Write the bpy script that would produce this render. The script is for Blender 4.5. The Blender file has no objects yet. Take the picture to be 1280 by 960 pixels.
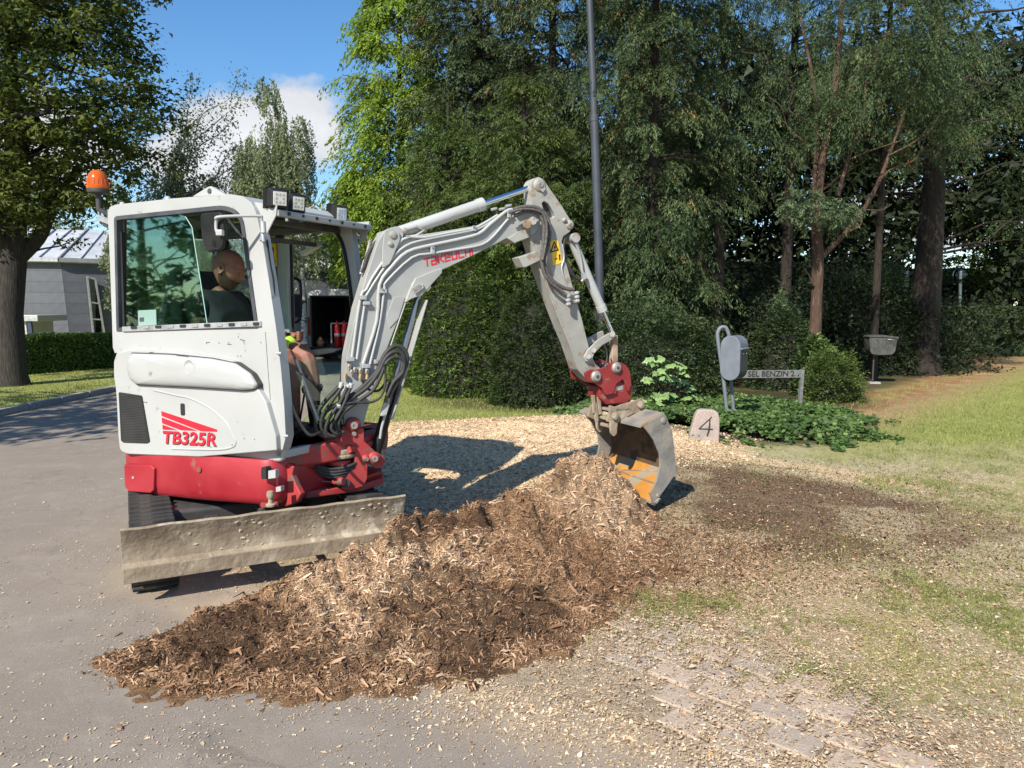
import bpy, bmesh, math, random
import numpy as np
from mathutils import Vector, Matrix
from mathutils.geometry import tessellate_polygon
random.seed(7); rng = np.random.default_rng(7)
SC = bpy.context.scene; COL = SC.collection
# ------------------------------------------------------------------ camera, sky, sun, exposure
CAM_H = 1.70; FPX = 925.0; PITCH = math.atan(95/925)
cam = bpy.data.objects.new('camera', bpy.data.cameras.new('camera')); COL.objects.link(cam)
cam.location = (0, 0, CAM_H); cam.rotation_euler = (math.pi/2-PITCH, 0, 0)
cam.data.sensor_width = 36; cam.data.lens = 36*FPX/1280; cam.data.clip_end = 3000; cam.data.clip_start = .05
SC.camera = cam
SHX, SHY = .565, 1.05                                  # a shadow's run along x and y for each metre of height
SUN_EL = math.atan(1/math.hypot(SHX, SHY)); SUN_AZ = math.atan2(-SHX, -SHY)
SUN_STRENGTH = 5.0; SKY_STRENGTH = .085
sun = bpy.data.objects.new('sun', bpy.data.lights.new('sun', 'SUN')); COL.objects.link(sun)
sun.data.energy = SUN_STRENGTH; sun.data.angle = math.radians(.53); sun.data.color = (1, .95, .86)
sun.rotation_euler = Vector((SHX, SHY, -1)).to_track_quat('-Z', 'Y').to_euler()
SC.view_settings.view_transform = 'Standard'; SC.view_settings.look = 'None'
SC.view_settings.exposure = 0.50; SC.view_settings.gamma = 1
W = bpy.data.worlds.new('World'); SC.world = W; W.use_nodes = True
nt = W.node_tree; nt.nodes.clear(); N = nt.nodes.new; L = nt.links.new
sky = N('ShaderNodeTexSky'); sky.sky_type = 'NISHITA'; sky.sun_disc = False
sky.sun_elevation = SUN_EL; sky.sun_rotation = SUN_AZ % (2*math.pi)
sky.air_density = 1.0; sky.dust_density = .35; sky.ozone_density = 2.6
hs = N('ShaderNodeHueSaturation'); hs.inputs['Saturation'].default_value = 1.24; hs.inputs['Value'].default_value = 1.5
L(sky.outputs[0], hs.inputs['Color'])
tc = N('ShaderNodeTexCoord')
def wmath(op, a, b=None, c=None):
    n = N('ShaderNodeMath'); n.operation = op
    for i, v in enumerate((a, b, c)):
        if v is None: continue
        if isinstance(v, (int, float)): n.inputs[i].default_value = v
        else: L(v, n.inputs[i])
    return n.outputs[0]
sx = N('ShaderNodeSeparateXYZ'); L(tc.outputs['Generated'], sx.inputs[0])
nz = N('ShaderNodeTexNoise'); nz.inputs['Scale'].default_value = 7; nz.inputs['Detail'].default_value = 9; nz.inputs['Roughness'].default_value = .62
nmap = N('ShaderNodeMapping'); nmap.inputs['Scale'].default_value = (1, 1, 1.9); L(tc.outputs['Generated'], nmap.inputs[0]); L(nmap.outputs[0], nz.inputs[0])
def lobe(dx, dz, rx, rz):                             # a cloud bank round a compass direction (tan azimuth) and height (tan elevation)
    u = wmath('DIVIDE', sx.outputs[0], sx.outputs[1]); v = wmath('DIVIDE', sx.outputs[2], sx.outputs[1])
    a = wmath('DIVIDE', wmath('SUBTRACT', u, dx), rx); b = wmath('DIVIDE', wmath('SUBTRACT', v, dz), rz)
    r = wmath('SQRT', wmath('ADD', wmath('MULTIPLY', a, a), wmath('MULTIPLY', b, b)))
    o = wmath('SUBTRACT', 1.0, r); return wmath('MULTIPLY', o, wmath('GREATER_THAN', sx.outputs[1], 0))
l1 = wmath('MAXIMUM', lobe(-.34, .225, .16, .068), lobe(-.275, .235, .095, .078))
l1 = wmath('MAXIMUM', l1, lobe(-.40, .19, .12, .085))
l1 = wmath('MAXIMUM', l1, lobe(-.60, .22, .10, .10))
l1 = wmath('MAXIMUM', l1, lobe(-.36, .115, .19, .05))
l1 = wmath('MAXIMUM', l1, lobe(-.19, .10, .06, .045)); l1 = wmath('MAXIMUM', l1, lobe(-.25, .23, .05, .06))
l1 = wmath('MAXIMUM', l1, lobe(.62, .12, .3, .06))
cm = wmath('ADD', wmath('MULTIPLY', l1, .9), wmath('MULTIPLY', wmath('SUBTRACT', nz.outputs[0], .5), 1.5))
mr = N('ShaderNodeMapRange'); mr.inputs['From Min'].default_value = .14; mr.inputs['From Max'].default_value = .42; L(cm, mr.inputs[0]); mr.clamp = True
cl = N('ShaderNodeMapRange'); cl.inputs['From Min'].default_value = .1; cl.inputs['From Max'].default_value = .9; cl.inputs['To Min'].default_value = .74; cl.inputs['To Max'].default_value = 1.0; L(cm, cl.inputs[0])
cc = N('ShaderNodeVectorMath'); cc.operation = 'SCALE'; cc.inputs[0].default_value = (7.6, 7.8, 8.2); L(cl.outputs[0], cc.inputs['Scale'])
mx = N('ShaderNodeMix'); mx.data_type = 'RGBA'; L(mr.outputs[0], mx.inputs[0]); L(hs.outputs[0], mx.inputs[6]); L(cc.outputs[0], mx.inputs[7])
bg = N('ShaderNodeBackground'); bg.inputs['Strength'].default_value = SKY_STRENGTH; L(mx.outputs[2], bg.inputs[0])
wo = N('ShaderNodeOutputWorld'); L(bg.outputs[0], wo.inputs[0])

# ------------------------------------------------------------------ geometry helpers
def ray(px, py):
    x = (px-640)/FPX; y = -(py-480)/FPX
    return np.array([x, math.cos(PITCH)+y*math.sin(PITCH), -math.sin(PITCH)+y*math.cos(PITCH)])
def gp(px, py, z=0.0):                                # where a sight line of the photograph meets the ground
    d = ray(px, py); t = (z-CAM_H)/d[2]; return (d[0]*t, d[1]*t)
def dp(px, py, D):                                    # the point of a sight line at depth D
    d = ray(px, py); t = D/d[1]; return Vector((d[0]*t, D, CAM_H+d[2]*t))
class Frame:                                          # s along a heading, w to its left, z up
    def __init__(f, o, az):
        f.o = np.array(o, float); a = math.radians(az); f.u = np.array([math.cos(a), math.sin(a)]); f.n = np.array([-math.sin(a), math.cos(a)])
    def P(f, s, w, z):
        q = f.o+f.u*s+f.n*w; return Vector((q[0], q[1], z))
    def at(f, px, py, w):
        d = ray(px, py); O = f.o+f.n*w; t = (O@f.n)/(d[:2]@f.n); Q = d*t
        return (float((Q[:2]-f.o)@f.u), float(CAM_H+Q[2]))
    def W(f, px, py, w):
        s, z = f.at(px, py, w); return f.P(s, w, z)
    def poly(f, pts, w): return [f.at(x, y, w) for x, y in pts]
ID = Frame((0, 0), 0)
WL = {}                                               # world places of objects that parent others
def wl(o): return WL.get(o.name, Vector((0, 0, 0)))
def link(o, parent, origin):
    COL.objects.link(o)
    if parent is not None:
        o.parent = parent; o.location = origin-wl(parent)
    else: o.location = origin
    WL[o.name] = origin.copy()
    return o
def tag(o, label=None, cat=None, group=None, kind=None):
    if label: o['label'] = label
    if cat: o['category'] = cat
    if group: o['group'] = group
    if kind: o['kind'] = kind
    return o
def thing(name, loc, label, cat, group=None):
    o = bpy.data.objects.new(name, None); o.empty_display_size = .2
    link(o, None, Vector(loc)); return tag(o, label, cat, group)
def smooth_path(pts, n=6):
    if len(pts) < 3: return [Vector(p) for p in pts]
    P = [Vector(p) for p in pts]; P = [P[0]*2-P[1]]+P+[P[-1]*2-P[-2]]; out = []
    for i in range(1, len(P)-2):
        for k in range(n):
            t = k/n; a, b, c, d = P[i-1:i+3]
            out.append(.5*((2*b)+(c-a)*t+(2*a-5*b+4*c-d)*t*t+(3*b-a-3*c+d)*t**3))
    out.append(P[-2]); return out
class MB:
    def __init__(s): s.v = []; s.f = []; s.m = []; s.cur = 0
    def add(s, vs, fs):
        b = len(s.v); s.v += [Vector(v) for v in vs]; s.f += [[b+i for i in f] for f in fs]; s.m += [s.cur]*len(fs); return s
    def box(s, fr, s0, s1, w0, w1, z0, z1):
        vs = [fr.P(a, b, c) for a in (s0, s1) for b in (w0, w1) for c in (z0, z1)]
        return s.add(vs, [(0, 1, 3, 2), (4, 6, 7, 5), (0, 4, 5, 1), (2, 3, 7, 6), (0, 2, 6, 4), (1, 5, 7, 3)])
    def obox(s, c, ax, ay, az):                       # centre and three half axes
        c, ax, ay, az = map(Vector, (c, ax, ay, az))
        vs = [c+ax*a+ay*b+az*d for a in (-1, 1) for b in (-1, 1) for d in (-1, 1)]
        return s.add(vs, [(0, 1, 3, 2), (4, 6, 7, 5), (0, 4, 5, 1), (2, 3, 7, 6), (0, 2, 6, 4), (1, 5, 7, 3)])
    def bar(s, a, b, w, t, up=(0, 0, 1)):             # a flat bar between two points
        a, b = Vector(a), Vector(b); d = (b-a); x = d.normalized(); y = x.cross(Vector(up)).normalized(); z = y.cross(x)
        return s.obox((a+b)/2, d/2, y*w/2, z*t/2)
    def tube(s, pts, r, seg=8, cap=True):
        pts = [Vector(p) for p in pts]; n = len(pts); rs = r if isinstance(r, (list, tuple)) else [r]*n
        if len(rs) != n: rs = list(np.interp(np.linspace(0, 1, n), np.linspace(0, 1, len(rs)), rs))
        vs = []; prev = None
        for i, p in enumerate(pts):
            d = (pts[min(i+1, n-1)]-pts[max(i-1, 0)]).normalized()
            if prev is None: u = d.orthogonal().normalized()
            else:
                u = prev-d*prev.dot(d); u = u.normalized() if u.length > 1e-6 else d.orthogonal().normalized()
            prev = u; w = d.cross(u)
            vs += [p+(u*math.cos(2*math.pi*k/seg)+w*math.sin(2*math.pi*k/seg))*rs[i] for k in range(seg)]
        fs = [(i*seg+k, i*seg+(k+1) % seg, (i+1)*seg+(k+1) % seg, (i+1)*seg+k) for i in range(n-1) for k in range(seg)]
        if cap: fs += [tuple(range(seg))[::-1], tuple((n-1)*seg+k for k in range(seg))]
        return s.add(vs, fs)
    def cyl(s, a, b, r, seg=16, r2=None): return s.tube([a, b], [r, r if r2 is None else r2], seg)
    def prism(s, fr, poly, w0, w1, holes=()):         # poly of (s,z), pushed along w
        loops = [list(poly)]+[list(h) for h in holes]
        tri = tessellate_polygon([[Vector((a, b, 0)) for a, b in lp] for lp in loops]); flat = [p for lp in loops for p in lp]; n = len(flat)
        ar = sum(poly[i][0]*poly[(i+1) % len(poly)][1]-poly[(i+1) % len(poly)][0]*poly[i][1] for i in range(len(poly)))
        vs = [fr.P(a, w0, b) for a, b in flat]+[fr.P(a, w1, b) for a, b in flat]; fs = []
        if not holes: fs = [tuple(range(n)), tuple(range(2*n-1, n-1, -1))]
        else:
            fs += [tuple(t) for t in tri]+[tuple(i+n for i in t[::-1]) for t in tri]
        k = 0
        for lp in loops:
            m = len(lp)
            fs += [(k+i, k+n+i, k+n+(i+1) % m, k+(i+1) % m) for i in range(m)]; k += m
        return s.add(vs, fs)
    def plan(s, fr, poly, z0, z1, poly2=None):        # poly of (s,w), pushed up
        n = len(poly); p2 = poly2 or poly
        vs = [fr.P(a, b, z0) for a, b in poly]+[fr.P(a, b, z1) for a, b in p2]
        fs = [tuple(range(n))[::-1], tuple(range(n, 2*n))]+[(i, (i+1) % n, n+(i+1) % n, n+i) for i in range(n)]
        return s.add(vs, fs)
    def lathe(s, base, axis, prof, seg=20):           # prof of (distance along axis, radius)
        base = Vector(base); axis = Vector(axis).normalized()
        pts = [base+axis*d for d, r in prof]; u = axis.orthogonal().normalized(); w = axis.cross(u); vs = []
        for p, (d, r) in zip(pts, prof): vs += [p+(u*math.cos(2*math.pi*k/seg)+w*math.sin(2*math.pi*k/seg))*max(r, 1e-4) for k in range(seg)]
        n = len(prof); fs = [(i*seg+k, i*seg+(k+1) % seg, (i+1)*seg+(k+1) % seg, (i+1)*seg+k) for i in range(n-1) for k in range(seg)]
        fs += [tuple(range(seg))[::-1], tuple((n-1)*seg+k for k in range(seg))]
        return s.add(vs, fs)
    def build(s, name, mat, parent=None, bevel=0, seg=2, smooth=True, angle=38, label=None, origin=None):
        me = bpy.data.meshes.new(name); lo = Vector([min(v[i] for v in s.v) for i in range(3)]); hi = Vector([max(v[i] for v in s.v) for i in range(3)])
        o0 = origin if origin is not None else Vector(((lo.x+hi.x)/2, (lo.y+hi.y)/2, lo.z if parent is None else (lo.z+hi.z)/2))
        me.from_pydata([v-o0 for v in s.v], [], s.f)
        for m in (mat if isinstance(mat, list) else [mat]): me.materials.append(m)
        if isinstance(mat, list): me.polygons.foreach_set('material_index', s.m)
        bm = bmesh.new(); bm.from_mesh(me); bmesh.ops.recalc_face_normals(bm, faces=bm.faces); bm.to_mesh(me); bm.free()
        if smooth:
            me.polygons.foreach_set('use_smooth', [True]*len(me.polygons)); me.set_sharp_from_angle(angle=math.radians(angle))
        o = bpy.data.objects.new(name, me); link(o, parent, o0)
        if bevel:
            b = o.modifiers.new('bevel', 'BEVEL'); b.width = bevel; b.segments = seg; b.limit_method = 'ANGLE'; b.angle_limit = math.radians(35); b.use_clamp_overlap = True
            wn = o.modifiers.new('wn', 'WEIGHTED_NORMAL'); wn.keep_sharp = False; wn.weight = 80
        if label: o['label'] = label
        return o
def np_mesh(name, V, F, mat, parent=None, attr=None, origin=None, smooth=False, colors=None):
    V = np.asarray(V, float); F = np.asarray(F, np.int32); k = F.shape[1]
    if origin is None:
        lo, hi = V.min(0), V.max(0); origin = Vector(((lo[0]+hi[0])/2, (lo[1]+hi[1])/2, lo[2]))
    V = V-np.array(origin)
    me = bpy.data.meshes.new(name); me.vertices.add(len(V)); me.vertices.foreach_set('co', V.ravel().astype(np.float32))
    me.loops.add(F.size); me.loops.foreach_set('vertex_index', F.ravel()); me.polygons.add(len(F))
    me.polygons.foreach_set('loop_start', np.arange(len(F), dtype=np.int32)*k)
    if smooth: me.polygons.foreach_set('use_smooth', np.ones(len(F), bool))
    me.update(calc_edges=True)
    if attr is not None:
        a = me.attributes.new('tint', 'FLOAT', 'FACE'); a.data.foreach_set('value', np.asarray(attr, np.float32))
    if colors is not None:
        a = me.attributes.new('ground', 'FLOAT_COLOR', 'POINT'); a.data.foreach_set('color', np.asarray(colors, np.float32).ravel())
    me.materials.append(mat)
    o = bpy.data.objects.new(name, me); return link(o, parent, Vector(origin))
def vnoise(x, y, seed=0):
    x = np.asarray(x, float)+seed*17.3; y = np.asarray(y, float)+seed*9.1
    xi = np.floor(x); yi = np.floor(y); fx = x-xi; fy = y-yi; fx = fx*fx*(3-2*fx); fy = fy*fy*(3-2*fy)
    def h(a, b):
        q = np.sin(a*127.1+b*311.7+seed*74.7)*43758.5453; return q-np.floor(q)
    return (h(xi, yi)*(1-fx)+h(xi+1, yi)*fx)*(1-fy)+(h(xi, yi+1)*(1-fx)+h(xi+1, yi+1)*fx)*fy
def fbm(x, y, seed=0, oct=4):
    o = 0; a = .5
    for i in range(oct): o = o+a*vnoise(x*2**i, y*2**i, seed+i); a *= .5
    return o/(1-.5**oct)
def sstep(a, b, x):
    t = np.clip((x-a)/(b-a), 0, 1); return t*t*(3-2*t)

# ------------------------------------------------------------------ materials
def new_mat(name):
    m = bpy.data.materials.new(name); m.use_nodes = True; t = m.node_tree; t.nodes.clear(); return m, t
def mat(name, c1, c2=None, rough=.6, metal=0.0, scale=4.0, detail=6, bump=0.0, bscale=None, c3=None, s3=1.0, t3=.55, spec=.5, coat=0, stretch=(1, 1, 1), lo=.35, hi=.65):
    m, t = new_mat(name); N = t.nodes.new; L = t.links.new
    b = N('ShaderNodeBsdfPrincipled'); o = N('ShaderNodeOutputMaterial'); L(b.outputs[0], o.inputs[0])
    b.inputs['Roughness'].default_value = rough; b.inputs['Metallic'].default_value = metal; b.inputs['Specular IOR Level'].default_value = spec; b.inputs['Coat Weight'].default_value = coat
    tc = N('ShaderNodeTexCoord'); mp = N('ShaderNodeMapping'); mp.inputs['Scale'].default_value = stretch; L(tc.outputs['Object'], mp.inputs[0])
    def noise(sc, d=6):
        n = N('ShaderNodeTexNoise'); n.inputs['Scale'].default_value = sc; n.inputs['Detail'].default_value = d; L(mp.outputs[0], n.inputs[0]); return n
    c2 = c2 or tuple(min(1, x*1.12) for x in c1)
    n = noise(scale, detail); r = N('ShaderNodeMapRange'); r.inputs['From Min'].default_value = lo; r.inputs['From Max'].default_value = hi; L(n.outputs[0], r.inputs[0])
    mix = N('ShaderNodeMix'); mix.data_type = 'RGBA'; mix.inputs[6].default_value = (*c1, 1); mix.inputs[7].default_value = (*c2, 1); L(r.outputs[0], mix.inputs[0])
    out = mix.outputs[2]
    if c3:
        n3 = noise(s3, 8); r3 = N('ShaderNodeMapRange'); r3.inputs['From Min'].default_value = t3; r3.inputs['From Max'].default_value = t3+.08; L(n3.outputs[0], r3.inputs[0])
        m3 = N('ShaderNodeMix'); m3.data_type = 'RGBA'; m3.inputs[7].default_value = (*c3, 1); L(out, m3.inputs[6]); L(r3.outputs[0], m3.inputs[0]); out = m3.outputs[2]
    L(out, b.inputs['Base Color'])
    if rough < .6:
        rn = N('ShaderNodeMapRange'); rn.inputs['To Min'].default_value = rough*.8; rn.inputs['To Max'].default_value = min(1, rough*1.45); L(n.outputs[0], rn.inputs[0]); L(rn.outputs[0], b.inputs['Roughness'])
    if bump:
        nb = noise(bscale or scale*3, 8); bp = N('ShaderNodeBump'); bp.inputs['Strength'].default_value = bump; bp.inputs['Distance'].default_value = .02; L(nb.outputs[0], bp.inputs['Height']); L(bp.outputs[0], b.inputs['Normal'])
    return m
def leaf_mat(name, cols, trans=.3, rough=.6, patch=None, pscale=.8, spec=.22):
    if trans: k_ = (1.32, 1.32, 1.0); cols = [tuple(a*b for a, b in zip(c, k_)) for c in cols]; patch = patch and tuple(a*b for a, b in zip(patch, k_))
    m, t = new_mat(name); N = t.nodes.new; L = t.links.new
    at = N('ShaderNodeAttribute'); at.attribute_name = 'tint'
    cr = N('ShaderNodeValToRGB'); L(at.outputs['Fac'], cr.inputs[0]); e = cr.color_ramp.elements
    while len(e) < len(cols): e.new(.5)
    for i, c in enumerate(cols): e[i].position = i/(len(cols)-1); e[i].color = (*c, 1)
    out = cr.outputs[0]
    if patch:
        tc = N('ShaderNodeTexCoord'); n = N('ShaderNodeTexNoise'); n.inputs['Scale'].default_value = pscale; n.inputs['Detail'].default_value = 3; L(tc.outputs['Object'], n.inputs[0])
        r = N('ShaderNodeMapRange'); r.inputs['From Min'].default_value = .45; r.inputs['From Max'].default_value = .65; L(n.outputs[0], r.inputs[0])
        mm = N('ShaderNodeMix'); mm.data_type = 'RGBA'; L(r.outputs[0], mm.inputs[0]); L(out, mm.inputs[6]); mm.inputs[7].default_value = (*patch, 1)
        m2 = N('ShaderNodeMix'); m2.data_type = 'RGBA'; m2.inputs[0].default_value = .55; L(out, m2.inputs[6]); L(mm.outputs[2], m2.inputs[7]); out = m2.outputs[2]
    b = N('ShaderNodeBsdfPrincipled'); b.inputs['Roughness'].default_value = rough; b.inputs['Specular IOR Level'].default_value = spec; L(out, b.inputs['Base Color'])
    o = N('ShaderNodeOutputMaterial')
    if trans:
        tr = N('ShaderNodeBsdfTranslucent'); L(out, tr.inputs[0]); mx = N('ShaderNodeMixShader'); mx.inputs[0].default_value = trans; L(b.outputs[0], mx.inputs[1]); L(tr.outputs[0], mx.inputs[2]); L(mx.outputs[0], o.inputs[0])
    else: L(b.outputs[0], o.inputs[0])
    return m
def glass_mat(name, tint, gloss=1.0):
    m, t = new_mat(name); N = t.nodes.new; L = t.links.new
    tr = N('ShaderNodeBsdfTransparent'); tr.inputs[0].default_value = (*tint, 1); g = N('ShaderNodeBsdfGlossy'); g.inputs['Roughness'].default_value = .02
    g.inputs[0].default_value = (.9, .95, .93, 1)
    fr = N('ShaderNodeFresnel'); fr.inputs[0].default_value = 1.5; k = N('ShaderNodeMath'); k.operation = 'MULTIPLY'; k.inputs[1].default_value = gloss; L(fr.outputs[0], k.inputs[0])
    mx = N('ShaderNodeMixShader'); L(k.outputs[0], mx.inputs[0]); L(tr.outputs[0], mx.inputs[1]); L(g.outputs[0], mx.inputs[2])
    o = N('ShaderNodeOutputMaterial'); L(mx.outputs[0], o.inputs[0]); return m
M = {}
M['white'] = mat('white_paint', (.39, .392, .372), (.435, .437, .417), rough=.36, scale=2.2, c3=(.27, .25, .215), s3=16, t3=.665, coat=.15)
M['offwhite'] = mat('boom_paint', (.31, .31, .29), (.39, .39, .365), rough=.45, scale=3, c3=(.33, .28, .22), s3=14, t3=.64, bump=.02)
M['armpaint'] = mat('arm_paint', (.28, .27, .24), (.37, .36, .32), rough=.5, scale=4, c3=(.27, .20, .14), s3=11, t3=.56, bump=.05)
M['red'] = mat('red_paint', (.31, .013, .022), (.38, .028, .036), rough=.42, scale=3, c3=(.26, .09, .075), s3=12, t3=.66, coat=.2)
M['redcast'] = mat('red_cast', (.33, .03, .03), (.42, .05, .045), rough=.6, scale=5, c3=(.17, .085, .065), s3=12, t3=.54, bump=.12)
M['coupler'] = mat('coupler_red', (.20, .02, .02), (.29, .03, .028), rough=.5, scale=6, c3=(.22, .13, .09), s3=16, t3=.57, bump=.15)
M['black'] = mat('black_plastic', (.012, .012, .012), (.022, .021, .02), rough=.45, scale=6, spec=.25)
M['rubber'] = mat('rubber', (.022, .021, .02), (.05, .045, .04), rough=.85, scale=7, c3=(.12, .10, .075), s3=5, t3=.55, bump=.25)
M['hose'] = mat('hose_rubber', (.018, .018, .018), (.045, .042, .038), rough=.55, scale=10)
M['seal'] = mat('window_seal', (.045, .048, .055), (.075, .078, .085), rough=.55, scale=9)
M['steelmud'] = mat('muddy_steel', (.21, .155, .105), (.34, .275, .19), rough=.85, scale=5, detail=10, c3=(.42, .36, .27), s3=9, t3=.57, bump=.55, bscale=22)
M['bucketsteel'] = mat('bucket_steel', (.17, .155, .135), (.32, .30, .265), rough=.7, metal=.15, scale=6, detail=10, c3=(.30, .225, .15), s3=6, t3=.52, bump=.25, bscale=25)
M['bucketshade'] = mat('bucket_inside_shade', (.085, .05, .028), (.17, .10, .05), rough=.75, scale=5, bump=.3, c3=(.05, .035, .025), s3=6, t3=.5)  # dark brown puts the shade of the bucket's upper inside into the colour
M['orange'] = mat('worn_orange', (.40, .17, .03), (.48, .22, .045), rough=.5, scale=9, c3=(.28, .24, .18), s3=5, t3=.54, bump=.1, spec=.4)
M['chrome'] = mat('chrome_rod', (.75, .75, .75), (.8, .8, .8), rough=.12, metal=1)
M['steel'] = mat('bare_steel', (.30, .28, .25), (.42, .40, .36), rough=.5, metal=.5, scale=15, c3=(.18, .13, .09), s3=20, t3=.57, bump=.15)
M['galv'] = mat('galvanised', (.42, .42, .41), (.55, .55, .54), rough=.45, metal=.6, scale=12)
M['dark'] = mat('dark_metal', (.035, .034, .033), (.06, .056, .05), rough=.6, scale=9)
M['interior'] = mat('cab_interior', (.10, .10, .10), (.14, .14, .135), rough=.8)
M['seat'] = mat('seat_fabric', (.025, .025, .027), (.045, .045, .05), rough=.9, scale=30)
M['decal'] = mat('red_decal', (.56, .012, .03), (.6, .02, .04), rough=.4)
M['yellow'] = mat('yellow_sticker', (.82, .48, .02), (.86, .52, .03), rough=.5)
M['ink'] = mat('black_ink', (.02, .02, .02), rough=.6)
M['paper'] = mat('pale_paper', (.22, .33, .28), rough=.8)
M['lens'] = mat('lamp_lens', (.75, .76, .78), (.9, .9, .92), rough=.15, metal=.6, scale=60)
M['glass'] = glass_mat('green_glass', (.74, .93, .85), .8)
M['glass2'] = glass_mat('clear_glass', (.86, .94, .91), .8)
M['asphalt'] = None
# ------------------------------------------------------------------ the ground
ROAD_R = [(3.2, 1.2), (1.6, 2.28), (.77, 2.73), (.37, 2.93), (-.14, 3.24), (-1.0, 3.75), (-1.75, 4.6), (-2.2, 6), (-2.9, 9), (-3.5, 14), (-4.0, 19), (-4.6, 30), (-5.5, 60)]
def road_right(y):
    ys = [p[1] for p in ROAD_R]; xs = [p[0] for p in ROAD_R]; return np.interp(y, ys, xs)
def road_left(y): return -8.05-.012*(np.asarray(y, float)-11)-.004*np.maximum(np.asarray(y, float)-14, 0)**1.5
def ell(x, y, cx, cy, rx, ry, ang=0):
    a = math.radians(ang); dx = x-cx; dy = y-cy; u = (dx*math.cos(a)+dy*math.sin(a))/rx; v = (-dx*math.sin(a)+dy*math.cos(a))/ry
    return np.sqrt(u*u+v*v)
RIDGE = np.array([(-1.70, 3.60, .0, .24, .12), (-1.60, 3.70, .06, .40, .18), (-1.46, 3.86, .12, .62, .22), (-1.15, 4.12, .21, .95, .28), (-.92, 4.30, .29, 1.15, .3), (-.62, 4.62, .34, 1.32, .35), (-.2, 5.0, .34, 1.15, .4), (.15, 5.35, .37, .80, .5), (.42, 5.56, .50, .66, .55), (.60, 5.66, .60, .54, .5), (.76, 5.74, .46, .36, .4), (.92, 5.82, .12, .2, .2)])
_t = np.linspace(0, len(RIDGE)-1, 240); RD = np.stack([np.interp(_t, np.arange(len(RIDGE)), RIDGE[:, k]) for k in range(5)], 1)
_g = np.gradient(RD[:, :2], axis=0); _g /= np.linalg.norm(_g, axis=1)[:, None]
def pile_h(x, y):
    x = np.asarray(x, float); y = np.asarray(y, float); sh = x.shape; x = x.ravel(); y = y.ravel(); H = np.zeros(len(x))
    NW = .92+.46*fbm(x*1.6, y*1.6, 6, 3)+.22*(fbm(x*7, y*7, 7, 2)-.5)+.12*(vnoise(x*24, y*24, 8)-.5)
    for a in range(0, len(x), 20000):
        X = x[a:a+20000, None]; Y = y[a:a+20000, None]; dx = X-RD[:, 0]; dy = Y-RD[:, 1]; d2 = np.sqrt(dx*dx+dy*dy)
        nw = NW[a:a+20000, None]; side = _g[:, 0]*dy-_g[:, 1]*dx                      # positive beyond the ridge
        w = np.where(side > 0, RD[:, 4], RD[:, 3])*nw; t = np.clip(1-d2/w, 0, 1)
        H[a:a+20000] = (RD[:, 2]*(t**1.08)).max(1)
    n = fbm(x*2.3, y*2.3, 3)-.5; n2 = fbm(x*9, y*9, 5)-.5
    rg = 1-2*np.abs(fbm(x*5.5, y*5.5, 9, 3)-.5)*2
    H = np.where(H > .004, H*(1+.75*n)+.13*n2*np.clip(H*5, 0, 1)+.055*(rg-.6)*np.clip(H*6, 0, 1)+.05*np.clip(H*8, 0, 1)*(vnoise(x*28, y*28, 4)-.5), H)
    return np.maximum(H, 0).reshape(sh)
def ground_h(x, y):
    x = np.asarray(x, float); y = np.asarray(y, float)
    h = .015*(fbm(x*1.3, y*1.3, 1)-.5)
    h = h+.30*np.exp(-ell(x, y, -.1, 8.6, 1.7, 2.2, 70)**2*1.1)*(.8+.5*fbm(x*2.2, y*2.2, 9))      # heap of pale sawdust
    h = h+.17*np.exp(-ell(x, y, 1.35, 9.6, 1.2, .8, 0)**2)
    h = h+.05*np.exp(-ell(x, y, 1.1, 5.95, .6, .45, 20)**4)                                      # lump under the bucket
    b = np.exp(-ell(x, y, 1.9, 6.0, 1.7, 1.35, -10)**4)*sstep(.9, 1.6, x)                                         # raked bare soil
    h = h+b*(.05+.05*(fbm(x*3, y*3, 12)-.5)+.02*(fbm(x*14, y*14, 13)-.5))
    h = h+.035*np.exp(-ell(x, y, 2.45, 7.45, .75, .14, -12)**2)
    off = sstep(-.1, .5, x-road_right(y))
    h = h*off+.012*(fbm(x*7, y*7, 21)-.5)*off
    h = h-.035*(1-sstep(-.35, .0, x-road_right(y)))*(x < road_right(y)+.05)
    verge = sstep(0, .25, road_left(y)-x); h = np.where(x < road_left(y)+.1, verge*.11+.0*h-.035*(1-verge), h)
    return h
def full_h(x, y): return np.maximum(ground_h(x, y), pile_h(x, y))
def grid_np(xs, ys):
    X, Y = np.meshgrid(xs, ys); nx, ny = len(xs), len(ys); i = np.arange(nx*ny).reshape(ny, nx)
    F = np.stack([i[:-1, :-1], i[:-1, 1:], i[1:, 1:], i[1:, :-1]], -1).reshape(-1, 4); return X.ravel(), Y.ravel(), F
def mixc(a, b, t): t = np.asarray(t)[:, None]; return a*(1-t)+np.array(b)*t
C_GRASS = (.29, .30, .09); C_DRY = (.47, .385, .235); C_SAW = (.70, .50, .30); C_SOIL = (.155, .10, .06); C_SAND = (.40, .305, .205); C_DARK = (.10, .085, .04); C_NEEDLE = (.30, .14, .075)
def edge_y(x): return np.where(x > 5.3, 12.6+1.13*(np.asarray(x, float)-5.3), 13.2)
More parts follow.
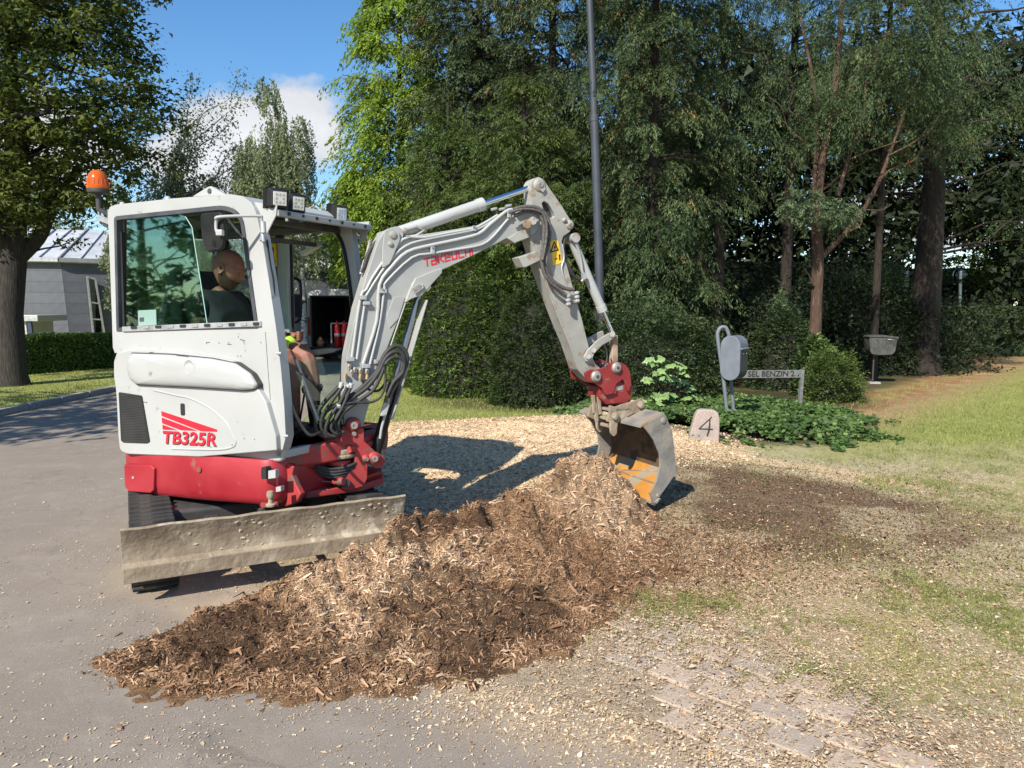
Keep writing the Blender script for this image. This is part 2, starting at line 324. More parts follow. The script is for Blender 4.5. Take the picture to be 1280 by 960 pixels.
def ground_col(x, y):
    n1 = fbm(x*1.7, y*1.7, 31); n2 = fbm(x*6, y*6, 32); n3 = fbm(x*20, y*20, 33); n4 = fbm(x*60, y*60, 35, 2)
    c = np.tile(np.array(C_GRASS), (len(x), 1))
    c = mixc(c, (.23, .25, .075), sstep(.4, .65, n2)*.6)
    # dry trampled strip in front, path at the right
    dry = sstep(10.2, 7.4, y+1.4*(n1-.5)+.3*(x-3)*.3)*sstep(-.4, 1.0, x+.6); c = mixc(c, C_DRY, dry*sstep(.12, .45, n2*.6+n3*.5)*.95)
    path = np.exp(-((x-(3.4+.88*(y-9)))/(.35+.045*y))**2)*sstep(8, 11, y)*sstep(.25, .6, n2*.5+n3*.5+.1); c = mixc(c, (.36, .24, .13), path*.9)
    edge = np.exp(-((y-edge_y(x)+.55)/(.25+.05*y))**2)*sstep(4.6, 5.6, x)
    c = mixc(c, C_NEEDLE, np.clip(edge*1.2, 0, 1)*sstep(.35, .55, n2))
    saw = np.exp(-ell(x, y, .0, 9.0, 1.9, 2.9, 75)**3)+np.exp(-ell(x, y, 1.5, 9.7, 1.7, .9, 0)**4)+np.exp(-ell(x, y, -.9, 6.4, 1.5, 1.5, 0)**4); saw = sstep(.35, .6, saw+.5*(n2-.5)); c = mixc(c, C_SAW, saw*.95)
    rim = np.exp(-((ell(x, y, 1.9, 6.1, 2.0, 1.9, -10)-1)/.16)**2)*(y > 6.8); c = mixc(c, C_SAW, sstep(.3, .8, rim+.6*(n3-.5))*.8)
    soil = sstep(.3, .62, np.exp(-ell(x, y, 1.85, 6.1, 1.75, 1.5, -12)**4)+.5*(n2-.5)); c = mixc(c, C_SOIL, soil*.93)
    s2 = sstep(.4, .7, np.exp(-ell(x, y, 3.0, 5.9, 1.2, .8, -5)**4)+.7*(n2-.5)); c = mixc(c, (.20, .135, .085), s2*.7)
    br = np.exp(-ell(x, y, .75, 4.9, .95, .55, 25)**4); c = mixc(c, (.18, .115, .068), sstep(.3, .7, br+.6*(n2-.5))*.9)
    tn = np.exp(-ell(x, y, 1.15, 4.1, 1.5, .75, 10)**4); c = mixc(c, (.47, .335, .21), sstep(.3, .7, tn+.6*(n2-.5))*.8)
    c = mixc(c, C_DRY, (soil*sstep(.5, .62, n1)*.7))
    moss = sstep(.52, .66, n2)*np.exp(-ell(x, y, 1.2, 5.5, 1.3, .8, 15)**4); c = mixc(c, (.085, .085, .035), moss*.6)
    # sandy, chip strewn apron by the road
    sand = sstep(1.5, .6, (x-road_right(y))*.85+.0*y)*(y < 6.2)+0; sand = sstep(.2, .7, sand+.5*(n2-.5)); c = mixc(c, C_SAND, sand*.85)
    t = (x-.5)*.5+(y-3.2)*.9; front = sstep(1.6, .5, t+.8*(n1-.5))*(y < 5); c = mixc(c, C_SAND, front*.7)
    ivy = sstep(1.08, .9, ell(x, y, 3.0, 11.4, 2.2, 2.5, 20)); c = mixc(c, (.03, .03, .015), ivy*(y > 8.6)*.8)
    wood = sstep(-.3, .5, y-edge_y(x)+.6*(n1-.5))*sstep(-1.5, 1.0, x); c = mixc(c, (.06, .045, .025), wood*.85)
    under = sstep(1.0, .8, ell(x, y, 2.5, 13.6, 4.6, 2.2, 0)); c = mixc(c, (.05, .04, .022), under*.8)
    c = c*(.80+.40*n3[:, None]+.24*n4[:, None]); return np.clip(c, .005, .9)
def dense(a, b, f0, f1, g):                                # fine between, ever coarser outside
    core = []
    v = a
    while v < b: core.append(v); v += f0(v)
    lo = []; st = f1; v = a
    while v > -g: v -= st; st *= 1.25; lo.append(v)
    hi = []; st = f1; v = core[-1]
    while v < g: v += st; st *= 1.25; hi.append(v)
    return np.array(lo[::-1]+core+hi)
gx = dense(-3.5, 9.5, lambda v: .048 if -2.8 < v < 6.5 else .08, .08, 700); gy = dense(2.0, 22, lambda v: max(.028, .0105*v), .25, 700)
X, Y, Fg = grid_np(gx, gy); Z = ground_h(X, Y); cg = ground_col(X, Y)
far = sstep(60, 200, np.hypot(X, Y)); Z = Z*(1-far)
mg, t = new_mat('ground'); N = t.nodes.new; L = t.links.new
at = N('ShaderNodeAttribute'); at.attribute_name = 'ground'; tcg = N('ShaderNodeTexCoord'); geo = N('ShaderNodeNewGeometry')
def gn(sc, d=6, ro=.6):
    n = N('ShaderNodeTexNoise'); n.inputs['Scale'].default_value = sc; n.inputs['Detail'].default_value = d; n.inputs['Roughness'].default_value = ro; L(geo.outputs['Position'], n.inputs[0]); return n
def ground_mat(m, t, bump=.9, vary=1.0):
    n1 = gn(26, 8, .75); n2 = gn(95, 4, .7)
    s = N('ShaderNodeMath'); s.operation = 'ADD'; L(n1.outputs[0], s.inputs[0]); L(n2.outputs[0], s.inputs[1])
    r = N('ShaderNodeMapRange'); r.inputs['From Min'].default_value = .72; r.inputs['From Max'].default_value = 1.28; r.inputs['To Min'].default_value = .42; r.inputs['To Max'].default_value = 1.65; L(s.outputs[0], r.inputs[0])
    mu = N('ShaderNodeVectorMath'); mu.operation = 'SCALE'; L(at.outputs['Color'], mu.inputs[0]); L(r.outputs[0], mu.inputs['Scale'])
    b = N('ShaderNodeBsdfPrincipled'); b.inputs['Roughness'].default_value = .95; b.inputs['Specular IOR Level'].default_value = .15; L(mu.outputs[0], b.inputs['Base Color'])
    bp = N('ShaderNodeBump'); bp.inputs['Strength'].default_value = bump; bp.inputs['Distance'].default_value = .02; L(s.outputs[0], bp.inputs['Height']); L(bp.outputs[0], b.inputs['Normal'])
    o = N('ShaderNodeOutputMaterial'); L(b.outputs[0], o.inputs[0])
ground_mat(mg, t)
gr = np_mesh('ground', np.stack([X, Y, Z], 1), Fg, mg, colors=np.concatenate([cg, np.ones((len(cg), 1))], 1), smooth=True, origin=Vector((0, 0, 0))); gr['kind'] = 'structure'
# the road
ma, t = new_mat('asphalt'); N = t.nodes.new; L = t.links.new; geo = N('ShaderNodeNewGeometry')
def gn(sc, d=6, ro=.6):
    n = N('ShaderNodeTexNoise'); n.inputs['Scale'].default_value = sc; n.inputs['Detail'].default_value = d; n.inputs['Roughness'].default_value = ro; L(geo.outputs['Position'], n.inputs[0]); return n
def mixn(fac, a, b):
    m = N('ShaderNodeMix'); m.data_type = 'RGBA'; L(fac, m.inputs[0])
    for i, v in ((6, a), (7, b)):
        if isinstance(v, tuple): m.inputs[i].default_value = (*v, 1)
        else: L(v, m.inputs[i])
    return m.outputs[2]
def rng_(n, a, b, c=0, d=1):
    r = N('ShaderNodeMapRange'); r.inputs['From Min'].default_value = a; r.inputs['From Max'].default_value = b; r.inputs['To Min'].default_value = c; r.inputs['To Max'].default_value = d; L(n, r.inputs[0]); return r.outputs[0]
big = gn(.5, 5); mid = gn(4, 8, .7); fine = gn(170, 3, .8); vor = N('ShaderNodeTexVoronoi'); vor.inputs['Scale'].default_value = 120; L(geo.outputs['Position'], vor.inputs[0])
c = mixn(rng_(big.outputs[0], .35, .65), (.222, .180, .143), (.270, .222, .176))
c = mixn(rng_(mid.outputs[0], .5, .72), c, (.285, .245, .20))
stn = gn(1.3, 8, .75); c = mixn(rng_(stn.outputs[0], .56, .66, 0, .45), c, (.13, .115, .10)); crk = N('ShaderNodeTexVoronoi'); crk.feature = 'DISTANCE_TO_EDGE'; crk.inputs['Scale'].default_value = .55; wv = N('ShaderNodeVectorMath'); wv.operation = 'MULTIPLY_ADD'; wv.inputs[1].default_value = (.55, .55, 0); L(gn(2.2, 5).outputs[1], wv.inputs[0]); L(geo.outputs['Position'], wv.inputs[2]); L(wv.outputs[0], crk.inputs[0]); c = mixn(rng_(crk.outputs[0], .004, .0, 0, .3), c, (.05, .045, .04))
c = mixn(rng_(fine.outputs[0], .5, .75, 0, .6), c, (.42, .39, .35)); c = mixn(rng_(vor.outputs[0], .25, .05, 0, .35), c, (.05, .048, .045))
at = N('ShaderNodeAttribute'); at.attribute_name = 'ground'; dn = gn(60, 6, .8); fm = N('ShaderNodeMath'); fm.operation = 'MULTIPLY_ADD'; fm.inputs[1].default_value = -1.5; fm.inputs[2].default_value = .75; L(dn.outputs[0], fm.inputs[0]); fa = N('ShaderNodeMath'); fa.operation = 'ADD'; fa.use_clamp = True; L(fm.outputs[0], fa.inputs[0]); L(at.outputs['Fac'], fa.inputs[1]); fb_ = N('ShaderNodeMath'); fb_.operation = 'MULTIPLY'; L(fa.outputs[0], fb_.inputs[0]); L(at.outputs['Fac'], fb_.inputs[1]); fc_ = N('ShaderNodeMath'); fc_.operation = 'POWER'; fc_.inputs[1].default_value = .7; L(fb_.outputs[0], fc_.inputs[0]); c = mixn(fc_.outputs[0], c, (.43, .325, .215))
b = N('ShaderNodeBsdfPrincipled'); b.inputs['Roughness'].default_value = .9; b.inputs['Specular IOR Level'].default_value = .25; L(c, b.inputs['Base Color'])
bp = N('ShaderNodeBump'); bp.inputs['Strength'].default_value = .5; bp.inputs['Distance'].default_value = .006; L(fine.outputs[0], bp.inputs['Height']); L(bp.outputs[0], b.inputs['Normal'])
o = N('ShaderNodeOutputMaterial'); L(b.outputs[0], o.inputs[0]); M['asphalt'] = ma
ry = np.concatenate([np.arange(-6, 1, .8), np.arange(1, 8, .06), np.geomspace(8, 58, 120)])
V = []; Cc = []; nu = 100
for y in ry:
    a = road_left(y)+.02; bb = (road_right(y) if y > 1.2 else 3.2+(1.2-y)*1.6)+.05*(vnoise(y*3, 0, 5)-.5)+.03*(vnoise(y*12, 0, 6)-.5)
    xs = a+(bb-a)*np.linspace(0, 1, nu)**.6
    d = (bb-xs); dust = sstep(1.5, 0, d)*.75*(y > 2)*(y < 9)+.55*np.exp(-ell(xs, y, -1.5, 4.8, .9, .9)**2)
    dust = np.clip(dust*2.1*(-.08+fbm(xs*2.2, np.full(nu, y)*2.2, 41))-.12+.35*(fbm(xs*9, np.full(nu, y)*9, 42)-.5)*(dust > .03), 0, .85)
    V += [(x, y, .004-.02*0) for x in xs]; Cc += [(q, q, q, 1) for q in dust]
i = np.arange(len(ry)*nu).reshape(len(ry), nu); Fr = np.stack([i[:-1, :-1], i[:-1, 1:], i[1:, 1:], i[1:, :-1]], -1).reshape(-1, 4)
rd = np_mesh('road', V, Fr, ma, colors=Cc, origin=Vector((0, 0, 0))); rd['kind'] = 'structure'
# kerb on the far side: one stone after another
kerb = bpy.data.objects.new('kerb', None); link(kerb, None, Vector((-8.1, 11, 0))); kerb['kind'] = 'structure'
mk = mat('kerb_stone_granite', (.24, .23, .215), (.36, .34, .31), rough=.85, scale=30, bump=.3); km = None
for k in range(26):
    y0 = 6+k*.9; y1 = y0+.88; x0, x1 = float(road_left(y0)), float(road_left(y1)); dirv = Vector((x1-x0, y1-y0, 0)); az = math.atan2(dirv.y, dirv.x)
    if km is None:
        q = MB().box(ID, -.437, .437, -.06, .06, -.15, .115).build('kerb_stone', mk, kerb, bevel=.015); km = q; kk = q
    else: kk = km.copy(); COL.objects.link(kk)
    kk.location = Vector(((x0+x1)/2-.06, (y0+y1)/2, -.02))-wl(kerb); kk.rotation_euler = (random.uniform(-.012, .012), 0, az+random.uniform(-.01, .01))
# ------------------------------------------------------------------ the heap of bark and wood
def pile_field(x, y): return pile_h(x, y)
def pile_col(x, y, z):
    n = fbm(x*2.1, y*2.1, 51); n2 = fbm(x*9, y*9, 52)
    base = np.tile(np.array((.32, .185, .095)), (len(x), 1))
    tan = np.exp(-ell(x, y, -.72, 3.98, .62, .72, 60)**3)*.95+.7*np.exp(-ell(x, y, .6, 5.4, .45, .5)**3); tan = sstep(.3, .7, tan+.9*(n-.5)+.5*(n2-.5)); base = mixc(base, (.46, .30, .17), tan)
    dk = np.exp(-ell(x, y, -1.42, 3.55, .46, .34, 20)**2)+np.exp(-ell(x, y, -.18, 3.75, .52, .34, 35)**2)+.8*np.exp(-ell(x, y, -.45, 4.62, .4, .14, 40)**4); dk = sstep(.3, .9, dk+1.9*(n-.5)+1.3*(n2-.5))*.9
    base = mixc(base, (.10, .058, .035), dk*.92); return base, dk
px_, py_ = np.arange(-2.4, 1.4, .0125), np.arange(2.7, 6.5, .0125)
X, Y, Fp = grid_np(px_, py_); Z = pile_h(X, Y); keep = Z.reshape(len(py_), len(px_)) > .003
kf = (keep[:-1, :-1] | keep[:-1, 1:] | keep[1:, 1:] | keep[1:, :-1]).ravel(); Fp = Fp[kf]; used = np.unique(Fp); remap = -np.ones(len(X), int); remap[used] = np.arange(len(used))
X, Y, Z = X[used], Y[used], Z[used]; Fp = remap[Fp]; Z = np.where(Z > .003, Z, -.02); bc, _ = pile_col(X, Y, Z); bc = bc*(.5+.5*fbm(X*30, Y*30, 55))[:, None]
mp_, t = new_mat('bark_heap'); N = t.nodes.new; L = t.links.new; at = N('ShaderNodeAttribute'); at.attribute_name = 'ground'; geo = N('ShaderNodeNewGeometry')
ground_mat(mp_, t, bump=1.0)
heap = np_mesh('bark_heap', np.stack([X, Y, Z], 1), Fp, mp_, colors=np.concatenate([bc, np.ones((len(bc), 1))], 1), smooth=True); tag(heap, 'long heap of reddish brown shredded bark and soil from road to bucket', 'bark heap', kind='stuff')
def slope(fn, x, y, e=.015): return -(fn(x+e, y)-fn(x-e, y))/(2*e), -(fn(x, y+e)-fn(x, y-e))/(2*e)
def chips(name, x, y, fn, ln, wd, mat_, tint, label=None, cat=None, curl=.35, tilt=.6, lift=.004, parent=None, simple=False):
    n = len(x); z = fn(x, y); sx_, sy_ = slope(fn, x, y); nrm = np.stack([sx_, sy_, np.ones(n)], 1)
    nrm += rng.normal(0, tilt, (n, 3))*np.array([1, 1, .3]); nrm[:, 2] = np.maximum(nrm[:, 2], .12); nrm /= np.linalg.norm(nrm, axis=1)[:, None]
    a = rng.uniform(0, 2*np.pi, n); d = np.stack([np.cos(a), np.sin(a), np.zeros(n)], 1); d -= nrm*(d*nrm).sum(1)[:, None]; d /= np.linalg.norm(d, axis=1)[:, None]; s = np.cross(nrm, d)
    P = np.stack([x, y, z+lift+rng.uniform(0, .02, n)*(ell(x, y, 1.08, 2.98, .55, 1.0, 20) < 1)], 1); ln = ln[:, None]; wd = wd[:, None]; cu = rng.normal(0, curl, (n, 1)); bend = rng.normal(0, .3, (n, 1))
    mid = P+nrm*(np.abs(cu)*ln*.5)+s*ln*bend*.5; e0 = P-d*ln/2; e1 = P+d*ln/2
    V = np.stack([e0-s*wd*.22, e0+s*wd*.3, mid-s*wd/2, mid+s*wd/2, e1-s*wd*.28, e1+s*wd*.2], 1).reshape(-1, 3)
    b = np.arange(n)[:, None]*6; F = np.concatenate([b+np.array([[0, 2, 3, 1]]), b+np.array([[2, 4, 5, 3]])], 1).reshape(-1, 4)
    if simple: V = np.stack([e0-s*wd*.2, mid-s*wd*.6, e1+s*wd*.2, mid+s*wd*.5], 1).reshape(-1, 3); F = np.arange(n*4).reshape(-1, 4)
    o = np_mesh(name, V, F, mat_, parent=parent, attr=tint if simple else np.repeat(tint, 2)); 
    if label: tag(o, label, cat, kind='stuff')
    else: o['kind'] = 'stuff'
    return o
def scatter(n, x0, x1, y0, y1, prob):
    x = rng.uniform(x0, x1, n); y = rng.uniform(y0, y1, n); k = rng.uniform(0, 1, n) < prob(x, y); return x[k], y[k]
m_bark = leaf_mat('bark_chips', [(.075, .042, .024), (.165, .088, .045), (.27, .155, .085), (.40, .25, .15), (.54, .37, .23), (.70, .52, .35)], trans=0, rough=.85, spec=.2)
x, y = scatter(290000, -2.3, 1.3, 2.75, 6.3, lambda x, y: ((pile_h(x, y) > .012)+.22*(pile_h(x+.06, y+.08) > .02)*(pile_h(x, y) <= .012))*np.clip(4.6/y, .3, 1)**1.5)
_, dk = pile_col(x, y, 0); n = fbm(x*2.1, y*2.1, 51); tanm = np.exp(-ell(x, y, -.72, 3.98, .62, .72, 60)**3)+.8*np.exp(-ell(x, y, .6, 5.4, .45, .5)**3)
k = rng.uniform(0, 1, len(x)) > dk*.60; x, y, dk, n, tanm = x[k], y[k], dk[k], n[k], tanm[k]
tint = np.clip(.44+.28*tanm+.7*(n-.5)-.46*dk-.03+rng.normal(0, .17, len(x)), 0, 1)
big = rng.uniform(0, 1, len(x)); ln = rng.gamma(1.8, .0060, len(x))+.0045+(big > .99)*rng.uniform(.02, .08, len(x)); wd = np.minimum(ln*rng.uniform(.10, .32, len(x)), .011+.004*(big > .99))
sm_ = ln < .0135; chips('bark_fines', x[sm_], y[sm_], pile_h, ln[sm_], wd[sm_]*1.2, m_bark, tint[sm_], curl=.4, tilt=.75, lift=.005, parent=heap, simple=True); sm_ = ~sm_; chips('bark_shreds', x[sm_], y[sm_], pile_h, ln[sm_], wd[sm_], m_bark, tint[sm_], curl=.4, tilt=.75, lift=.006, parent=heap)
m_chip = leaf_mat('wood_chips', [(.20, .12, .07), (.40, .27, .155), (.56, .41, .25), (.68, .52, .34), (.78, .66, .48)], trans=0, rough=.85, spec=.2)
# loose chips round the heap and on the road
def chip_zone(x, y):
    r = x-road_right(y); d = pile_h(x, y)
    near = np.exp(-ell(x, y, -.5, 4.1, 1.9, 1.6, 40)**2*1.2)*.9+.10*np.exp(-((y-4)/3.5)**2)
    p = np.where(r < 0, near*.32+.10+.55*np.exp(-(r/.38)**2)*(y < 5), .75*np.exp(-ell(x, y, 1.0, 4.2, 1.9, 1.5, -20)**2)+.16)
    p = p*(.25+1.5*sstep(.35, .7, fbm(x*2.6, y*2.6, 61))); p = np.where(d > .02, 0, p)*(1-.8*np.exp(-ell(x, y, 1.85, 6.1, 1.75, 1.4, -12)**4)); return p*np.clip(3.5/y, .1, 1)**1.2
x, y = scatter(420000, -5.5, 4.8, 2.2, 10.5, chip_zone); flat = lambda x, y: np.maximum(ground_h(x, y), .004)
ln = rng.gamma(1.6, .0042, len(x))+.0035; chips('wood_chips', x, y, flat, ln, ln*rng.uniform(.25, .6, len(x)), m_chip, np.clip(rng.normal(.55, .22, len(x)), 0, 1), 'pale wood chips strewn over the road and trampled ground around the heap', 'wood chips', curl=.15, tilt=.2, lift=.004, simple=True)
x, y = scatter(270000, .1, 5.2, 2.3, 7.6, lambda x, y: (x > road_right(y)+.05)*(pile_h(x, y) < .02)*(.35+.9*sstep(.3, .7, fbm(x*2.2, y*2.2, 63)))*(1-.85*np.exp(-ell(x, y, 1.85, 6.1, 1.75, 1.4, -12)**4))*(1-.75*np.exp(-ell(x, y, .85, 5.0, .9, .5, 25)**4))*np.clip(3.3/y, .1, 1)**1.3)
ln = rng.gamma(1.8, .0045, len(x))+.004; chips('trodden_chips', x, y, ground_h, ln, ln*rng.uniform(.2, .5, len(x)), m_chip, np.clip(rng.normal(.42, .24, len(x)), 0, 1), 'trodden tan chips and straw between the sparse grass right of the heap', 'wood chips', curl=.2, tilt=.35, lift=.003, simple=True)
x, y = scatter(60000, -.3, 2.0, 3.6, 5.9, lambda x, y: (pile_h(x, y) < .015)*np.exp(-ell(x, y, .75, 4.8, 1.1, .8, 25)**4)*.8)
ln = rng.gamma(2.5, .006, len(x))+.006; chips('spread_bark', x, y, ground_h, ln, ln*rng.uniform(.12, .35, len(x)), m_bark, np.clip(rng.normal(.42, .22, len(x)), 0, 1), 'shredded bark spread thin at the right foot of the heap', 'bark', curl=.35, tilt=.5, lift=.005)
x, y = scatter(75000, -1.2, 1.7, 2.2, 4.3, lambda x, y: (x < road_right(y)+.12)*(pile_h(x, y) < .02)*np.exp(-((x-road_right(y))/.55)**2)*(.2+1.2*sstep(.35, .65, fbm(x*3, y*3, 66))))
ln = rng.gamma(1.7, .0045, len(x))+.004; chips('road_edge_chips', x, y, flat, ln, ln*rng.uniform(.25, .6, len(x)), m_chip, np.clip(rng.normal(.5, .24, len(x)), 0, 1), 'wood chips drifted along the edge of the asphalt at bottom centre', 'wood chips', curl=.2, tilt=.3, lift=.004, simple=True)
# the heap of pale sawdust
x, y = scatter(95000, -2.4, 3.6, 5.2, 11.8, lambda x, y: sstep(.3, .6, np.exp(-ell(x, y, -.9, 6.4, 1.5, 1.5, 0)**4)+np.exp(-ell(x, y, .0, 9.0, 1.9, 2.9, 75)**3)+np.exp(-ell(x, y, 1.5, 9.7, 1.7, .9, 0)**4))*np.clip(7/y, .2, 1)**1.5)
ln = rng.gamma(3, .006, len(x))+.008; chips('sawdust', x, y, flat, ln, ln*.45, m_chip, np.clip(rng.normal(.62, .16, len(x)), 0, 1), 'pale golden sawdust spread in a low mound behind the bark heap', 'sawdust', curl=.2, tilt=.4, simple=True)
# soil crumbs on the raked patch
x, y = scatter(110000, -.4, 4.6, 4.2, 8.2, lambda x, y: np.clip(np.exp(-ell(x, y, 1.9, 6.1, 1.9, 1.6, -12)**4)+.25*(x > 1), 0, 1)*(pile_h(x, y) < .02)*np.clip(4.5/y, .2, 1))
ln = rng.gamma(1.8, .004, len(x))+.004; chips('soil_crumbs', x, y, ground_h, ln, ln*.5, m_bark, np.clip(rng.normal(.17, .15, len(x)), 0, 1), 'brown crumbs of soil and bark on the raked bare patch', 'soil crumbs', curl=.5, tilt=.7, simple=True)
# a few large bits lying free
m_bit = mat('bark_piece', (.16, .10, .06), (.36, .24, .14), rough=.9, scale=25, bump=.5)
bits = [(147, 795, .05, 'brown curled bark piece lying alone on the road left of the heap'), (150, 912, .05, 'small bark piece on the road at the bottom left'), (781, 930, .045, 'dark rounded bark lump on the asphalt near the paving stones'), (812, 735, .11, 'twisted dark root piece in the trampled ground right of the heap'), (1150, 740, .06, 'dry brown leaf curl lying in the pale grass at the right')]
for k, (a, b_, s, lab) in enumerate(bits):
    gx_, gy_ = gp(a, b_); zz = float(full_h(gx_, gy_)); mb = MB(); th = random.uniform(0, 3)
    pts = [(-.5, 0), (-.3, .18), (.1, .25), (.42, .12), (.5, -.05), (.2, -.2), (-.25, -.16)]; c_, s_ = math.cos(th), math.sin(th)
    top = [(gx_+s*(u*c_-v*s_), gy_+s*(u*s_+v*c_), max(zz, .004)+s*(.12+.22*abs(u))) for u, v in pts]; bot = [(p[0], p[1], p[2]-s*.16) for p in top]
    mb.add(top+bot, [tuple(range(7)), tuple(range(13, 6, -1))]+[(i, i+7, (i+1) % 7+7, (i+1) % 7) for i in range(7)])
    tag(mb.build('bark_piece', m_bit, None, bevel=.003), lab, 'bark piece', 'loose bark pieces')
# dry leaves on the grass at the bottom right
m_dry = mat('dry_leaf', (.42, .22, .09), (.62, .42, .24), rough=.8, scale=30); LV_ = []; LF_ = []
for k in range(230):
    if k < 50: a, b_ = random.gauss(1110, 45), random.gauss(915, 26)
    else: a, b_ = random.uniform(760, 1280), random.uniform(640, 957)
    X0, Y0 = gp(a, min(b_, 958)); s_ = random.uniform(.010, .036); R_ = Matrix.Rotation(random.uniform(0, 6.3), 3, 'Z') @ Matrix.Rotation(random.uniform(-.6, .6), 3, 'X'); o_ = Vector((X0, Y0, float(full_h(X0, Y0))+.010)); n0 = len(LV_)
    LV_ += [o_+R_ @ (Vector(p)*s_) for p in [(-.5, 0, 0), (-.2, .26, .08), (.25, .2, .1), (.5, 0, .02), (.25, -.2, .12), (-.2, -.24, .09), (0, 0, -.02)]]; LF_ += [(n0+i, n0+6, n0+(i+1) % 6) for i in range(6)]
ll = np_mesh('leaf_litter', [tuple(v) for v in LV_], LF_, m_dry); tag(ll, 'scattered dry orange brown leaves on the trampled grass at lower right', 'dry leaves', kind='stuff')
# paving stones
apron = bpy.data.objects.new('paved_apron', None); link(apron, None, Vector((.8, 3.1, 0))); apron['kind'] = 'structure'
m_pave = [mat('concrete_paver', a, b_, rough=.9, scale=9, bump=.3, bscale=60, c3=(.27, .205, .145), s3=13, t3=.58) for a, b_ in (((.37, .285, .21), (.46, .36, .27)), ((.40, .30, .22), (.48, .375, .28)), ((.33, .265, .205), (.42, .335, .26)))]
e1 = np.array([.74, -.67]); e2 = np.array([.67, .74]); pm = []
for q in m_pave:
    b_ = MB().box(ID, -.118, .118, -.078, .078, -.05, 0); st = b_.build('paving_stone', q, apron, bevel=.007, origin=Vector((0, 0, 0))); pm.append(st)
cnt = 0
for r in range(9):
    for cidx in range(-2, 12):
        X0, Y0 = np.array([.34, 3.62])+e1*(cidx*.246+(r % 2)*.123-.2)+e2*(r*.166-.30)
        if X0 < float(road_right(Y0))+.07 or Y0 < 2.35: continue
        e_ = ell(X0, Y0, 1.08, 2.98, .40, .80, 20)
        if e_ > 1.5 or random.random() < .08: continue
        buried = max(0, float(e_)-.7)*.024+random.uniform(-.001, .010)
        st = pm[cnt] if cnt < 3 else pm[random.randrange(3)].copy()
        if cnt >= 3: COL.objects.link(st)
        cnt += 1; st.location = Vector((X0, Y0, float(ground_h(X0, Y0))+.016-buried))-wl(apron); st.rotation_euler = (random.uniform(-.02, .02), random.uniform(-.02, .02), math.atan2(e1[1], e1[0])+random.uniform(-.09, .09)); sc_ = random.uniform(.80, 1.0); st.scale = (sc_, random.uniform(.86, 1.0), 1)
# grass
m_grass = leaf_mat('grass', [(.08, .105, .028), (.135, .165, .045), (.20, .225, .072), (.30, .29, .12), (.42, .35, .20)], trans=.35, rough=.6)
def blades(name, x, y, h, w, lab, tintmu, fn=ground_h, lean=.5, mat_=None, parent=None):
    n = len(x); z = fn(x, y); a = rng.uniform(0, 2*np.pi, n); d = np.stack([np.cos(a), np.sin(a), np.zeros(n)], 1)*w[:, None]/2
    la = rng.uniform(0, 2*np.pi, n); ll = np.abs(rng.normal(0, lean, n))*h; tip = np.stack([x+np.cos(la)*ll, y+np.sin(la)*ll, z+h], 1); P = np.stack([x, y, z-.004], 1)
    V = np.stack([P-d, P+d, tip], 1).reshape(-1, 3); F = np.arange(n*3).reshape(-1, 3)
    o = np_mesh(name, V, F, mat_ or m_grass, attr=np.clip(tintmu+rng.normal(0, .17, n), 0, 1)); return tag(o, lab, 'grass', kind='stuff')
def gfield(x, y):
    g = ground_col(x, y); green = np.clip((g[:, 1]-g[:, 0]*.92)*14+.25, 0, 1); return green
def gp1(x, y):
    gn_ = .62*fbm(x*1.9, y*1.9, 71)+.38*fbm(x*8, y*8, 73); p = sstep(.47, .60, gn_)*.75+.30*sstep(.35, .6, fbm(x*11, y*11, 72))
    soil = np.exp(-ell(x, y, 1.85, 6.1, 1.9, 1.6, -12)**4); p = p*(1-soil)*sstep(.15, .8, x-road_right(y)); t = (x-.5)*.5+(y-3.2)*.9; p = p*sstep(.15, .95, t)
    saw = np.exp(-ell(x, y, .0, 9.0, 1.9, 2.9, 75)**3); return p*np.clip(1-saw*1.3, 0, 1)*(pile_h(x, y) < .005)*np.clip(3.6/y, .1, 1)**1.1
x, y = scatter(420000, .2, 7.5, 2.3, 8.8, gp1); h = rng.uniform(.012, .034, len(x))*(1+.5*sstep(.52, .7, fbm(x*3.1, y*3.1, 71))); blades('grass', x, y, h, h*.12+.001, 'patchy short green and straw coloured grass on the trampled ground at right', .42-.06*sstep(.5, .7, fbm(x*3.1, y*3.1, 71))+.30*sstep(.55, .4, fbm(x*3.1, y*3.1, 71)), lean=1.9)
def gp2(x, y):
    lawn = sstep(8.0, 9.6, y+.9*(fbm(x*1.5, y*1.5, 74)-.5)); saw = np.exp(-ell(x, y, .0, 9.0, 1.9, 2.9, 75)**3)+np.exp(-ell(x, y, 1.5, 9.7, 1.7, .9, 0)**4)
    path = np.exp(-((x-(3.4+.88*(y-9)))/(.35+.045*y))**2)*.75; iv = ell(x, y, 3.0, 11.4, 2.1, 2.5, 20) > 1
    return lawn*np.clip(1-saw*1.5, 0, 1)*(1-path)*iv*(x > road_right(y)+.1)*(y < edge_y(x)-.3+(x < -.3)*30)*np.clip(10/y, .1, 1)**1.4
x, y = scatter(330000, -6, 16, 7.5, 26, gp2); h = rng.uniform(.02, .05, len(x)); blades('grass', x, y, h, h*.2+.004, 'mown sunlit lawn grass behind the sawdust and along the path', .52+.35*(fbm(x*2, y*2, 76)-.5), lean=.7)
x, y = scatter(60000, -16, -8.2, 8, 30, lambda x, y: (x < road_left(y)-.12)*np.clip(12/y, .1, 1)); h = rng.uniform(.02, .05, len(x)); blades('grass', x, y, h, h*.25+.005, 'mown verge grass between the kerb and the hedge at left', .5)
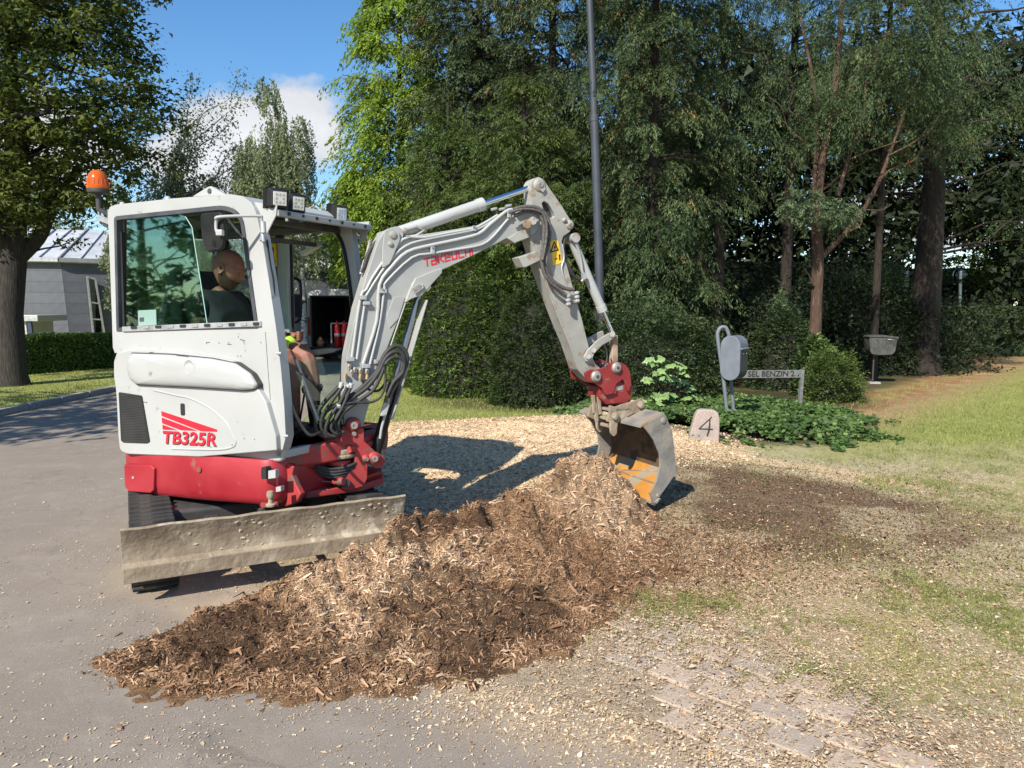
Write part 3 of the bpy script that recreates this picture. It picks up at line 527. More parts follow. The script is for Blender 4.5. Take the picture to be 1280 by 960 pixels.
# ------------------------------------------------------------------ the excavator
C0 = (-2.0, 5.68); FE = Frame(C0, -25.6); FU = Frame((-2.062, 5.602), -62.5); B0 = (-1.0, 5.2); FB = Frame(B0, 26.0)
EX = thing('excavator', (C0[0], C0[1], 0), 'white and red mini excavator with open cab standing behind its dozer blade on the road', 'excavator')
def E(mb, name, m, parent=EX, **k): return mb.build(name, M[m] if isinstance(m, str) else m, parent, **k)
def rrect(s0, s1, z0, z1, r, n=4):
    o = []
    for cx, cz, a0 in ((s1-r, z1-r, 0), (s0+r, z1-r, 90), (s0+r, z0+r, 180), (s1-r, z0+r, 270)):
        o += [(cx+r*math.cos(math.radians(a0+90*k/n)), cz+r*math.sin(math.radians(a0+90*k/n))) for k in range(n+1)]
    return o
def round_poly(pts, r, n=4):                          # rounds every corner of a polygon
    out = []
    for i in range(len(pts)):
        a, b, c = Vector(pts[i-1]), Vector(pts[i]), Vector(pts[(i+1) % len(pts)])
        ra = r[i] if isinstance(r, (list, tuple)) else r
        d1 = min(ra, (a-b).length*.45); d2 = min(ra, (c-b).length*.45); p = b+(a-b).normalized()*d1; q = b+(c-b).normalized()*d2
        if ra <= 1e-5: out.append(tuple(b)); continue
        for k in range(n+1):
            t = k/n; v = p*(1-t)**2+b*2*t*(1-t)+q*t*t; out.append((v.x, v.y))
    return out
# undercarriage: heading FU, s to the blade, w to the left (away from the street camera)
def make_track(w0, w1):
    R = .185; n0, n1 = -.62, 1.02; cz = .20; loop = []
    for k in range(9): a = math.pi/2+math.pi*k/8; loop.append((n0+R*math.cos(a), cz+R*math.sin(a)))
    for k in range(1, 14): loop.append((n0+(n1-n0)*k/14, cz-R))
    for k in range(9): a = -math.pi/2+math.pi*k/8; loop.append((n1+R*.94*math.cos(a), cz+R*math.sin(a)))
    for k in range(1, 14): loop.append((n1+(n0-n1)*k/14, cz+R-.012*math.sin(math.pi*k/14*3)**2))
    inner = [(n0+(s-n0)*.985 if s > n0 else s+.022, cz+(z-cz)*.88) for s, z in loop]; mb = MB(); n = len(loop)
    vs = [FU.P(s, w, z) for w in (w0, w1) for s, z in loop]+[FU.P(s, w, z) for w in (w0, w1) for s, z in inner]
    fs = []
    for i in range(n):
        j = (i+1) % n; fs += [(i, j, n+j, n+i), (2*n+i, 3*n+i, 3*n+j, 2*n+j), (i, 2*n+i, 2*n+j, j), (n+i, n+j, 3*n+j, 3*n+i)]
    mb.add(vs, fs); tr = E(mb, 'rubber_track', 'rubber', smooth=False)
    L_ = [0]
    for i in range(n): L_.append(L_[-1]+math.dist(loop[i], loop[(i+1) % n]))
    m = 42; wc = (w0+w1)/2; lug = None
    for k in range(m):
        t = L_[-1]*k/m; i = max(j for j in range(n) if L_[j] <= t); f = (t-L_[i])/(L_[i+1]-L_[i]); a, b = loop[i], loop[(i+1) % n]; s = a[0]+(b[0]-a[0])*f; z = a[1]+(b[1]-a[1])*f
        dx, dz = b[0]-a[0], b[1]-a[1]; l = math.hypot(dx, dz); dx /= l; dz /= l; nx, nz_ = (dz, -dx)
        if (s-(n0+n1)/2)*nx+(z-cz)*nz_ < 0: nx, nz_ = -nx, -nz_
        c = FU.P(s+nx*.010, wc, z+nz_*.010); q = MB().obox(c, FU.P(dx*.022, 0, 0)-FU.P(0, 0, 0)+Vector((0, 0, dz*.022)), (FU.P(0, (w1-w0)/2-.004, 0)-FU.P(0, 0, 0)), FU.P(nx*.014, 0, 0)-FU.P(0, 0, 0)+Vector((0, 0, nz_*.014)))
        E(q, 'track_lug', 'rubber', tr, bevel=.005, seg=1)
    for s in (n0, -.35, -.08, .25, .58, n1):
        r = .15 if s in (n0, n1) else .07; z = cz if s in (n0, n1) else .12
        E(MB().cyl(FU.P(s, w0+.03, z), FU.P(s, w1-.03, z), r, 18), 'track_roller', 'dark', tr)
    E(MB().box(FU, -.60, .98, w0+.06, w1-.06, .13, .30), 'track_frame', 'dark', tr, bevel=.02)
make_track(-.80, -.54); make_track(.54, .80)
E(MB().box(FU, -.55, .62, -.56, .56, .20, .36), 'undercarriage_frame', 'dark', bevel=.03)
E(MB().cyl((C0[0], C0[1], .33), (C0[0], C0[1], .46), .36, 28), 'slew_ring', 'dark')
# dozer blade
bl = [(1.33, .47), (1.345, .476), (1.36, .466), (1.335, .42), (1.318, .36), (1.312, .31), (1.318, .262), (1.35, .235), (1.352, .165), (1.34, .163), (1.325, .20), (1.285, .25), (1.285, .36), (1.305, .43)]
W0B, W1B = -.84, .83
def blade_mesh():
    nseg = 56; mb = MB(); n = len(bl); vs = []
    for k in range(nseg+1):
        w = W0B+(W1B-W0B)*k/nseg
        for i, (s, z) in enumerate(bl):
            j = .003*math.sin(w*31+i*2.1)+.002*math.sin(w*77+i); vs.append(FU.P(s+j*.6, w, z+(.004*math.sin(w*19)*math.sin(w*7) if i in (0, 1, 2) else 0)+(j*.8 if i in (8, 9) else 0)))
    fs = [(k*n+i, k*n+(i+1) % n, (k+1)*n+(i+1) % n, (k+1)*n+i) for k in range(nseg) for i in range(n)]+[tuple(range(n))[::-1], tuple(nseg*n+i for i in range(n))]
    return mb.add(vs, fs)
bd = E(blade_mesh(), 'dozer_blade', 'steelmud', angle=30, bevel=.002, seg=1)
E(MB().box(FU, 1.348, 1.362, W0B+.003, W1B-.003, .158, .243), 'cutting_edge', 'steelmud', bd, bevel=.003)
mud = MB()
for k in range(46):
    w = random.choice([random.uniform(-.5, .78), random.gauss(-.18, .06), random.gauss(.30, .1), random.gauss(.62, .05)]); z = random.uniform(.25, .44); s = np.interp(z, [.262, .31, .36, .42, .466], [1.318, 1.312, 1.318, 1.335, 1.36]); r = random.uniform(.004, .014)
    c = FU.P(float(s)+.001, w, z); v = []
    for a in range(7): v.append(c+(FU.P(0, r*math.cos(a*.9)*random.uniform(.7, 1.6), 0)-FU.P(0, 0, 0))+Vector((0, 0, r*math.sin(a*.9)*random.uniform(.6, 1.1))))
    v.append(c+(FU.P(r*.55, 0, 0)-FU.P(0, 0, 0))); mud.add(v, [(a, (a+1) % 7, 7) for a in range(7)])
E(mud, 'dried_mud', mat('dried_mud', (.34, .27, .18), (.46, .385, .27), rough=.95, scale=40, bump=.4), bd)['kind'] = 'stuff'
for w in (-.30, .30): E(MB().bar(FU.P(.5, w, .24), FU.P(1.31, w, .30), .09, .10), 'blade_arm', 'dark', bevel=.01)
E(MB().cyl(FU.P(.55, 0, .36), FU.P(1.0, 0, .37), .04).cyl(FU.P(1.0, 0, .37), FU.P(1.28, 0, .36), .022), 'blade_cylinder', 'dark')
p_ = FE.W(338, 618, -.80); E(MB().lathe(p_-Vector((0, 0, .075)), (0, 0, 1), [(0, .03), (.012, .03), (.02, .015), (.045, .014), (.055, .022), (.075, .026), (.095, .02), (.101, .004)], 16), 'ball_hitch', 'steelmud')
E(MB().bar(p_+Vector((-.06, .14, -.10)), p_+Vector((.0, 0, -.075)), .07, .012).bar(FE.P(.55, -.5, .385), p_+Vector((-.02, .06, -.085)), .10, .03), 'hitch_plate', 'redcast', bevel=.003)
# counterweight skirt, in plan
sk = [(.87, -.745), (.30, -.775), (-.30, -.765), (-.575, -.70), (-.66, -.58), (-.78, -.25), (-.80, .1), (-.74, .45), (-.60, .68), (-.3, .72), (.25, .68), (.58, .50), (.80, .28), (.93, .05), (.93, -.25), (.90, -.55)]
def inset(poly, k): c = Vector((.05, 0)); return [tuple(c+(Vector(p)-c)*k) for p in poly]
skr = round_poly(sk, .10, 4)
mb = MB(); lv = [(.375, .955), (.385, .975), (.41, .99), (.47, 1.0), (.60, 1.004), (.68, 1.0), (.715, .985)]
n = len(skr); vs = []
for z, k in lv:
    for (s, w) in inset(skr, k): vs.append(FE.P(s, w, z+.055*(s+.5)/1.3*(1 if z < .45 else .25)))
fs = [(a*n+i, a*n+(i+1) % n, (a+1)*n+(i+1) % n, (a+1)*n+i) for a in range(len(lv)-1) for i in range(n)]+[tuple(range(n))[::-1], tuple((len(lv)-1)*n+i for i in range(n))]
skirt = E(mb.add(vs, fs), 'counterweight_skirt', 'red', angle=50)
hatch = round_poly(FE.poly([(157, 580), (190, 581), (195, 585), (194, 613), (190, 616), (163, 614), (158, 608)], -.775), .012)
E(MB().prism(FE, hatch, -.79, -.72), 'skirt_hatch', 'red', skirt, bevel=.008)
E(MB().cyl(FE.W(166, 597, -.795), FE.W(166, 597, -.795)+Vector((.002, .012, 0)), .009, 12), 'hatch_screw', 'galv', skirt)
E(MB().cyl(FE.W(248, 587, -.788), FE.W(248, 587, -.788)+Vector((.01, .03, 0)), .020, 16), 'skirt_bolt', 'redcast', skirt)
E(MB().prism(FE, round_poly(FE.poly([(330, 583), (336, 583), (336, 598), (330, 598)], -.76), .012), -.785, -.74), 'skirt_slot', 'ink', skirt)
E(MB().prism(FE, FE.poly([(337, 588), (346, 587), (346, 597), (337, 598)], -.76), -.772, -.74), 'reflector_sticker', 'white', skirt)
E(MB().prism(FE, FE.poly([(348, 608), (354, 607), (354, 613), (348, 614)], -.73), -.752, -.72), 'small_sticker', 'white', skirt)
# front frame that carries the swing post
E(MB().plan(FE, [(.5, -.60), (.86, -.66), (1.02, -.40), (1.10, -.15), (1.10, .2), (.9, .5), (.5, .5)], .66, .80), 'front_deck', 'redcast', bevel=.02)
E(MB().plan(FE, [(.5, -.4), (.9, -.45), (1.12, -.12), (1.12, .12), (.9, .4), (.5, .4)], .42, .47), 'front_deck_plate', 'redcast', bevel=.01)
E(MB().prism(FE, [(.86, .40), (.96, .44), (1.00, .50), (.96, .56), (.93, .62), (.95, .68), (.80, .72), (.70, .60), (.74, .44)], -.62, -.57), 'front_frame_cheek', 'redcast', bevel=.01)
# main body under the cab
body = [(-.555, .70), (-.57, .95), (-.575, 1.25), (-.56, 1.42), (.93, 1.42), (.955, 1.2), (.955, .80), (.94, .745), (.90, .715)]
E(MB().prism(FE, body, -.70, -.645), 'lower_body', 'white', bevel=.02)
E(MB().prism(FE, [(-.55, .72), (-.56, 1.42), (.10, 1.42), (.20, .80), (.86, .80), (.88, .72)], -.64, .28), 'cab_base', 'interior', bevel=.01)
seg_ = MB().prism(FE, [(-.56, .70), (-.56, 1.0), (-.9, .98), (-.93, .78), (-.85, .70)], -.2, .45); 
E(MB().plan(FE, inset(skr, .97), .70, 1.30, inset(skr, .93)), 'engine_cover', 'white', bevel=.05, seg=4) if False else None
rear = [p for p in skr if p[0] < -.3]
E(MB().plan(FE, inset([p for p in skr if p[0] < .0 and p[1] > -.60], .975), .71, 1.36, inset([p for p in skr if p[0] < .0 and p[1] > -.60], .90)), 'engine_cover', 'white', bevel=.05, seg=4)
cov = FE.poly([(147, 441), (143.5, 452), (143.5, 470), (146, 487), (147, 500), (149, 545), (151, 563), (160, 567.5), (250, 571), (347, 563), (346, 545), (334, 503), (314, 470), (291, 450.5), (262, 445), (220, 439.5), (165, 437)], -.765)
cov = round_poly(cov, [.012]*6+[.03]*2+[.01]*9, 3)
cover = E(MB().prism(FE, cov, -.775, -.68), 'side_cover', 'white', bevel=.020, seg=4)
lidp = round_poly(FE.poly([(162, 442), (157, 452), (157, 464), (160, 474), (168, 480.5), (240, 484), (305, 488), (317, 486.5), (319, 481), (311, 467.5), (292, 454.5), (262, 448.5), (210, 443.5)], -.80), .012, 3)
cx_, cz_ = np.mean([p[0] for p in lidp]), np.mean([p[1] for p in lidp])
E(MB().prism(FE, [(cx_+(a-cx_)*1.012, cz_+(b-cz_)*1.06) for a, b in lidp], -.779, -.74), 'lid_gap', 'dark', cover)
mb = MB(); n = len(lidp); vs = []
for k, w in ((1, -.776), (.995, -.790), (.975, -.800), (.86, -.812), (.60, -.822), (.25, -.826)): vs += [FE.P(cx_+(a-cx_)*k, w, cz_+(b-cz_)*(k if k > .9 else k)+(.012*(1-k))) for a, b in lidp]
fs = [(a*n+i, a*n+(i+1) % n, (a+1)*n+(i+1) % n, (a+1)*n+i) for a in range(5) for i in range(n)]+[tuple(5*n+i for i in range(n)), tuple(range(n))[::-1]]
lid = E(mb.add(vs, fs), 'fuel_lid', 'white', cover, angle=60)
hp = FE.W(237, 459, -.824); nrm = FE.P(0, -1, 0)-FE.P(0, 0, 0)
E(MB().lathe(hp-nrm*.01, nrm, [(0, .052), (.010, .052), (.013, .047), (.010, .043), (.007, .02)], 24), 'lid_recess', 'white', cover)
E(MB().cyl(hp+Vector((.03, 0, .004)), hp+Vector((.03, 0, .004))+nrm*.006, .010, 12), 'lid_lock', 'steel', cover)
vent = round_poly(FE.poly([(149, 490), (178, 494.5), (183, 523), (188, 552), (184, 554), (155, 553), (152, 551)], -.775), .012, 3)
E(MB().prism(FE, vent, -.7805, -.72), 'vent_frame', 'ink', cover)
vb = MB()
for k in range(30):
    t = k/29; a = Vector(FE.at(151+3*t, 492+60*t, -.78)); b = Vector(FE.at(178+9*t, 495.5+57*t, -.78)); vb.bar(FE.P(a.x+.012, -.782, a.y), FE.P(b.x-.012, -.782, b.y), .004, .004)
E(vb, 'vent_mesh', 'dark', cover, smooth=False)
E(MB().prism(FE, round_poly(FE.poly([(226, 504), (231, 504.5), (231.5, 519), (226.5, 519)], -.775), .012), -.7795, -.70), 'key_slot', 'ink', cover)
rid = [FE.W(a, b, -.774) for a, b in [(192, 487.5), (220, 494), (238, 498), (262, 510), (282, 527), (292, 545), (295, 553), (290, 559), (270, 562), (215, 561)]]
E(MB().tube(smooth_path(rid, 5), .007, 8), 'pressed_ridge', 'white', cover)
# model name and stripes, flat print on the cover
def text_on(fr, string, pa, pb, height, w, m, name, parent, shear=0.0, off=.0, depth=.0015, sx=1.0, tracking=1.0, label=None):
    cu = bpy.data.curves.new('t', 'FONT'); cu.body = string; cu.size = 1; cu.shear = shear; cu.offset = off; cu.space_character = tracking
    ob = bpy.data.objects.new('t', cu); me = bpy.data.meshes.new_from_object(ob); vs = [v.co.copy() for v in me.vertices]; fs = [list(p.vertices) for p in me.polygons]
    bpy.data.objects.remove(ob); bpy.data.meshes.remove(me)
    x0 = min(v.x for v in vs); x1 = max(v.x for v in vs); y0 = min(v.y for v in vs); y1 = max(v.y for v in vs)
    a, b = Vector(fr.at(*pa, w)), Vector(fr.at(*pb, w)); d = b-a; up = Vector((-d.y, d.x)).normalized()*height
    out = []
    for v in vs:
        q = a+d*((v.x-x0)/(x1-x0))+up*((v.y-y0)/(y1-y0)); out.append(fr.P(q.x, w-depth, q.y))
    mb = MB(); mb.add(out, fs); return mb.build(name, M[m], parent, smooth=False, label=label)
px2m = (Vector(FE.at(271.6, 556, -.777))-Vector(FE.at(204.6, 553.5, -.777))).length/67
text_on(FE, 'TB325R', (205.5, 555.3), (271.5, 558.8), .0165*5.4, -.7765, 'ink', 'lettering_shadow', cover, shear=.18, off=.022)
text_on(FE, 'TB325R', (204.6, 554.3), (270.8, 557.8), .0165*5.4, -.7780, 'decal', 'lettering', cover, shear=.18, off=.022)
def tri(*pts): return FE.poly(pts, -.778)
for st in ([(201.6, 514), (271, 537), (271, 539.5), (251, 538.8), (202, 519.8)], [(202, 522), (246, 538.4), (226, 537.6), (202.8, 529)], [(203, 531), (221, 537.5), (203.4, 536.8)]):
    E(MB().prism(FE, tri(*st), -.7785, -.77), 'stripe', 'decal', cover, smooth=False)
# the cab
cab_out = FE.poly([(149, 441), (146.5, 434), (145.5, 400), (143, 330), (140.5, 268), (142.5, 260), (150, 256.5), (220, 249), (292, 243.5), (308, 246), (319, 254), (325, 266), (333, 300), (341, 350), (350, 410), (356, 460), (360, 505), (362, 545), (358, 561), (349, 563), (346, 545), (334, 503), (314, 470), (291, 450)], -.70)
hole = round_poly(FE.poly([(152, 414), (149, 274), (151, 271), (283, 257.5), (300, 262), (310, 275), (328.5, 410)], -.70), [.01, .02, .02, .05, .05, .04, .01], 3)
cab_side = E(MB().prism(FE, cab_out, -.735, -.66, holes=[hole]), 'cab_side', 'white', bevel=.012, seg=3)
def ring(fr, outer, k, w0, w1, name, m, parent):
    c = Vector((np.mean([p[0] for p in outer]), np.mean([p[1] for p in outer]))); inn = []
    n = len(outer)
    for i in range(n):
        a, b, d = Vector(outer[i-1]), Vector(outer[i]), Vector(outer[(i+1) % n]); t = ((b-a).normalized()+(d-b).normalized()).normalized(); nn = Vector((-t.y, t.x))
        if nn.dot(c-b) < 0: nn = -nn
        inn.append(tuple(b+nn*k))
    return E(MB().prism(fr, outer, w0, w1, holes=[inn]), name, m, parent), inn
ringo, inner = ring(FE, hole, .026, -.741, -.69, 'window_seal', 'seal', cab_side)
E(MB().bar(FE.W(154, 411.5, -.738), FE.W(327, 404.5, -.738), .02, .035), 'window_rail', 'galv', cab_side, bevel=.003)
for k in range(11):
    t = (k+.5)/11; E(MB().bar(FE.W(156+168*t, 409.8-5.2*t, -.752), FE.W(163+168*t, 409.5-5.2*t, -.752), .004, .018), 'rail_clip', 'galv' if k % 2 else 'ink', cab_side)
# sliding pane: covers the rear half, its front edge curved
pane = FE.poly([(158, 411), (158.5, 275), (222, 267), (232, 271), (240, 284), (244, 310), (252, 360), (259, 405)], -.715)
E(MB().prism(FE, pane, -.718, -.713), 'sliding_window', 'glass', cab_side, smooth=False)
E(MB().tube([FE.W(*p, -.717) for p in [(222, 267), (232, 271), (240, 284), (244, 310), (252, 360), (259, 405)]], .003, 6), 'pane_edge', mat('pane_edge', (.35, .55, .48), rough=.2), cab_side)
E(MB().prism(FE, FE.poly([(172.5, 388), (195, 387), (195.5, 406), (173, 407.5)], -.721), -.7215, -.719), 'window_notice', 'paper', cab_side, smooth=False)
E(MB().prism(FE, FE.poly([(174.5, 397), (180, 396.7), (180, 402), (174.5, 402.3)], -.722), -.7225, -.7218), 'notice_print', 'seal', cab_side, smooth=False)
E(MB().bar(FE.W(247, 365, -.722), FE.W(249, 377, -.722), .010, .008), 'window_latch', 'ink', cab_side)
E(MB().bar(FE.W(153, 290, -.70), FE.W(157, 412, -.70), .03, .02), 'window_channel', 'ink', cab_side)
# roof, rear, far side
roofp = FE.poly([(143.5, 262), (150, 256.5), (220, 249), (292, 243.5), (308, 246), (318, 254)], -.70)
roofp = roofp+[(a-.02 if i else a-.04, b-.045) for i, (a, b) in enumerate(roofp[::-1])]
E(MB().prism(FE, roofp, -.665, .26), 'cab_roof', 'white', bevel=.012, seg=3)
E(MB().prism(FE, [(.0, 2.345), (.72, 2.33), (.72, 2.30), (.0, 2.31)], -.60, .20), 'raised_windscreen', 'glass2')
E(MB().prism(FE, [(-.48, 2.34), (.70, 2.345), (.70, 2.32), (-.48, 2.315)], -.64, .22), 'cab_lining', 'interior')
E(MB().prism(FE, [(-.56, 1.40), (-.56, 1.52), (-.53, 1.52), (-.53, 1.40)], -.66, .26), 'rear_wall', 'white')
for w in (-.66, .18): E(MB().prism(FE, [(-.56, 1.52), (-.535, 2.33), (-.49, 2.33), (-.51, 1.52)], w, w+.07), 'rear_pillar', 'interior', bevel=.008)
E(MB().prism(FE, [(-.545, 1.52), (-.52, 2.33), (-.515, 2.33), (-.54, 1.52)], -.59, .18), 'rear_window', 'glass2')
E(MB().prism(FE, [(-.56, 1.40), (-.56, 1.50), (.16, 1.50), (.16, 1.40)], .20, .26), 'far_sill', 'interior', bevel=.008)
E(MB().prism(FE, [(-.53, 2.25), (.74, 2.27), (.70, 2.345), (-.53, 2.345)], .19, .26), 'far_roof_rail', 'interior', bevel=.01)
fp = FE.poly([(345, 300), (362, 300), (366, 455), (349, 455)], .22)
doorpost = E(MB().prism(FE, fp, .19, .26), 'door_post', 'white', bevel=.01)
E(MB().tube([FE.W(363.5, 300, .185), FE.W(367.5, 460, .185)], .012, 8), 'door_seal', 'black', doorpost)
yl = MB().prism(FE, FE.poly([(336.5, 304), (345, 304.5), (346, 333), (338, 333)], .175), .176, .179); E(yl, 'warning_sticker', 'yellow', doorpost, smooth=False)
E(MB().prism(FE, FE.poly([(341-.8, 322), (344, 328), (338.5, 328)], .170), .171, .174).prism(FE, FE.poly([(340, 309), (341.5, 309), (341.5, 316), (340, 316)], .170), .171, .174), 'sticker_print', 'ink', doorpost, smooth=False)
E(MB().prism(FE, FE.poly([(330, 300), (346, 300), (349, 460), (333, 460)], .19), .180, .20), 'inner_post_panel', 'interior', doorpost)
E(MB().tube(smooth_path([FE.W(*p, .27) for p in [(366, 347), (373, 350), (376, 358), (376, 393), (372, 402), (364, 404)]], 4), .011, 8), 'grab_handle', 'black', doorpost)
E(MB().prism(FE, [(-.48, 1.52), (-.48, 2.24), (.14, 2.25), (.16, 1.52)], .225, .230), 'far_window', 'glass2')
for a, b in (((-.50, 1.48), (-.48, 2.28)), ((.12, 1.48), (.11, 2.28))): E(MB().bar(FE.P(a[0], .225, a[1]), FE.P(b[0], .225, b[1]), .05, .05), 'far_window_post', 'black', bevel=.006)
# far front pillar and near seal
fpil = [(404, 279), (418, 287), (428, 305), (435, 340), (441, 390), (445, 440), (440, 490), (412, 532), (404, 541), (418, 548), (432, 530), (455, 470), (459, 440), (457, 400), (451, 350), (445, 310), (441, 278)]
E(MB().prism(FE, FE.poly(fpil, .22), .19, .26), 'front_pillar', 'white', bevel=.01)
E(MB().tube(smooth_path([FE.W(*p, .185) for p in fpil[1:9]], 4), .014, 8), 'pillar_seal', 'black')
E(MB().tube(smooth_path([FE.W(*p, -.655) for p in [(328, 268), (336, 300), (345, 350), (353, 410), (357.5, 450), (361, 490), (371, 520), (386, 543), (402, 540)]], 5), .011, 8), 'front_seal', 'black')
# bottom lip across the front
E(MB().plan(FE, [(.93, -.70), (.955, -.66), (.97, -.40), (.97, .0), (.96, .26), (.86, .26), (.86, -.70)], .745, .80), 'front_sill', 'white', bevel=.01)
gl = MB().add([FE.W(364, 451, -.60), FE.W(396, 528, -.60), FE.P(.93, .2, .80), FE.W(441, 440, .20)], [(0, 1, 2, 3)]); E(gl, 'lower_windscreen', 'glass', smooth=False)
E(MB().tube([FE.W(364, 451, -.60), FE.W(397, 530, -.60)], .006, 6), 'glass_edge', 'glass2')
E(MB().tube([FE.W(371, 449, -.58), FE.W(398, 526, -.58)], .010, 6), 'wiper_arm', 'seal')
for a, b in ((348, 441.5), (356.5, 545)): E(MB().cyl(FE.W(a, b, -.735), FE.W(a, b, -.76), .010, 8).cyl(FE.W(a+4, b, -.76), FE.W(a-2, b, -.76), .008, 8), 'door_buffer', 'white')
E(MB().tube([FE.W(331.8, 415, -.7358), FE.W(334.5, 455, -.7358), FE.W(338, 500, -.7358)], .0018, 5), 'panel_seam', 'seal')
for pts_ in ([(300, 424), (306, 426)], [(258, 428), (262, 428)], [(284, 430), (289, 430.5)], [(186, 441), (192, 440)], [(220, 444), (236, 446)], [(176, 502), (184, 503)], [(262, 540), (259, 552), (264, 560)]): E(MB().tube([FE.W(*p, -.7365 if p[1] < 436 else (-.776 if p[1] > 455 or p[0] < 200 else -.8)) for p in pts_], .0022, 4), 'paint_chip', 'dark', cab_side)
for a, b in ((258, 429), (274, 428.5), (286, 428), (298, 421), (326, 428), (301, 445), (297, 445)): E(MB().cyl(FE.W(a, b, -.7375), FE.W(a, b, -.734), .0045, 6), 'rivet_hole', 'steelmud', cab_side)
for a, b in ((183, 503), (305, 548), (318, 549), (290, 556), (257, 470)): E(MB().cyl(FE.W(a, b, -.7785), FE.W(a, b, -.77), .004, 6), 'rivet_hole', 'steelmud', cover)
# visor with work lamps
va = FE.P(.80, -.66, 2.335); E(MB().prism(FE, [(.70, 2.37), (.95, 2.33), (.94, 2.27), (.86, 2.16), (.74, 2.31)], -.70, -.69), 'visor_cheek', 'white', bevel=.003)
E(MB().prism(FE, [(.66, 2.355), (.95, 2.305), (.955, 2.265), (.935, 2.262), (.66, 2.33)], -.69, .27), 'visor', 'offwhite', bevel=.006)
for k in range(7): w = -.60+.13*k; E(MB().cyl(FE.P(.952, w, 2.287), FE.P(.960, w, 2.287), .008 if k % 2 else .012, 10), 'visor_hole', 'ink')
E(MB().prism(FE, [(.82, 2.33), (.94, 2.33), (.90, 2.20), (.86, 2.18)], .255, .267), 'visor_cheek', 'offwhite', bevel=.003)
E(MB().bar(FE.P(.72, -.60, 2.26), FE.P(.70, .2, 2.26), .05, .03), 'cab_crossbar', 'dark'); E(MB().bar(FE.P(.60, -.60, 2.16), FE.P(.58, .2, 2.16), .03, .03), 'screen_rail', 'dark')
E(MB().bar(FE.W(400, 305, .1), FE.W(378, 318, .1), .05, .03), 'wiper_motor', 'galv')
for (px, py, w, yaw, tl) in ((349, 248, -.66, 22, 0), (371, 254, -.46, 12, -1), (425, 267, .14, 12, 0)):
    s, z = FE.at(px, py, w); c = FE.P(s-.02, w, z); a = math.radians(-25.6-yaw); f = Vector((math.cos(a), math.sin(a), -.10)).normalized(); r = Vector((0, 0, 1)).cross(f).normalized(); u = f.cross(r)
    lp = E(MB().obox(c, f*.040, r*.064, u*.060), 'work_lamp', 'black', bevel=.014, seg=3)
    E(MB().obox(c+f*.039, f*.006, r*.053, u*.050), 'lens_rim', 'ink', lp, bevel=.008)
    E(MB().obox(c+f*.044, f*.003, r*.044, u*.042), 'lens', 'lens', lp, bevel=.006)
    for i in (-1, 0, 1):
        for j in (-1, 0, 1):
            if abs(i)+abs(j) == 1 or (i and j): E(MB().cyl(c+f*.046+r*.023*i+u*.023*j, c+f*.049+r*.023*i+u*.023*j, .008, 8), 'lamp_diode', 'galv', lp)
    for k in range(4): E(MB().obox(c-f*(.012+.011*k), f*.003, r*.069, u*.064), 'cooling_fin', 'black', lp, bevel=.002)
    E(MB().bar(c-u*.055-f*.01, c-u*.11-f*.01, .03, .008), 'lamp_bracket', 'dark', lp)
p1 = FE.W(441, 283, .30); E(MB().obox(FE.W(430, 262, .2), (.022, 0, 0), (0, .02, 0), (0, 0, .03)), 'lamp_relay', 'black', bevel=.006)
# lifting eye, bumps, beacon
E(MB().prism(FE, round_poly(FE.poly([(243, 246), (262, 234), (266, 233), (271, 236), (284, 243.5)], -.60), [.005, .02, .02, .02, .005]), -.615, -.59, holes=[[(FE.at(264, 239.6, -.60)[0]+.021*math.cos(k*.785), FE.at(264, 239.6, -.60)[1]+.021*math.sin(k*.785)) for k in range(8)]]), 'lifting_eye', 'white', bevel=.003)
for a, b in ((210, 248), (153, 255)): q = FE.W(a, b, -.60); E(MB().lathe(q-Vector((0, 0, .01)), (0, 0, 1), [(0, .02), (.015, .018), (.024, .008)], 12), 'roof_bolt', 'white')
bx = FE.W(123, 243, -.52)
bea = E(MB().lathe(bx, (0, 0, 1), [(0, .045), (.01, .072), (.03, .076), (.04, .074)], 24), 'beacon_base', 'dark')
mam, t = new_mat('amber_dome'); N = t.nodes.new; L = t.links.new; g = N('ShaderNodeBsdfPrincipled'); g.inputs['Base Color'].default_value = (.85, .15, .01, 1); g.inputs['Roughness'].default_value = .12; g.inputs['Transmission Weight'].default_value = .35; o = N('ShaderNodeOutputMaterial'); L(g.outputs[0], o.inputs[0])
E(MB().lathe(bx+Vector((0, 0, .038)), (0, 0, 1), [(0, .076), (.02, .078), (.025, .073), (.07, .070), (.105, .060), (.128, .042), (.138, .02), (.140, .001)], 28), 'beacon_dome', mam, bea, angle=25)
dome_rib = MB()
for k in range(18):
    a = k*math.pi/9; dome_rib.tube([bx+Vector((.0735*math.cos(a), .0735*math.sin(a), .065)), bx+Vector((.071*math.cos(a), .071*math.sin(a), .105))], .0025, 4)
E(dome_rib, 'beacon_ribs', mam, bea)['kind'] = 'stuff'
E(MB().cyl(bx-Vector((0, 0, .12)), bx, .022, 12).bar(bx-Vector((0, 0, .11)), FE.P(-.55, -.50, 2.28), .03, .03).tube([bx-Vector((.0, 0, .10)), bx-Vector((-.02, .02, .2)), FE.P(-.62, -.5, 2.12), FE.P(-.57, -.5, 2.1)], .008, 6), 'beacon_bracket', 'dark', bea)
E(MB().bar(bx-Vector((0, .02, .17)), FE.P(-.54, -.5, 2.24), .02, .04), 'beacon_arm', 'galv', bea)
E(MB().prism(FE, FE.poly([(137, 262), (140, 262), (142, 290), (138.5, 288)], -.66), -.68, -.60), 'rear_gutter', 'galv', bevel=.004)
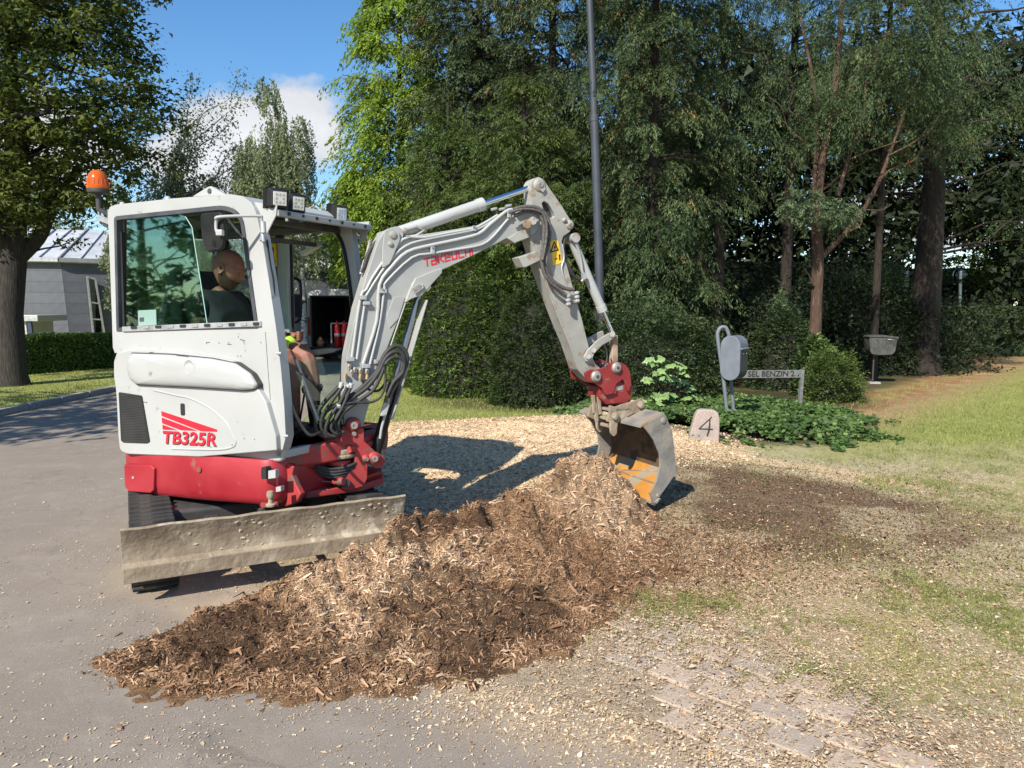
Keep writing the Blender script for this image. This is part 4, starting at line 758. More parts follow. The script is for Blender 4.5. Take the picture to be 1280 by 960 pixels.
# near mirror
mir = E(MB().prism(FE, round_poly(FE.poly([(254, 267), (282, 265), (284.5, 290), (281, 313), (262, 316), (256.5, 300)], -.90), .035, 4), -.93, -.895), 'mirror', 'black', bevel=.012, seg=3)
E(MB().tube(smooth_path([FE.W(*p, -.945) for p in [(267, 300), (266, 309), (274, 311), (278, 305), (278, 290)]], 4), .004, 6), 'mirror_clamp', 'black', mir)
arm = [FE.W(275, 294, -.95), FE.W(270.5, 288, -.95), FE.W(270.5, 276, -.95), FE.W(275, 271, -.95), FE.W(322, 270, -.80), FE.W(327, 274, -.78), FE.W(328, 300, -.77)]
E(MB().tube(smooth_path(arm, 5), .0095, 10), 'mirror_arm', 'white', mir)
E(MB().obox(FE.W(275, 291, -.955), (.02, .0, 0), (0, .02, 0), (0, 0, .018)), 'mirror_joint', 'white', mir, bevel=.005)
E(MB().cyl(FE.W(328.5, 277, -.77), FE.W(329.5, 291, -.77), .017, 12).cyl(FE.W(328.5, 293, -.77), FE.W(329.5, 302, -.77), .012, 12).bar(FE.W(329, 297, -.77), FE.W(326, 299, -.72), .02, .02), 'mirror_hinge', 'galv', mir)
E(MB().tube([FE.W(283, 270, -.55), FE.W(298, 290, -.55)], .010, 8).tube([FE.W(298, 290, -.55), FE.W(310, 305, -.55)], .004, 6), 'gas_strut', 'galv')
E(MB().tube(smooth_path([FE.W(*p, -.70) for p in [(334, 300), (338, 330), (342, 350), (344, 380), (350, 420), (352, 440)]], 4), .006, 6), 'cab_cable', 'black')
# far mirror
E(MB().prism(FE, round_poly(FE.poly([(436, 300), (443, 300), (444, 315), (438, 316)], .42), .01), .40, .44), 'far_mirror', 'black', bevel=.006)
E(MB().tube(smooth_path([FE.W(*p, .42) for p in [(438, 298), (441, 293), (448, 295), (450, 302), (451, 312)]], 4), .008, 8).tube(smooth_path([FE.W(*p, .42) for p in [(438, 322), (446, 323), (450, 332), (452, 358)]], 4), .008, 8), 'far_mirror_arm', 'white')
E(MB().cyl(FE.W(440, 300, .38), FE.W(441, 312, .38), .02, 10), 'far_mirror_hinge', 'galv')
# inside: floor, seat, console, levers
E(MB().box(FE, -.5, .92, -.64, .2, .76, .80), 'cab_floor', 'interior')
seat = E(MB().prism(FE, [(-.20, 1.22), (.28, 1.24), (.30, 1.34), (-.18, 1.33)], -.48, -.02), 'seat', 'seat', bevel=.03, seg=3)
E(MB().prism(FE, [(-.30, 1.28), (-.17, 1.28), (-.26, 1.98), (-.36, 1.97)], -.47, -.03), 'seat_back', 'seat', seat, bevel=.03, seg=3)
E(MB().prism(FE, [(-.20, .80), (.22, .80), (.18, 1.24), (-.18, 1.24)], -.44, -.06), 'seat_base', 'interior', seat, bevel=.01)
for w in (-.60, .06): E(MB().prism(FE, [(-.10, 1.0), (.30, 1.0), (.42, 1.44), (.0, 1.42)], w, w+.12), 'console', 'interior', bevel=.02)
jy = FE.at(352, 418, -.25); JL = FE.P(jy[0]+.01, -.27, jy[1]-.01); E(MB().tube([JL-Vector((0, 0, .16)), JL+Vector((0, 0, .05))], [.012, .018], 10).tube([JL-Vector((0, 0, .24)), JL-Vector((0, 0, .14))], [.035, .012], 10), 'joystick', 'black')
for w in (-.33, -.17): E(MB().tube([FE.P(.72, w, .80), FE.P(.80, w, 1.12)], .008, 6).lathe(FE.P(.80, w, 1.12), (0, 0, 1), [(0, .015), (.03, .022), (.05, .012)], 10), 'travel_lever', 'ink')
for w in (-.40, -.10): E(MB().obox(FE.P(.80, w, .86), FE.P(.06, 0, 0)-FE.P(0, 0, 0)+Vector((0, 0, .03)), FE.P(0, .045, 0)-FE.P(0, 0, 0), (0, 0, .008)), 'pedal', 'dark', bevel=.004)
# swing post
sp = [(436, 524), (441, 522), (447, 525), (450, 535), (455, 536), (456, 552), (467, 562), (474, 570), (471, 578), (460, 580), (459.5, 598), (455, 608), (436, 614), (428.5, 612), (427, 600), (412, 598.5), (410.5, 587), (429, 586), (443, 586), (444, 564), (440, 557), (424, 555.6), (408, 555.6), (408, 551), (424, 549), (433, 530)]
SPp = FB.poly(sp, -.12)
post = E(MB().prism(FB, SPp, -.12, -.06), 'swing_post', 'redcast', bevel=.008, seg=2)
E(MB().prism(FB, SPp, .06, .12), 'swing_post_cheek', 'redcast', post, bevel=.008)
E(MB().prism(FB, FB.poly([(408, 551), (424, 549), (444, 552), (444, 562), (424, 555.6), (408, 555.6)], -.12), -.062, .062), 'post_top_lug', 'redcast', post, bevel=.006)
E(MB().prism(FB, FB.poly([(410.5, 587), (446, 585), (458, 598), (455, 608), (436, 614), (427, 600), (412, 598.5)], -.12), -.062, .062), 'post_bottom_lug', 'redcast', post, bevel=.006)
E(MB().prism(FB, FB.poly([(446, 545), (456, 552), (460, 580), (459, 598), (446, 592)], -.12), -.062, .062), 'post_web', 'redcast', post, bevel=.006)
axis = FB.n; ax3 = Vector((axis[0], axis[1], 0))
for (a, b, r, m) in ((441.5, 531, .052, 'coupler'), (467.5, 572.5, .045, 'redcast'), (457, 573, .028, 'redcast')):
    c = FB.W(a, b, -.12); E(MB().lathe(c-ax3*.022, ax3, [(0, r*.62), (.004, r*.75), (.012, r), (.03, r)], 20), 'pin_boss', m, post); E(MB().cyl(c-ax3*.032, c, r*.48, 12), 'pin', 'steel', post)
E(MB().cyl(FB.W(442, 542, -.12)-ax3*.015, FB.W(442, 542, -.12), .016, 8), 'pin_bolt', 'steel', post)
for z0, z1, r in ((.70, .735, .105), (.675, .70, .12), (.62, .655, .085), (.49, .55, .07)): c = FB.P(-.24, -.03, 0); E(MB().cyl(Vector((c.x, c.y, z0)), Vector((c.x, c.y, z1)), r, 24), 'post_bearing', 'steelmud' if r > .1 else 'redcast', post, bevel=.006)
c = FB.P(-.24, -.03, 0); E(MB().cyl(Vector((c.x, c.y, .42)), Vector((c.x, c.y, .76)), .045, 16), 'swing_pin', 'dark', post)
E(MB().prism(FE, [(.82, .66), (1.06, .68), (1.12, .72), (1.12, .76), (.82, .78)], -.24, .14).prism(FE, [(.82, .45), (1.08, .47), (1.12, .52), (.82, .54)], -.2, .12), 'nose_lug', 'redcast', bevel=.01)
ch = MB()
for k in range(4):
    z = .58+.02*k; ch.tube(smooth_path([FB.P(-.42, -.05-.03*k, z), FB.P(-.30, -.13, z-.03), FB.P(-.18, -.10-.01*k, z-.015), FB.P(-.05, -.05, z+.02)], 4), .011, 8)
E(ch, 'post_hoses', 'hose')
# swing cylinder
pa, pb = FE.W(362, 603.5, -.30), FE.W(418, 602, -.30); swc = E(MB().cyl(pa+(pa-pb)*1.2, pa+(pb-pa)*.02, .034, 16), 'swing_cylinder', 'redcast'); E(MB().cyl(pa, pb, .0155, 16), 'chrome_rod', 'chrome', swc)
E(MB().lathe(pb-(pb-pa).normalized()*.005, pb-pa, [(0, .018), (.015, .022), (.03, .022), (.06, .03), (.085, .025)], 14), 'rod_eye', 'redcast', swc)
E(MB().cyl(FB.W(431, 603, -.12)-ax3*.03, FB.W(431, 603, -.12), .03, 14), 'rod_pin', 'dark', swc)
# boom
bo = [(430, 532), (429, 500), (434, 445), (446, 385), (458, 345), (473, 300), (482, 287), (492, 288), (500, 298), (520, 294.5), (560, 288), (602, 281), (633, 265), (655, 261), (668, 265), (674, 274), (673, 288), (664, 295), (655, 300), (643, 303.5), (634, 297.5), (623, 303.5), (590, 320), (554, 337), (546, 339), (524, 347), (517, 356), (509, 372), (497, 402), (486, 430), (474, 468), (459, 513), (454, 533), (441, 541)]
hw = .078; boom_px = round_poly(FB.poly(bo, -hw), .012, 2)
boom = E(MB().prism(FB, boom_px, -hw, hw), 'boom', 'offwhite', bevel=.005)
E(MB().prism(FB, FB.poly([(546, 337), (520, 348), (513, 362), (507, 378), (516, 373), (528, 369), (536, 360), (553, 341), (553, 336)], -hw-.03), -hw-.025, -hw+.02), 'boom_lug', 'offwhite', boom, bevel=.004)
E(MB().prism(FB, FB.poly([(546, 337), (520, 348), (513, 362), (507, 378), (516, 373), (528, 369), (536, 360), (553, 341), (553, 336)], -hw-.03), hw-.02, hw+.025), 'boom_lug', 'offwhite', boom, bevel=.004)
E(MB().tube([FB.W(521, 350, -hw-.004), FB.W(551, 336.5, -hw-.004)], .006, 6).tube([FB.W(516, 353, -hw-.003), FB.W(500, 398, -hw-.003), FB.W(484, 445, -hw-.003)], .005, 6), 'weld_seam', 'offwhite', boom)
E(MB().prism(FB, FB.poly([(487, 410), (498, 398), (506, 372), (500, 370), (492, 372), (483, 395)], -hw-.002), -hw-.006, -hw+.004), 'boom_doubler', 'offwhite', boom, bevel=.002)
E(MB().prism(FB, FB.poly([(664, 296), (650, 301), (643, 304), (634, 298), (652, 287), (662, 284)], -hw), -hw-.006, hw+.006), 'boom_nose', 'armpaint', boom, bevel=.004)
GL = {'T': [[(0, 1), (.95, 1)], [(.48, 1), (.48, 0)]], 'A': [[(.05, 1), (.85, 1), (.85, 0), (0, 0), (0, .52), (.85, .52)]], 'K': [[(0, 1), (0, 0)], [(.85, 1), (.30, .5), (.9, 0)], [(0, .5), (.32, .5)]], 'E': [[(.85, 0), (0, 0), (0, 1), (.85, 1), (.85, .5), (0, .5)]], 'U': [[(0, 1), (0, 0), (.85, 0), (.85, 1)]], 'C': [[(.88, 1), (0, 1), (0, 0), (.88, 0)]], 'H': [[(0, 1), (0, 0)], [(.85, 1), (.85, 0)], [(0, .5), (.85, .5)]], 'I': [[(0, 1), (0, 0)]]}
la, lb_ = Vector(FB.at(531, 333, -hw)), Vector(FB.at(593, 317.5, -hw)); ld = (lb_-la); lu = Vector((-ld.y, ld.x)).normalized()*.050; lw_ = ld.length/8.35; cur = 0; hwid = .0052
for ch_ in 'TAKEUCHI':
    lm = MB(); q_ = 0
    for st_ in GL[ch_]:
        for (u0, v0), (u1, v1) in zip(st_[:-1], st_[1:]):
            f_ = lambda u, v: la+ld.normalized()*((cur+u*.88+v*.16)*lw_)+lu*v
            p0, p1 = f_(u0, v0), f_(u1, v1); dr0 = (p1-p0).normalized(); nn_ = Vector((-dr0.y, dr0.x))*hwid; p0 = p0-dr0*hwid; p1 = p1+dr0*hwid; q_ += 1; dd_ = -hw-.0014-.0004*q_
            lm.add([FB.P(p.x, dd_, p.y) for p in (p0-nn_, p1-nn_, p1+nn_, p0+nn_)], [(0, 1, 2, 3)])
    lm.build('letter', M['decal'], boom, smooth=False); cur += .55 if ch_ == 'I' else 1.14
E(MB().prism(FB, FB.poly([(607, 302.5), (614, 295.8), (619, 297)], -hw), -hw-.002, -hw+.002), 'white_mark', 'white', boom, smooth=False)
# pin ears for the arm cylinder
E(MB().prism(FB, round_poly(FB.poly([(478, 310), (481, 288), (490, 285), (499, 290), (500, 300), (487, 330), (478, 335)], -.10), .012), -.105, -.085), 'cylinder_ear', 'offwhite', boom, bevel=.004)
E(MB().prism(FB, round_poly(FB.poly([(478, 310), (481, 288), (490, 285), (499, 290), (500, 300), (487, 330), (478, 335)], -.10), .012), .085, .105), 'cylinder_ear', 'offwhite', boom, bevel=.004)
for (a, b, r) in ((491, 293.5, .026), (488, 305, .018), (505.5, 288, .02)): c = FB.W(a, b, -.105); E(MB().lathe(c-ax3*.012, ax3, [(0, r*.7), (.004, r), (.012, r)], 16), 'ear_pin', 'armpaint', boom)
# arm cylinder
A1 = FB.W(491, 293.5, 0); A2 = FB.W(668, 233, 0); d = (A2-A1).normalized(); T = A1+(A2-A1)*((600-491)/(668-491)); up = d.cross(ax3)
acy = E(MB().cyl(A1, T, .044, 20), 'arm_cylinder', 'white', bevel=.004, angle=50); E(MB().cyl(T-d*.05, T+d*.004, .049, 20), 'cylinder_gland', 'white', acy); E(MB().cyl(T, A2, .0215, 16), 'chrome_rod', 'chrome', acy)
E(MB().lathe(A2-d*.03, d, [(0, .03), (.03, .04), (.07, .03)], 16), 'rod_eye', 'armpaint', acy); E(MB().cyl(A1-ax3*.085, A1+ax3*.085, .05, 18), 'cylinder_foot', 'offwhite', acy)
E(MB().tube([FB.W(497, 290, -.055), FB.W(520, 283, -.055), FB.W(530, 288, -.06), FB.W(520, 295, -.06), FB.W(505, 297, -.05)], .012, 8), 'cylinder_port', 'offwhite', acy)
# boom cylinder
D1 = FB.W(526, 358, 0); D2 = FB.W(467.5, 573, 0); dd = (D2-D1).normalized(); Tm = D1+(D2-D1)*.56
bcy = E(MB().cyl(D2, Tm, .040, 18), 'boom_cylinder', 'black'); E(MB().cyl(Tm, D1, .024, 16), 'chrome_rod', mat('chrome_dark_reflection', (.25, .26, .28), (.3, .3, .33), rough=.2, metal=1), bcy)  # rod chrome toned down: a dark reflection put into its colour
for p, rr in ((D1, .04), (D2, .05)): E(MB().cyl(p-ax3*.10, p+ax3*.10, rr, 16), 'cylinder_eye', 'steel' if rr < .05 else 'redcast', bcy)
E(MB().cyl(FB.W(526, 358, -.115), FB.W(526, 358, -.09), .022, 6), 'pin_nut', 'steel', bcy); E(MB().bar(FB.W(526, 358, -.112), FB.W(517, 364, -.112), .01, .05), 'pin_keeper', 'steel', bcy, bevel=.004)
g0, g1 = FB.W(531.5, 375, -.05), FB.W(488, 524, -.05); sideup = (g1-g0).cross(ax3).normalized()
E(MB().obox((g0+g1)/2, (g1-g0)/2, ax3*.05, sideup*.006), 'cylinder_guard', 'offwhite', bcy, bevel=.003)
E(MB().obox(FB.W(481, 512, -.10), (g1-g0).normalized()*.05, ax3*.01, sideup*.022), 'guard_bracket', 'white', bcy, bevel=.005); E(MB().tube(smooth_path([FB.W(481, 520, -.10), FB.W(477, 535, -.09), FB.W(475, 548, -.08)], 4), .009, 8), 'guard_pipe', 'white', bcy)
E(MB().obox(FB.W(542, 351, -.04), (.022, 0, 0), (0, .03, 0), (0, 0, .038)), 'boom_lamp', 'black', bevel=.014, seg=3)
# pipes on the boom
P4 = [[(454, 455), (471, 401), (474.5, 356), (490, 333), (509, 315), (537, 307), (570, 300), (598, 292.5), (612, 281), (633, 264), (641, 262)],
      [(462.6, 455), (474.5, 405), (480.5, 362), (483, 352), (515, 322), (540, 317), (570, 312), (602, 306), (618, 294), (634, 275), (642, 270)],
      [(440, 446), (450.6, 373), (458, 362), (470, 340), (503, 299.5), (530, 297), (562, 291), (590, 286), (602, 281), (622, 269)],
      [(446, 449), (456, 380), (460, 366), (486, 327), (507, 307.5), (530, 300), (560, 294), (590, 288), (604, 283), (624, 270)]]
for i, pl in enumerate(P4): E(MB().tube(smooth_path([FB.W(a, b, (-.092, -.090, -.088, -.0875)[i]) for a, b in pl], 3), (.0135, .0095, .0105, .0095)[i], 10), 'hydraulic_pipe', 'white')
for (a, b, w, h) in ((540.5, 313, .03, .05), (478, 364, .06, .03), (453.5, 372, .05, .03), (458, 379, .05, .025), (437.5, 449, .06, .03), (457.5, 457.5, .06, .03), (592, 286, .035, .035), (636, 268, .03, .05), (470, 452, .03, .03)): E(MB().obox(FB.W(a, b, -.095), FB.P(w/2, 0, 0)-FB.P(0, 0, 0), ax3*.014, (0, 0, h/2)), 'pipe_clamp', 'galv', bevel=.004)
for (a, b) in ((540.5, 309), (541, 317), (478, 361), (636, 264), (592, 283)): E(MB().cyl(FB.W(a, b, -.11)-ax3*.008, FB.W(a, b, -.11), .008, 6), 'clamp_bolt', 'steel')
for (a, b) in ((451, 463), (451, 470), (459, 464), (459.5, 471), (437, 458), (440, 465), (444, 462), (432, 470)): E(MB().cyl(FB.W(a, b-3, -.10), FB.W(a-.8, b+3, -.10), .014, 6), 'pipe_union', 'steel' if b < 466 else mat('brass', (.42, .28, .12), (.5, .34, .16), rough=.45, metal=.7))
for (a, b) in ((617, 262), (627, 262), (635, 258)): E(MB().cyl(FB.W(a-3, b, -.09), FB.W(a+4, b-1.5, -.09), .010, 8), 'valve_fitting', 'galv')
E(MB().cyl(FB.W(452, 343, .02), FB.W(457, 325, .02), .018, 8).cyl(FB.W(457, 325, .02), FB.W(463, 300, .02), .012, 8), 'far_pipe_union', 'steel')
# hoses at the foot of the boom
HZ = [([(427, 480), (408, 500), (396, 518), (395, 536), (405, 545), (418, 546)], .015), ([(429, 482), (414, 503), (403, 520), (402, 536), (412, 546), (424, 545)], .012), ([(434, 484), (424, 505), (412, 522), (407, 538), (415, 545), (426, 543)], .012), ([(438, 485), (430, 505), (422, 520), (414, 534), (420, 542), (430, 540)], .011),
      ([(402, 535), (403, 522), (410, 512), (425, 503), (448, 488), (470, 466), (480, 445), (490, 434), (500, 433), (508, 442), (508, 455), (500, 468), (486, 482), (482, 490)], .0155),
      ([(421, 540), (419, 528), (424, 512), (440, 498), (460, 483), (474, 464), (482, 448), (492, 440), (502, 442), (506, 455), (500, 472), (490, 490), (486, 505)], .0155),
      ([(424, 540), (423, 530), (430, 515), (450, 500), (466, 488), (476, 470), (484, 452), (496, 446), (505, 452), (503, 466), (492, 478), (484, 495)], .013),
      ([(430, 505), (445, 503), (462, 503), (474, 498), (480, 487), (482, 470), (480, 455)], .008), ([(452, 475), (460, 486), (470, 489), (478, 484), (484, 474)], .009),
      ([(455, 335), (460, 318), (470, 303), (482, 299)], .014), ([(452, 340), (461, 322), (473, 309), (484, 304)], .011)]
for i, (pl, r) in enumerate(HZ): E(MB().tube(smooth_path([FB.W(a, b, -.16-.012*(i % 4) if i < 9 else .0) for a, b in pl], 5), r, 10), 'hydraulic_hose', 'hose')
for a, b in ((426, 482), (430, 486), (434.5, 485), (438, 483)): E(MB().cyl(FB.W(a+1.5, b-4, -.165), FB.W(a-1, b+3, -.165), .017, 10), 'hose_sleeve', 'white')
E(MB().tube([FB.W(421, 508, -.18), FB.W(425, 507, -.18)], .02, 8), 'cable_tie', 'galv')
# arm
ar = [(664, 229), (668, 223), (673, 221), (679, 224), (702, 257), (714, 277), (715.5, 284), (712, 290), (704, 295), (702, 302), (704, 315), (714, 352), (727, 398), (736, 434), (744, 455), (755, 464), (756, 473), (750, 479), (742, 479), (733, 474), (722, 462), (712, 432), (699, 401), (684, 362), (671, 328), (661, 296), (663, 270), (665, 250)]
ahw = .066; slot = [FB.at(*p, -ahw) for p in [(677, 254), (680, 251), (685, 254), (692, 265), (693.5, 270), (691, 273), (687, 272), (679, 261)]]
armp = round_poly(FB.poly(ar, -.10), .01, 2)
def clip_arm(lo): return FB.poly(ar, -ahw)
dip = E(MB().prism(FB, round_poly(FB.poly(ar, -ahw), .010, 2), -ahw, ahw, holes=[slot]), 'dipper_arm', 'armpaint', bevel=.004)
ears = FB.poly([(664, 229), (668, 223), (673, 221), (679, 224), (702, 257), (700, 262), (690, 262), (676, 246), (664, 262)], -ahw-.004)
E(MB().prism(FB, slot, -.02, .02), 'slot_shade_plug', 'dark', dip)  # dark plug set in the slot to stand for the hole's shade
for (a, b, r) in ((674, 231, .05), (714-2, 281, .036), (705.5, 275.5, .02), (743, 470, .055)): c = FB.W(a, b, -ahw); E(MB().lathe(c-ax3*.018, ax3, [(0, r*.55), (.004, r*.8), (.012, r), (.02, r)], 20), 'pin_boss', 'armpaint', dip); E(MB().cyl(c-ax3*.028, c, r*.42, 8), 'pin', 'steel', dip)
E(MB().prism(FB, round_poly(FB.poly([(669, 231), (673, 224), (679, 228), (682, 237), (678, 241)], -ahw-.012), .01), -ahw-.020, -ahw-.006), 'pin_keeper', 'armpaint', dip, bevel=.003)
E(MB().cyl(FB.W(659, 280, -.14), FB.W(659, 280, -.06), .034, 8), 'arm_pivot', mat('rusty_boss', (.16, .10, .06), (.30, .21, .13), rough=.7, scale=20, bump=.3), dip)
E(MB().cyl(FB.W(666, 276, -.14), FB.W(666, 276, -.08), .032, 8), 'pivot_nut', 'steel', dip)
E(MB().tube([FB.W(674, 335, -ahw-.001), FB.W(701, 402, -ahw-.001), FB.W(722, 456, -ahw-.001), FB.W(734, 474, -ahw-.001)], .006, 6).tube([FB.W(682, 335, -ahw-.001), FB.W(692, 368, -ahw-.001), FB.W(703, 402, -ahw-.001), FB.W(716, 438, -ahw-.001)], .0035, 6), 'weld_seam', 'armpaint', dip)
E(MB().prism(FB, FB.poly([(687.5, 302), (692, 300), (697.5, 301), (702.5, 328), (698, 330), (691, 331.5)], -ahw), -ahw-.0025, -ahw+.002), 'warning_sticker', 'yellow', dip, smooth=False)
def stk(p): return MB().prism(FB, FB.poly(p, -ahw), -ahw-.004, -ahw-.002)
E(stk([(687.5, 315), (689.3, 315), (693.2, 303), (692, 302)]), 'sticker_print', 'ink', dip, smooth=False); E(stk([(692, 302), (693, 301.5), (698.3, 312.5), (697, 313)]), 'sticker_print', 'ink', dip, smooth=False); E(stk([(687.5, 316), (687.5, 314.4), (698, 311.5), (698.5, 313)]), 'sticker_print', 'ink', dip, smooth=False)
E(stk([(692.2, 309.5), (694, 305), (693.9, 308), (695.2, 308.5), (692.6, 312)]), 'sticker_print', 'ink', dip, smooth=False)
E(stk([(698, 318), (700, 318), (700.5, 325), (698.8, 325.5)]), 'sticker_print', 'ink', dip, smooth=False); E(stk([(693, 323.5), (696.5, 322.5), (696.7, 323.8), (693.2, 324.8)]), 'sticker_print', 'ink', dip, smooth=False)
# stop plate at the back of the arm
E(MB().prism(FB, FB.poly([(648, 322), (671, 314), (676, 325), (657, 334), (654, 334)], -.10), -.105, .02), 'arm_stop', 'armpaint', dip, bevel=.004)
# hoses along the arm
ah = [([(642, 262), (652, 259), (665, 258.5), (677, 263), (685, 275), (687, 292), (684, 310), (680, 325), (683, 340), (692, 352), (705, 360), (717, 362)], .0155), ([(643, 270), (655, 265), (667, 265), (676, 271), (680, 285), (679, 305), (677, 325), (681, 343), (690, 355), (702, 364), (708, 370)], .0135), ([(636, 266), (650, 262), (666, 262), (679, 268), (683.5, 284), (682, 305), (678, 325)], .010)]
for i, (pl, r) in enumerate(ah): E(MB().tube(smooth_path([FB.W(a, b, -.115-.02*i) for a, b in pl], 6), r, 10), 'arm_hose', mat('sleeved_hose', (.07, .062, .055), (.14, .125, .11), rough=.8, scale=60, bump=.3), dip)
E(MB().tube(smooth_path([FB.W(a, b, -ahw-.01) for a, b in [(703, 305), (705, 322), (702, 335), (706, 350), (711, 362)]], 5), .006, 6), 'spring_hose', 'galv', dip)
for (a, b) in ((710, 375), (721, 371)):
    for k in range(3): E(MB().lathe(FB.W(a-.5+k*.3, b-7+k*5, -.13), (.2, 0, -1), [(0, .014), (.006, .022), (.018, .022), (.026, .013)], 8), 'quick_connector', 'galv', dip)
E(MB().obox(FB.W(716, 377, -.085), (.05, .01, 0), (0, .02, 0), (0, 0, .012)), 'connector_plate', 'armpaint', dip, bevel=.003)
# bucket cylinder
K1 = FB.W(714, 298, -.005); K2 = FB.W(767, 420, -.005); kd = (K2-K1).normalized(); Kt = K1+(K2-K1)*.735
kcy = E(MB().cyl(K1, Kt, .037, 18), 'bucket_cylinder', 'white'); E(MB().cyl(Kt-kd*.05, Kt, .042, 18), 'cylinder_gland', 'white', kcy); E(MB().cyl(Kt, K2, .018, 14), 'chrome_rod', 'chrome', kcy)
E(MB().cyl(K1-ax3*.075, K1+ax3*.075, .038, 16), 'cylinder_foot', 'armpaint', kcy); E(MB().tube(smooth_path([FB.W(a, b, -.06) for a, b in [(715, 298), (722, 310), (726, 325), (728, 340), (731, 345), (727, 352)]], 4), .010, 8), 'cylinder_pipe', 'offwhite', kcy)
E(MB().tube(smooth_path([FB.W(a, b, -.045) for a, b in [(706, 298), (704, 312), (709, 330), (718, 346), (728, 350)]], 4), .015, 8), 'cylinder_hose', 'hose', kcy); E(MB().bar(FB.W(729, 341, -.06), FB.W(730, 349, -.06), .03, .03), 'pipe_clamp', 'galv', kcy)
# guide link and bucket link
gl_ = round_poly(FB.poly([(730, 446), (735, 437), (747, 425), (760, 417), (768, 414), (770, 421), (764, 425), (752, 432), (743, 442), (738, 452), (732, 452)], -.09), .006, 2)
for w in (-.095, .075): E(MB().prism(FB, gl_, w, w+.02), 'guide_link', 'armpaint', bevel=.004)
for (a, b) in ((735.5, 446), (765.5, 418.5), (742, 438)): E(MB().cyl(FB.W(a, b, -.11), FB.W(a, b, .10), .020, 12), 'link_pin', 'steel')
E(MB().bar(FB.W(767, 419, -.04), FB.W(767, 458, -.04), .05, .055), 'bucket_link', mat('rusty_link', (.25, .16, .09), (.42, .33, .24), rough=.7, scale=12, bump=.3), bevel=.006)
# red quick coupler
cp = [(731, 466), (738, 462), (748, 462), (758, 458), (764, 453), (772, 452), (782, 456), (787, 464), (789, 480), (785, 490), (782, 480), (778, 474), (770, 480), (766, 492), (757, 494), (752, 485), (742, 478), (733, 476)]
cpl = E(MB().prism(FB, round_poly(FB.poly(cp, -.12), .008, 2), -.125, -.100), 'quick_coupler', 'coupler', bevel=.005)
E(MB().prism(FB, round_poly(FB.poly(cp, -.12), .008, 2), .100, .125), 'coupler_cheek', 'coupler', cpl, bevel=.005)
for (a, b, r) in ((744.5, 470.5, .046), (770, 459.5, .044)):
    c = FB.W(a, b, -.125); E(MB().lathe(c-ax3*.03, ax3, [(0, r*.5), (.003, r*.72), (.012, r*.8), (.018, r), (.032, r)], 22), 'pin_boss', 'steel', cpl); E(MB().cyl(c-ax3*.033, c, r*.3, 10), 'pin', 'dark', cpl); E(MB().cyl(c, c+ax3*.25, r*.6, 14), 'coupler_pin', 'steel', cpl)
E(MB().prism(FB, round_poly(FB.poly([(748, 484), (762, 476), (786, 474), (791, 482), (791, 494), (784, 504), (758, 506), (750, 498)], -.09), .012), -.095, .095), 'coupler_body', 'coupler', cpl, bevel=.012, seg=3)
E(MB().prism(FB, FB.poly([(768, 483.5), (779, 481.5), (779, 487), (768, 489)], -.096), -.099, -.09), 'coupler_plate', 'galv', cpl, bevel=.002)
E(MB().prism(FB, FB.poly([(765, 473), (771, 474), (771, 492), (765, 493)], -.12), -.118, -.09), 'coupler_rib', 'coupler', cpl, bevel=.004)
E(MB().tube(smooth_path([FB.W(a, b, -.13) for a, b in [(757, 456), (759, 446), (758, 438), (755, 430)]], 4), .007, 6), 'coupler_hose', 'hose', cpl)
# bucket
BW = .45; bf = FB; near = -BW
prof = [bf.at(802, 531, near), bf.at(816, 522, near), bf.at(830, 515, near), bf.at(840, 538, near), bf.at(845, 566, near), bf.at(845, 593, near), bf.at(832, 612, near), bf.at(817, 631, near)]
prof = [(2.012, .795), (2.12, .838), (2.224, .880), (2.262, .812), (2.306, .735), (2.335, .56), (2.358, .385), (2.25, .268), (2.14, .150)]
inn = [(2.016, .780), (2.12, .820), (2.214, .862), (2.246, .805), (2.288, .730), (2.317, .56), (2.338, .392), (2.236, .282), (2.130, .158)]
mb = MB(); n = len(prof); vs = []
for w in (-BW, BW): vs += [bf.P(s, w, z) for s, z in prof]+[bf.P(s, w, z) for s, z in inn]
fs = []
for i in range(n-1): fs += [(i, i+1, 2*n+i+1, 2*n+i)]
def used_only(vs, fs):
    u = sorted({i for f in fs for i in f}); m = {a: b for b, a in enumerate(u)}; return [vs[i] for i in u], [tuple(m[i] for i in f) for f in fs]
bk = E(MB().add(vs, fs+[(0, n, 3*n, 2*n), (n-1, 3*n-1, 4*n-1, 2*n-1)] and fs+[(0, 2*n, 3*n, n), (n-1, 2*n-1, 4*n-1, 3*n-1)]), 'bucket', 'bucketsteel', angle=50)
E(MB().add(*used_only(vs, [(n+i, 3*n+i, 3*n+i+1, n+i+1) for i in range(0, 6)])), 'bucket_lining', 'bucketshade', bk, angle=50)
E(MB().add(*used_only(vs, [(n+i, 3*n+i, 3*n+i+1, n+i+1) for i in range(6, n-1)])), 'bucket_floor', 'orange', bk, angle=50)
side = prof+[(2.10, .25), (2.16, .33), (2.196, .46), (2.186, .557), (2.125, .675), (2.05, .76)]
for w in (-BW, BW-.014): E(MB().prism(bf, side, w-.004, w+.014), 'bucket_side', 'bucketsteel', bk, bevel=.003)
E(MB().prism(bf, [(1.995, .775), (2.0, .80), (2.06, .825), (2.06, .80)], -BW-.006, BW+.006), 'bucket_lip', 'bucketsteel', bk, bevel=.003)
E(MB().prism(bf, [(2.10, .165), (2.145, .138), (2.21, .19), (2.19, .205), (2.14, .165), (2.11, .185)], -BW-.008, BW+.008), 'cutting_edge', 'steel', bk, bevel=.003)
E(MB().prism(bf, [(2.135, .25), (2.15, .24), (2.196, .30), (2.185, .31)], -BW-.001, BW-.03), 'floor_strip', 'steelmud', bk) if False else None
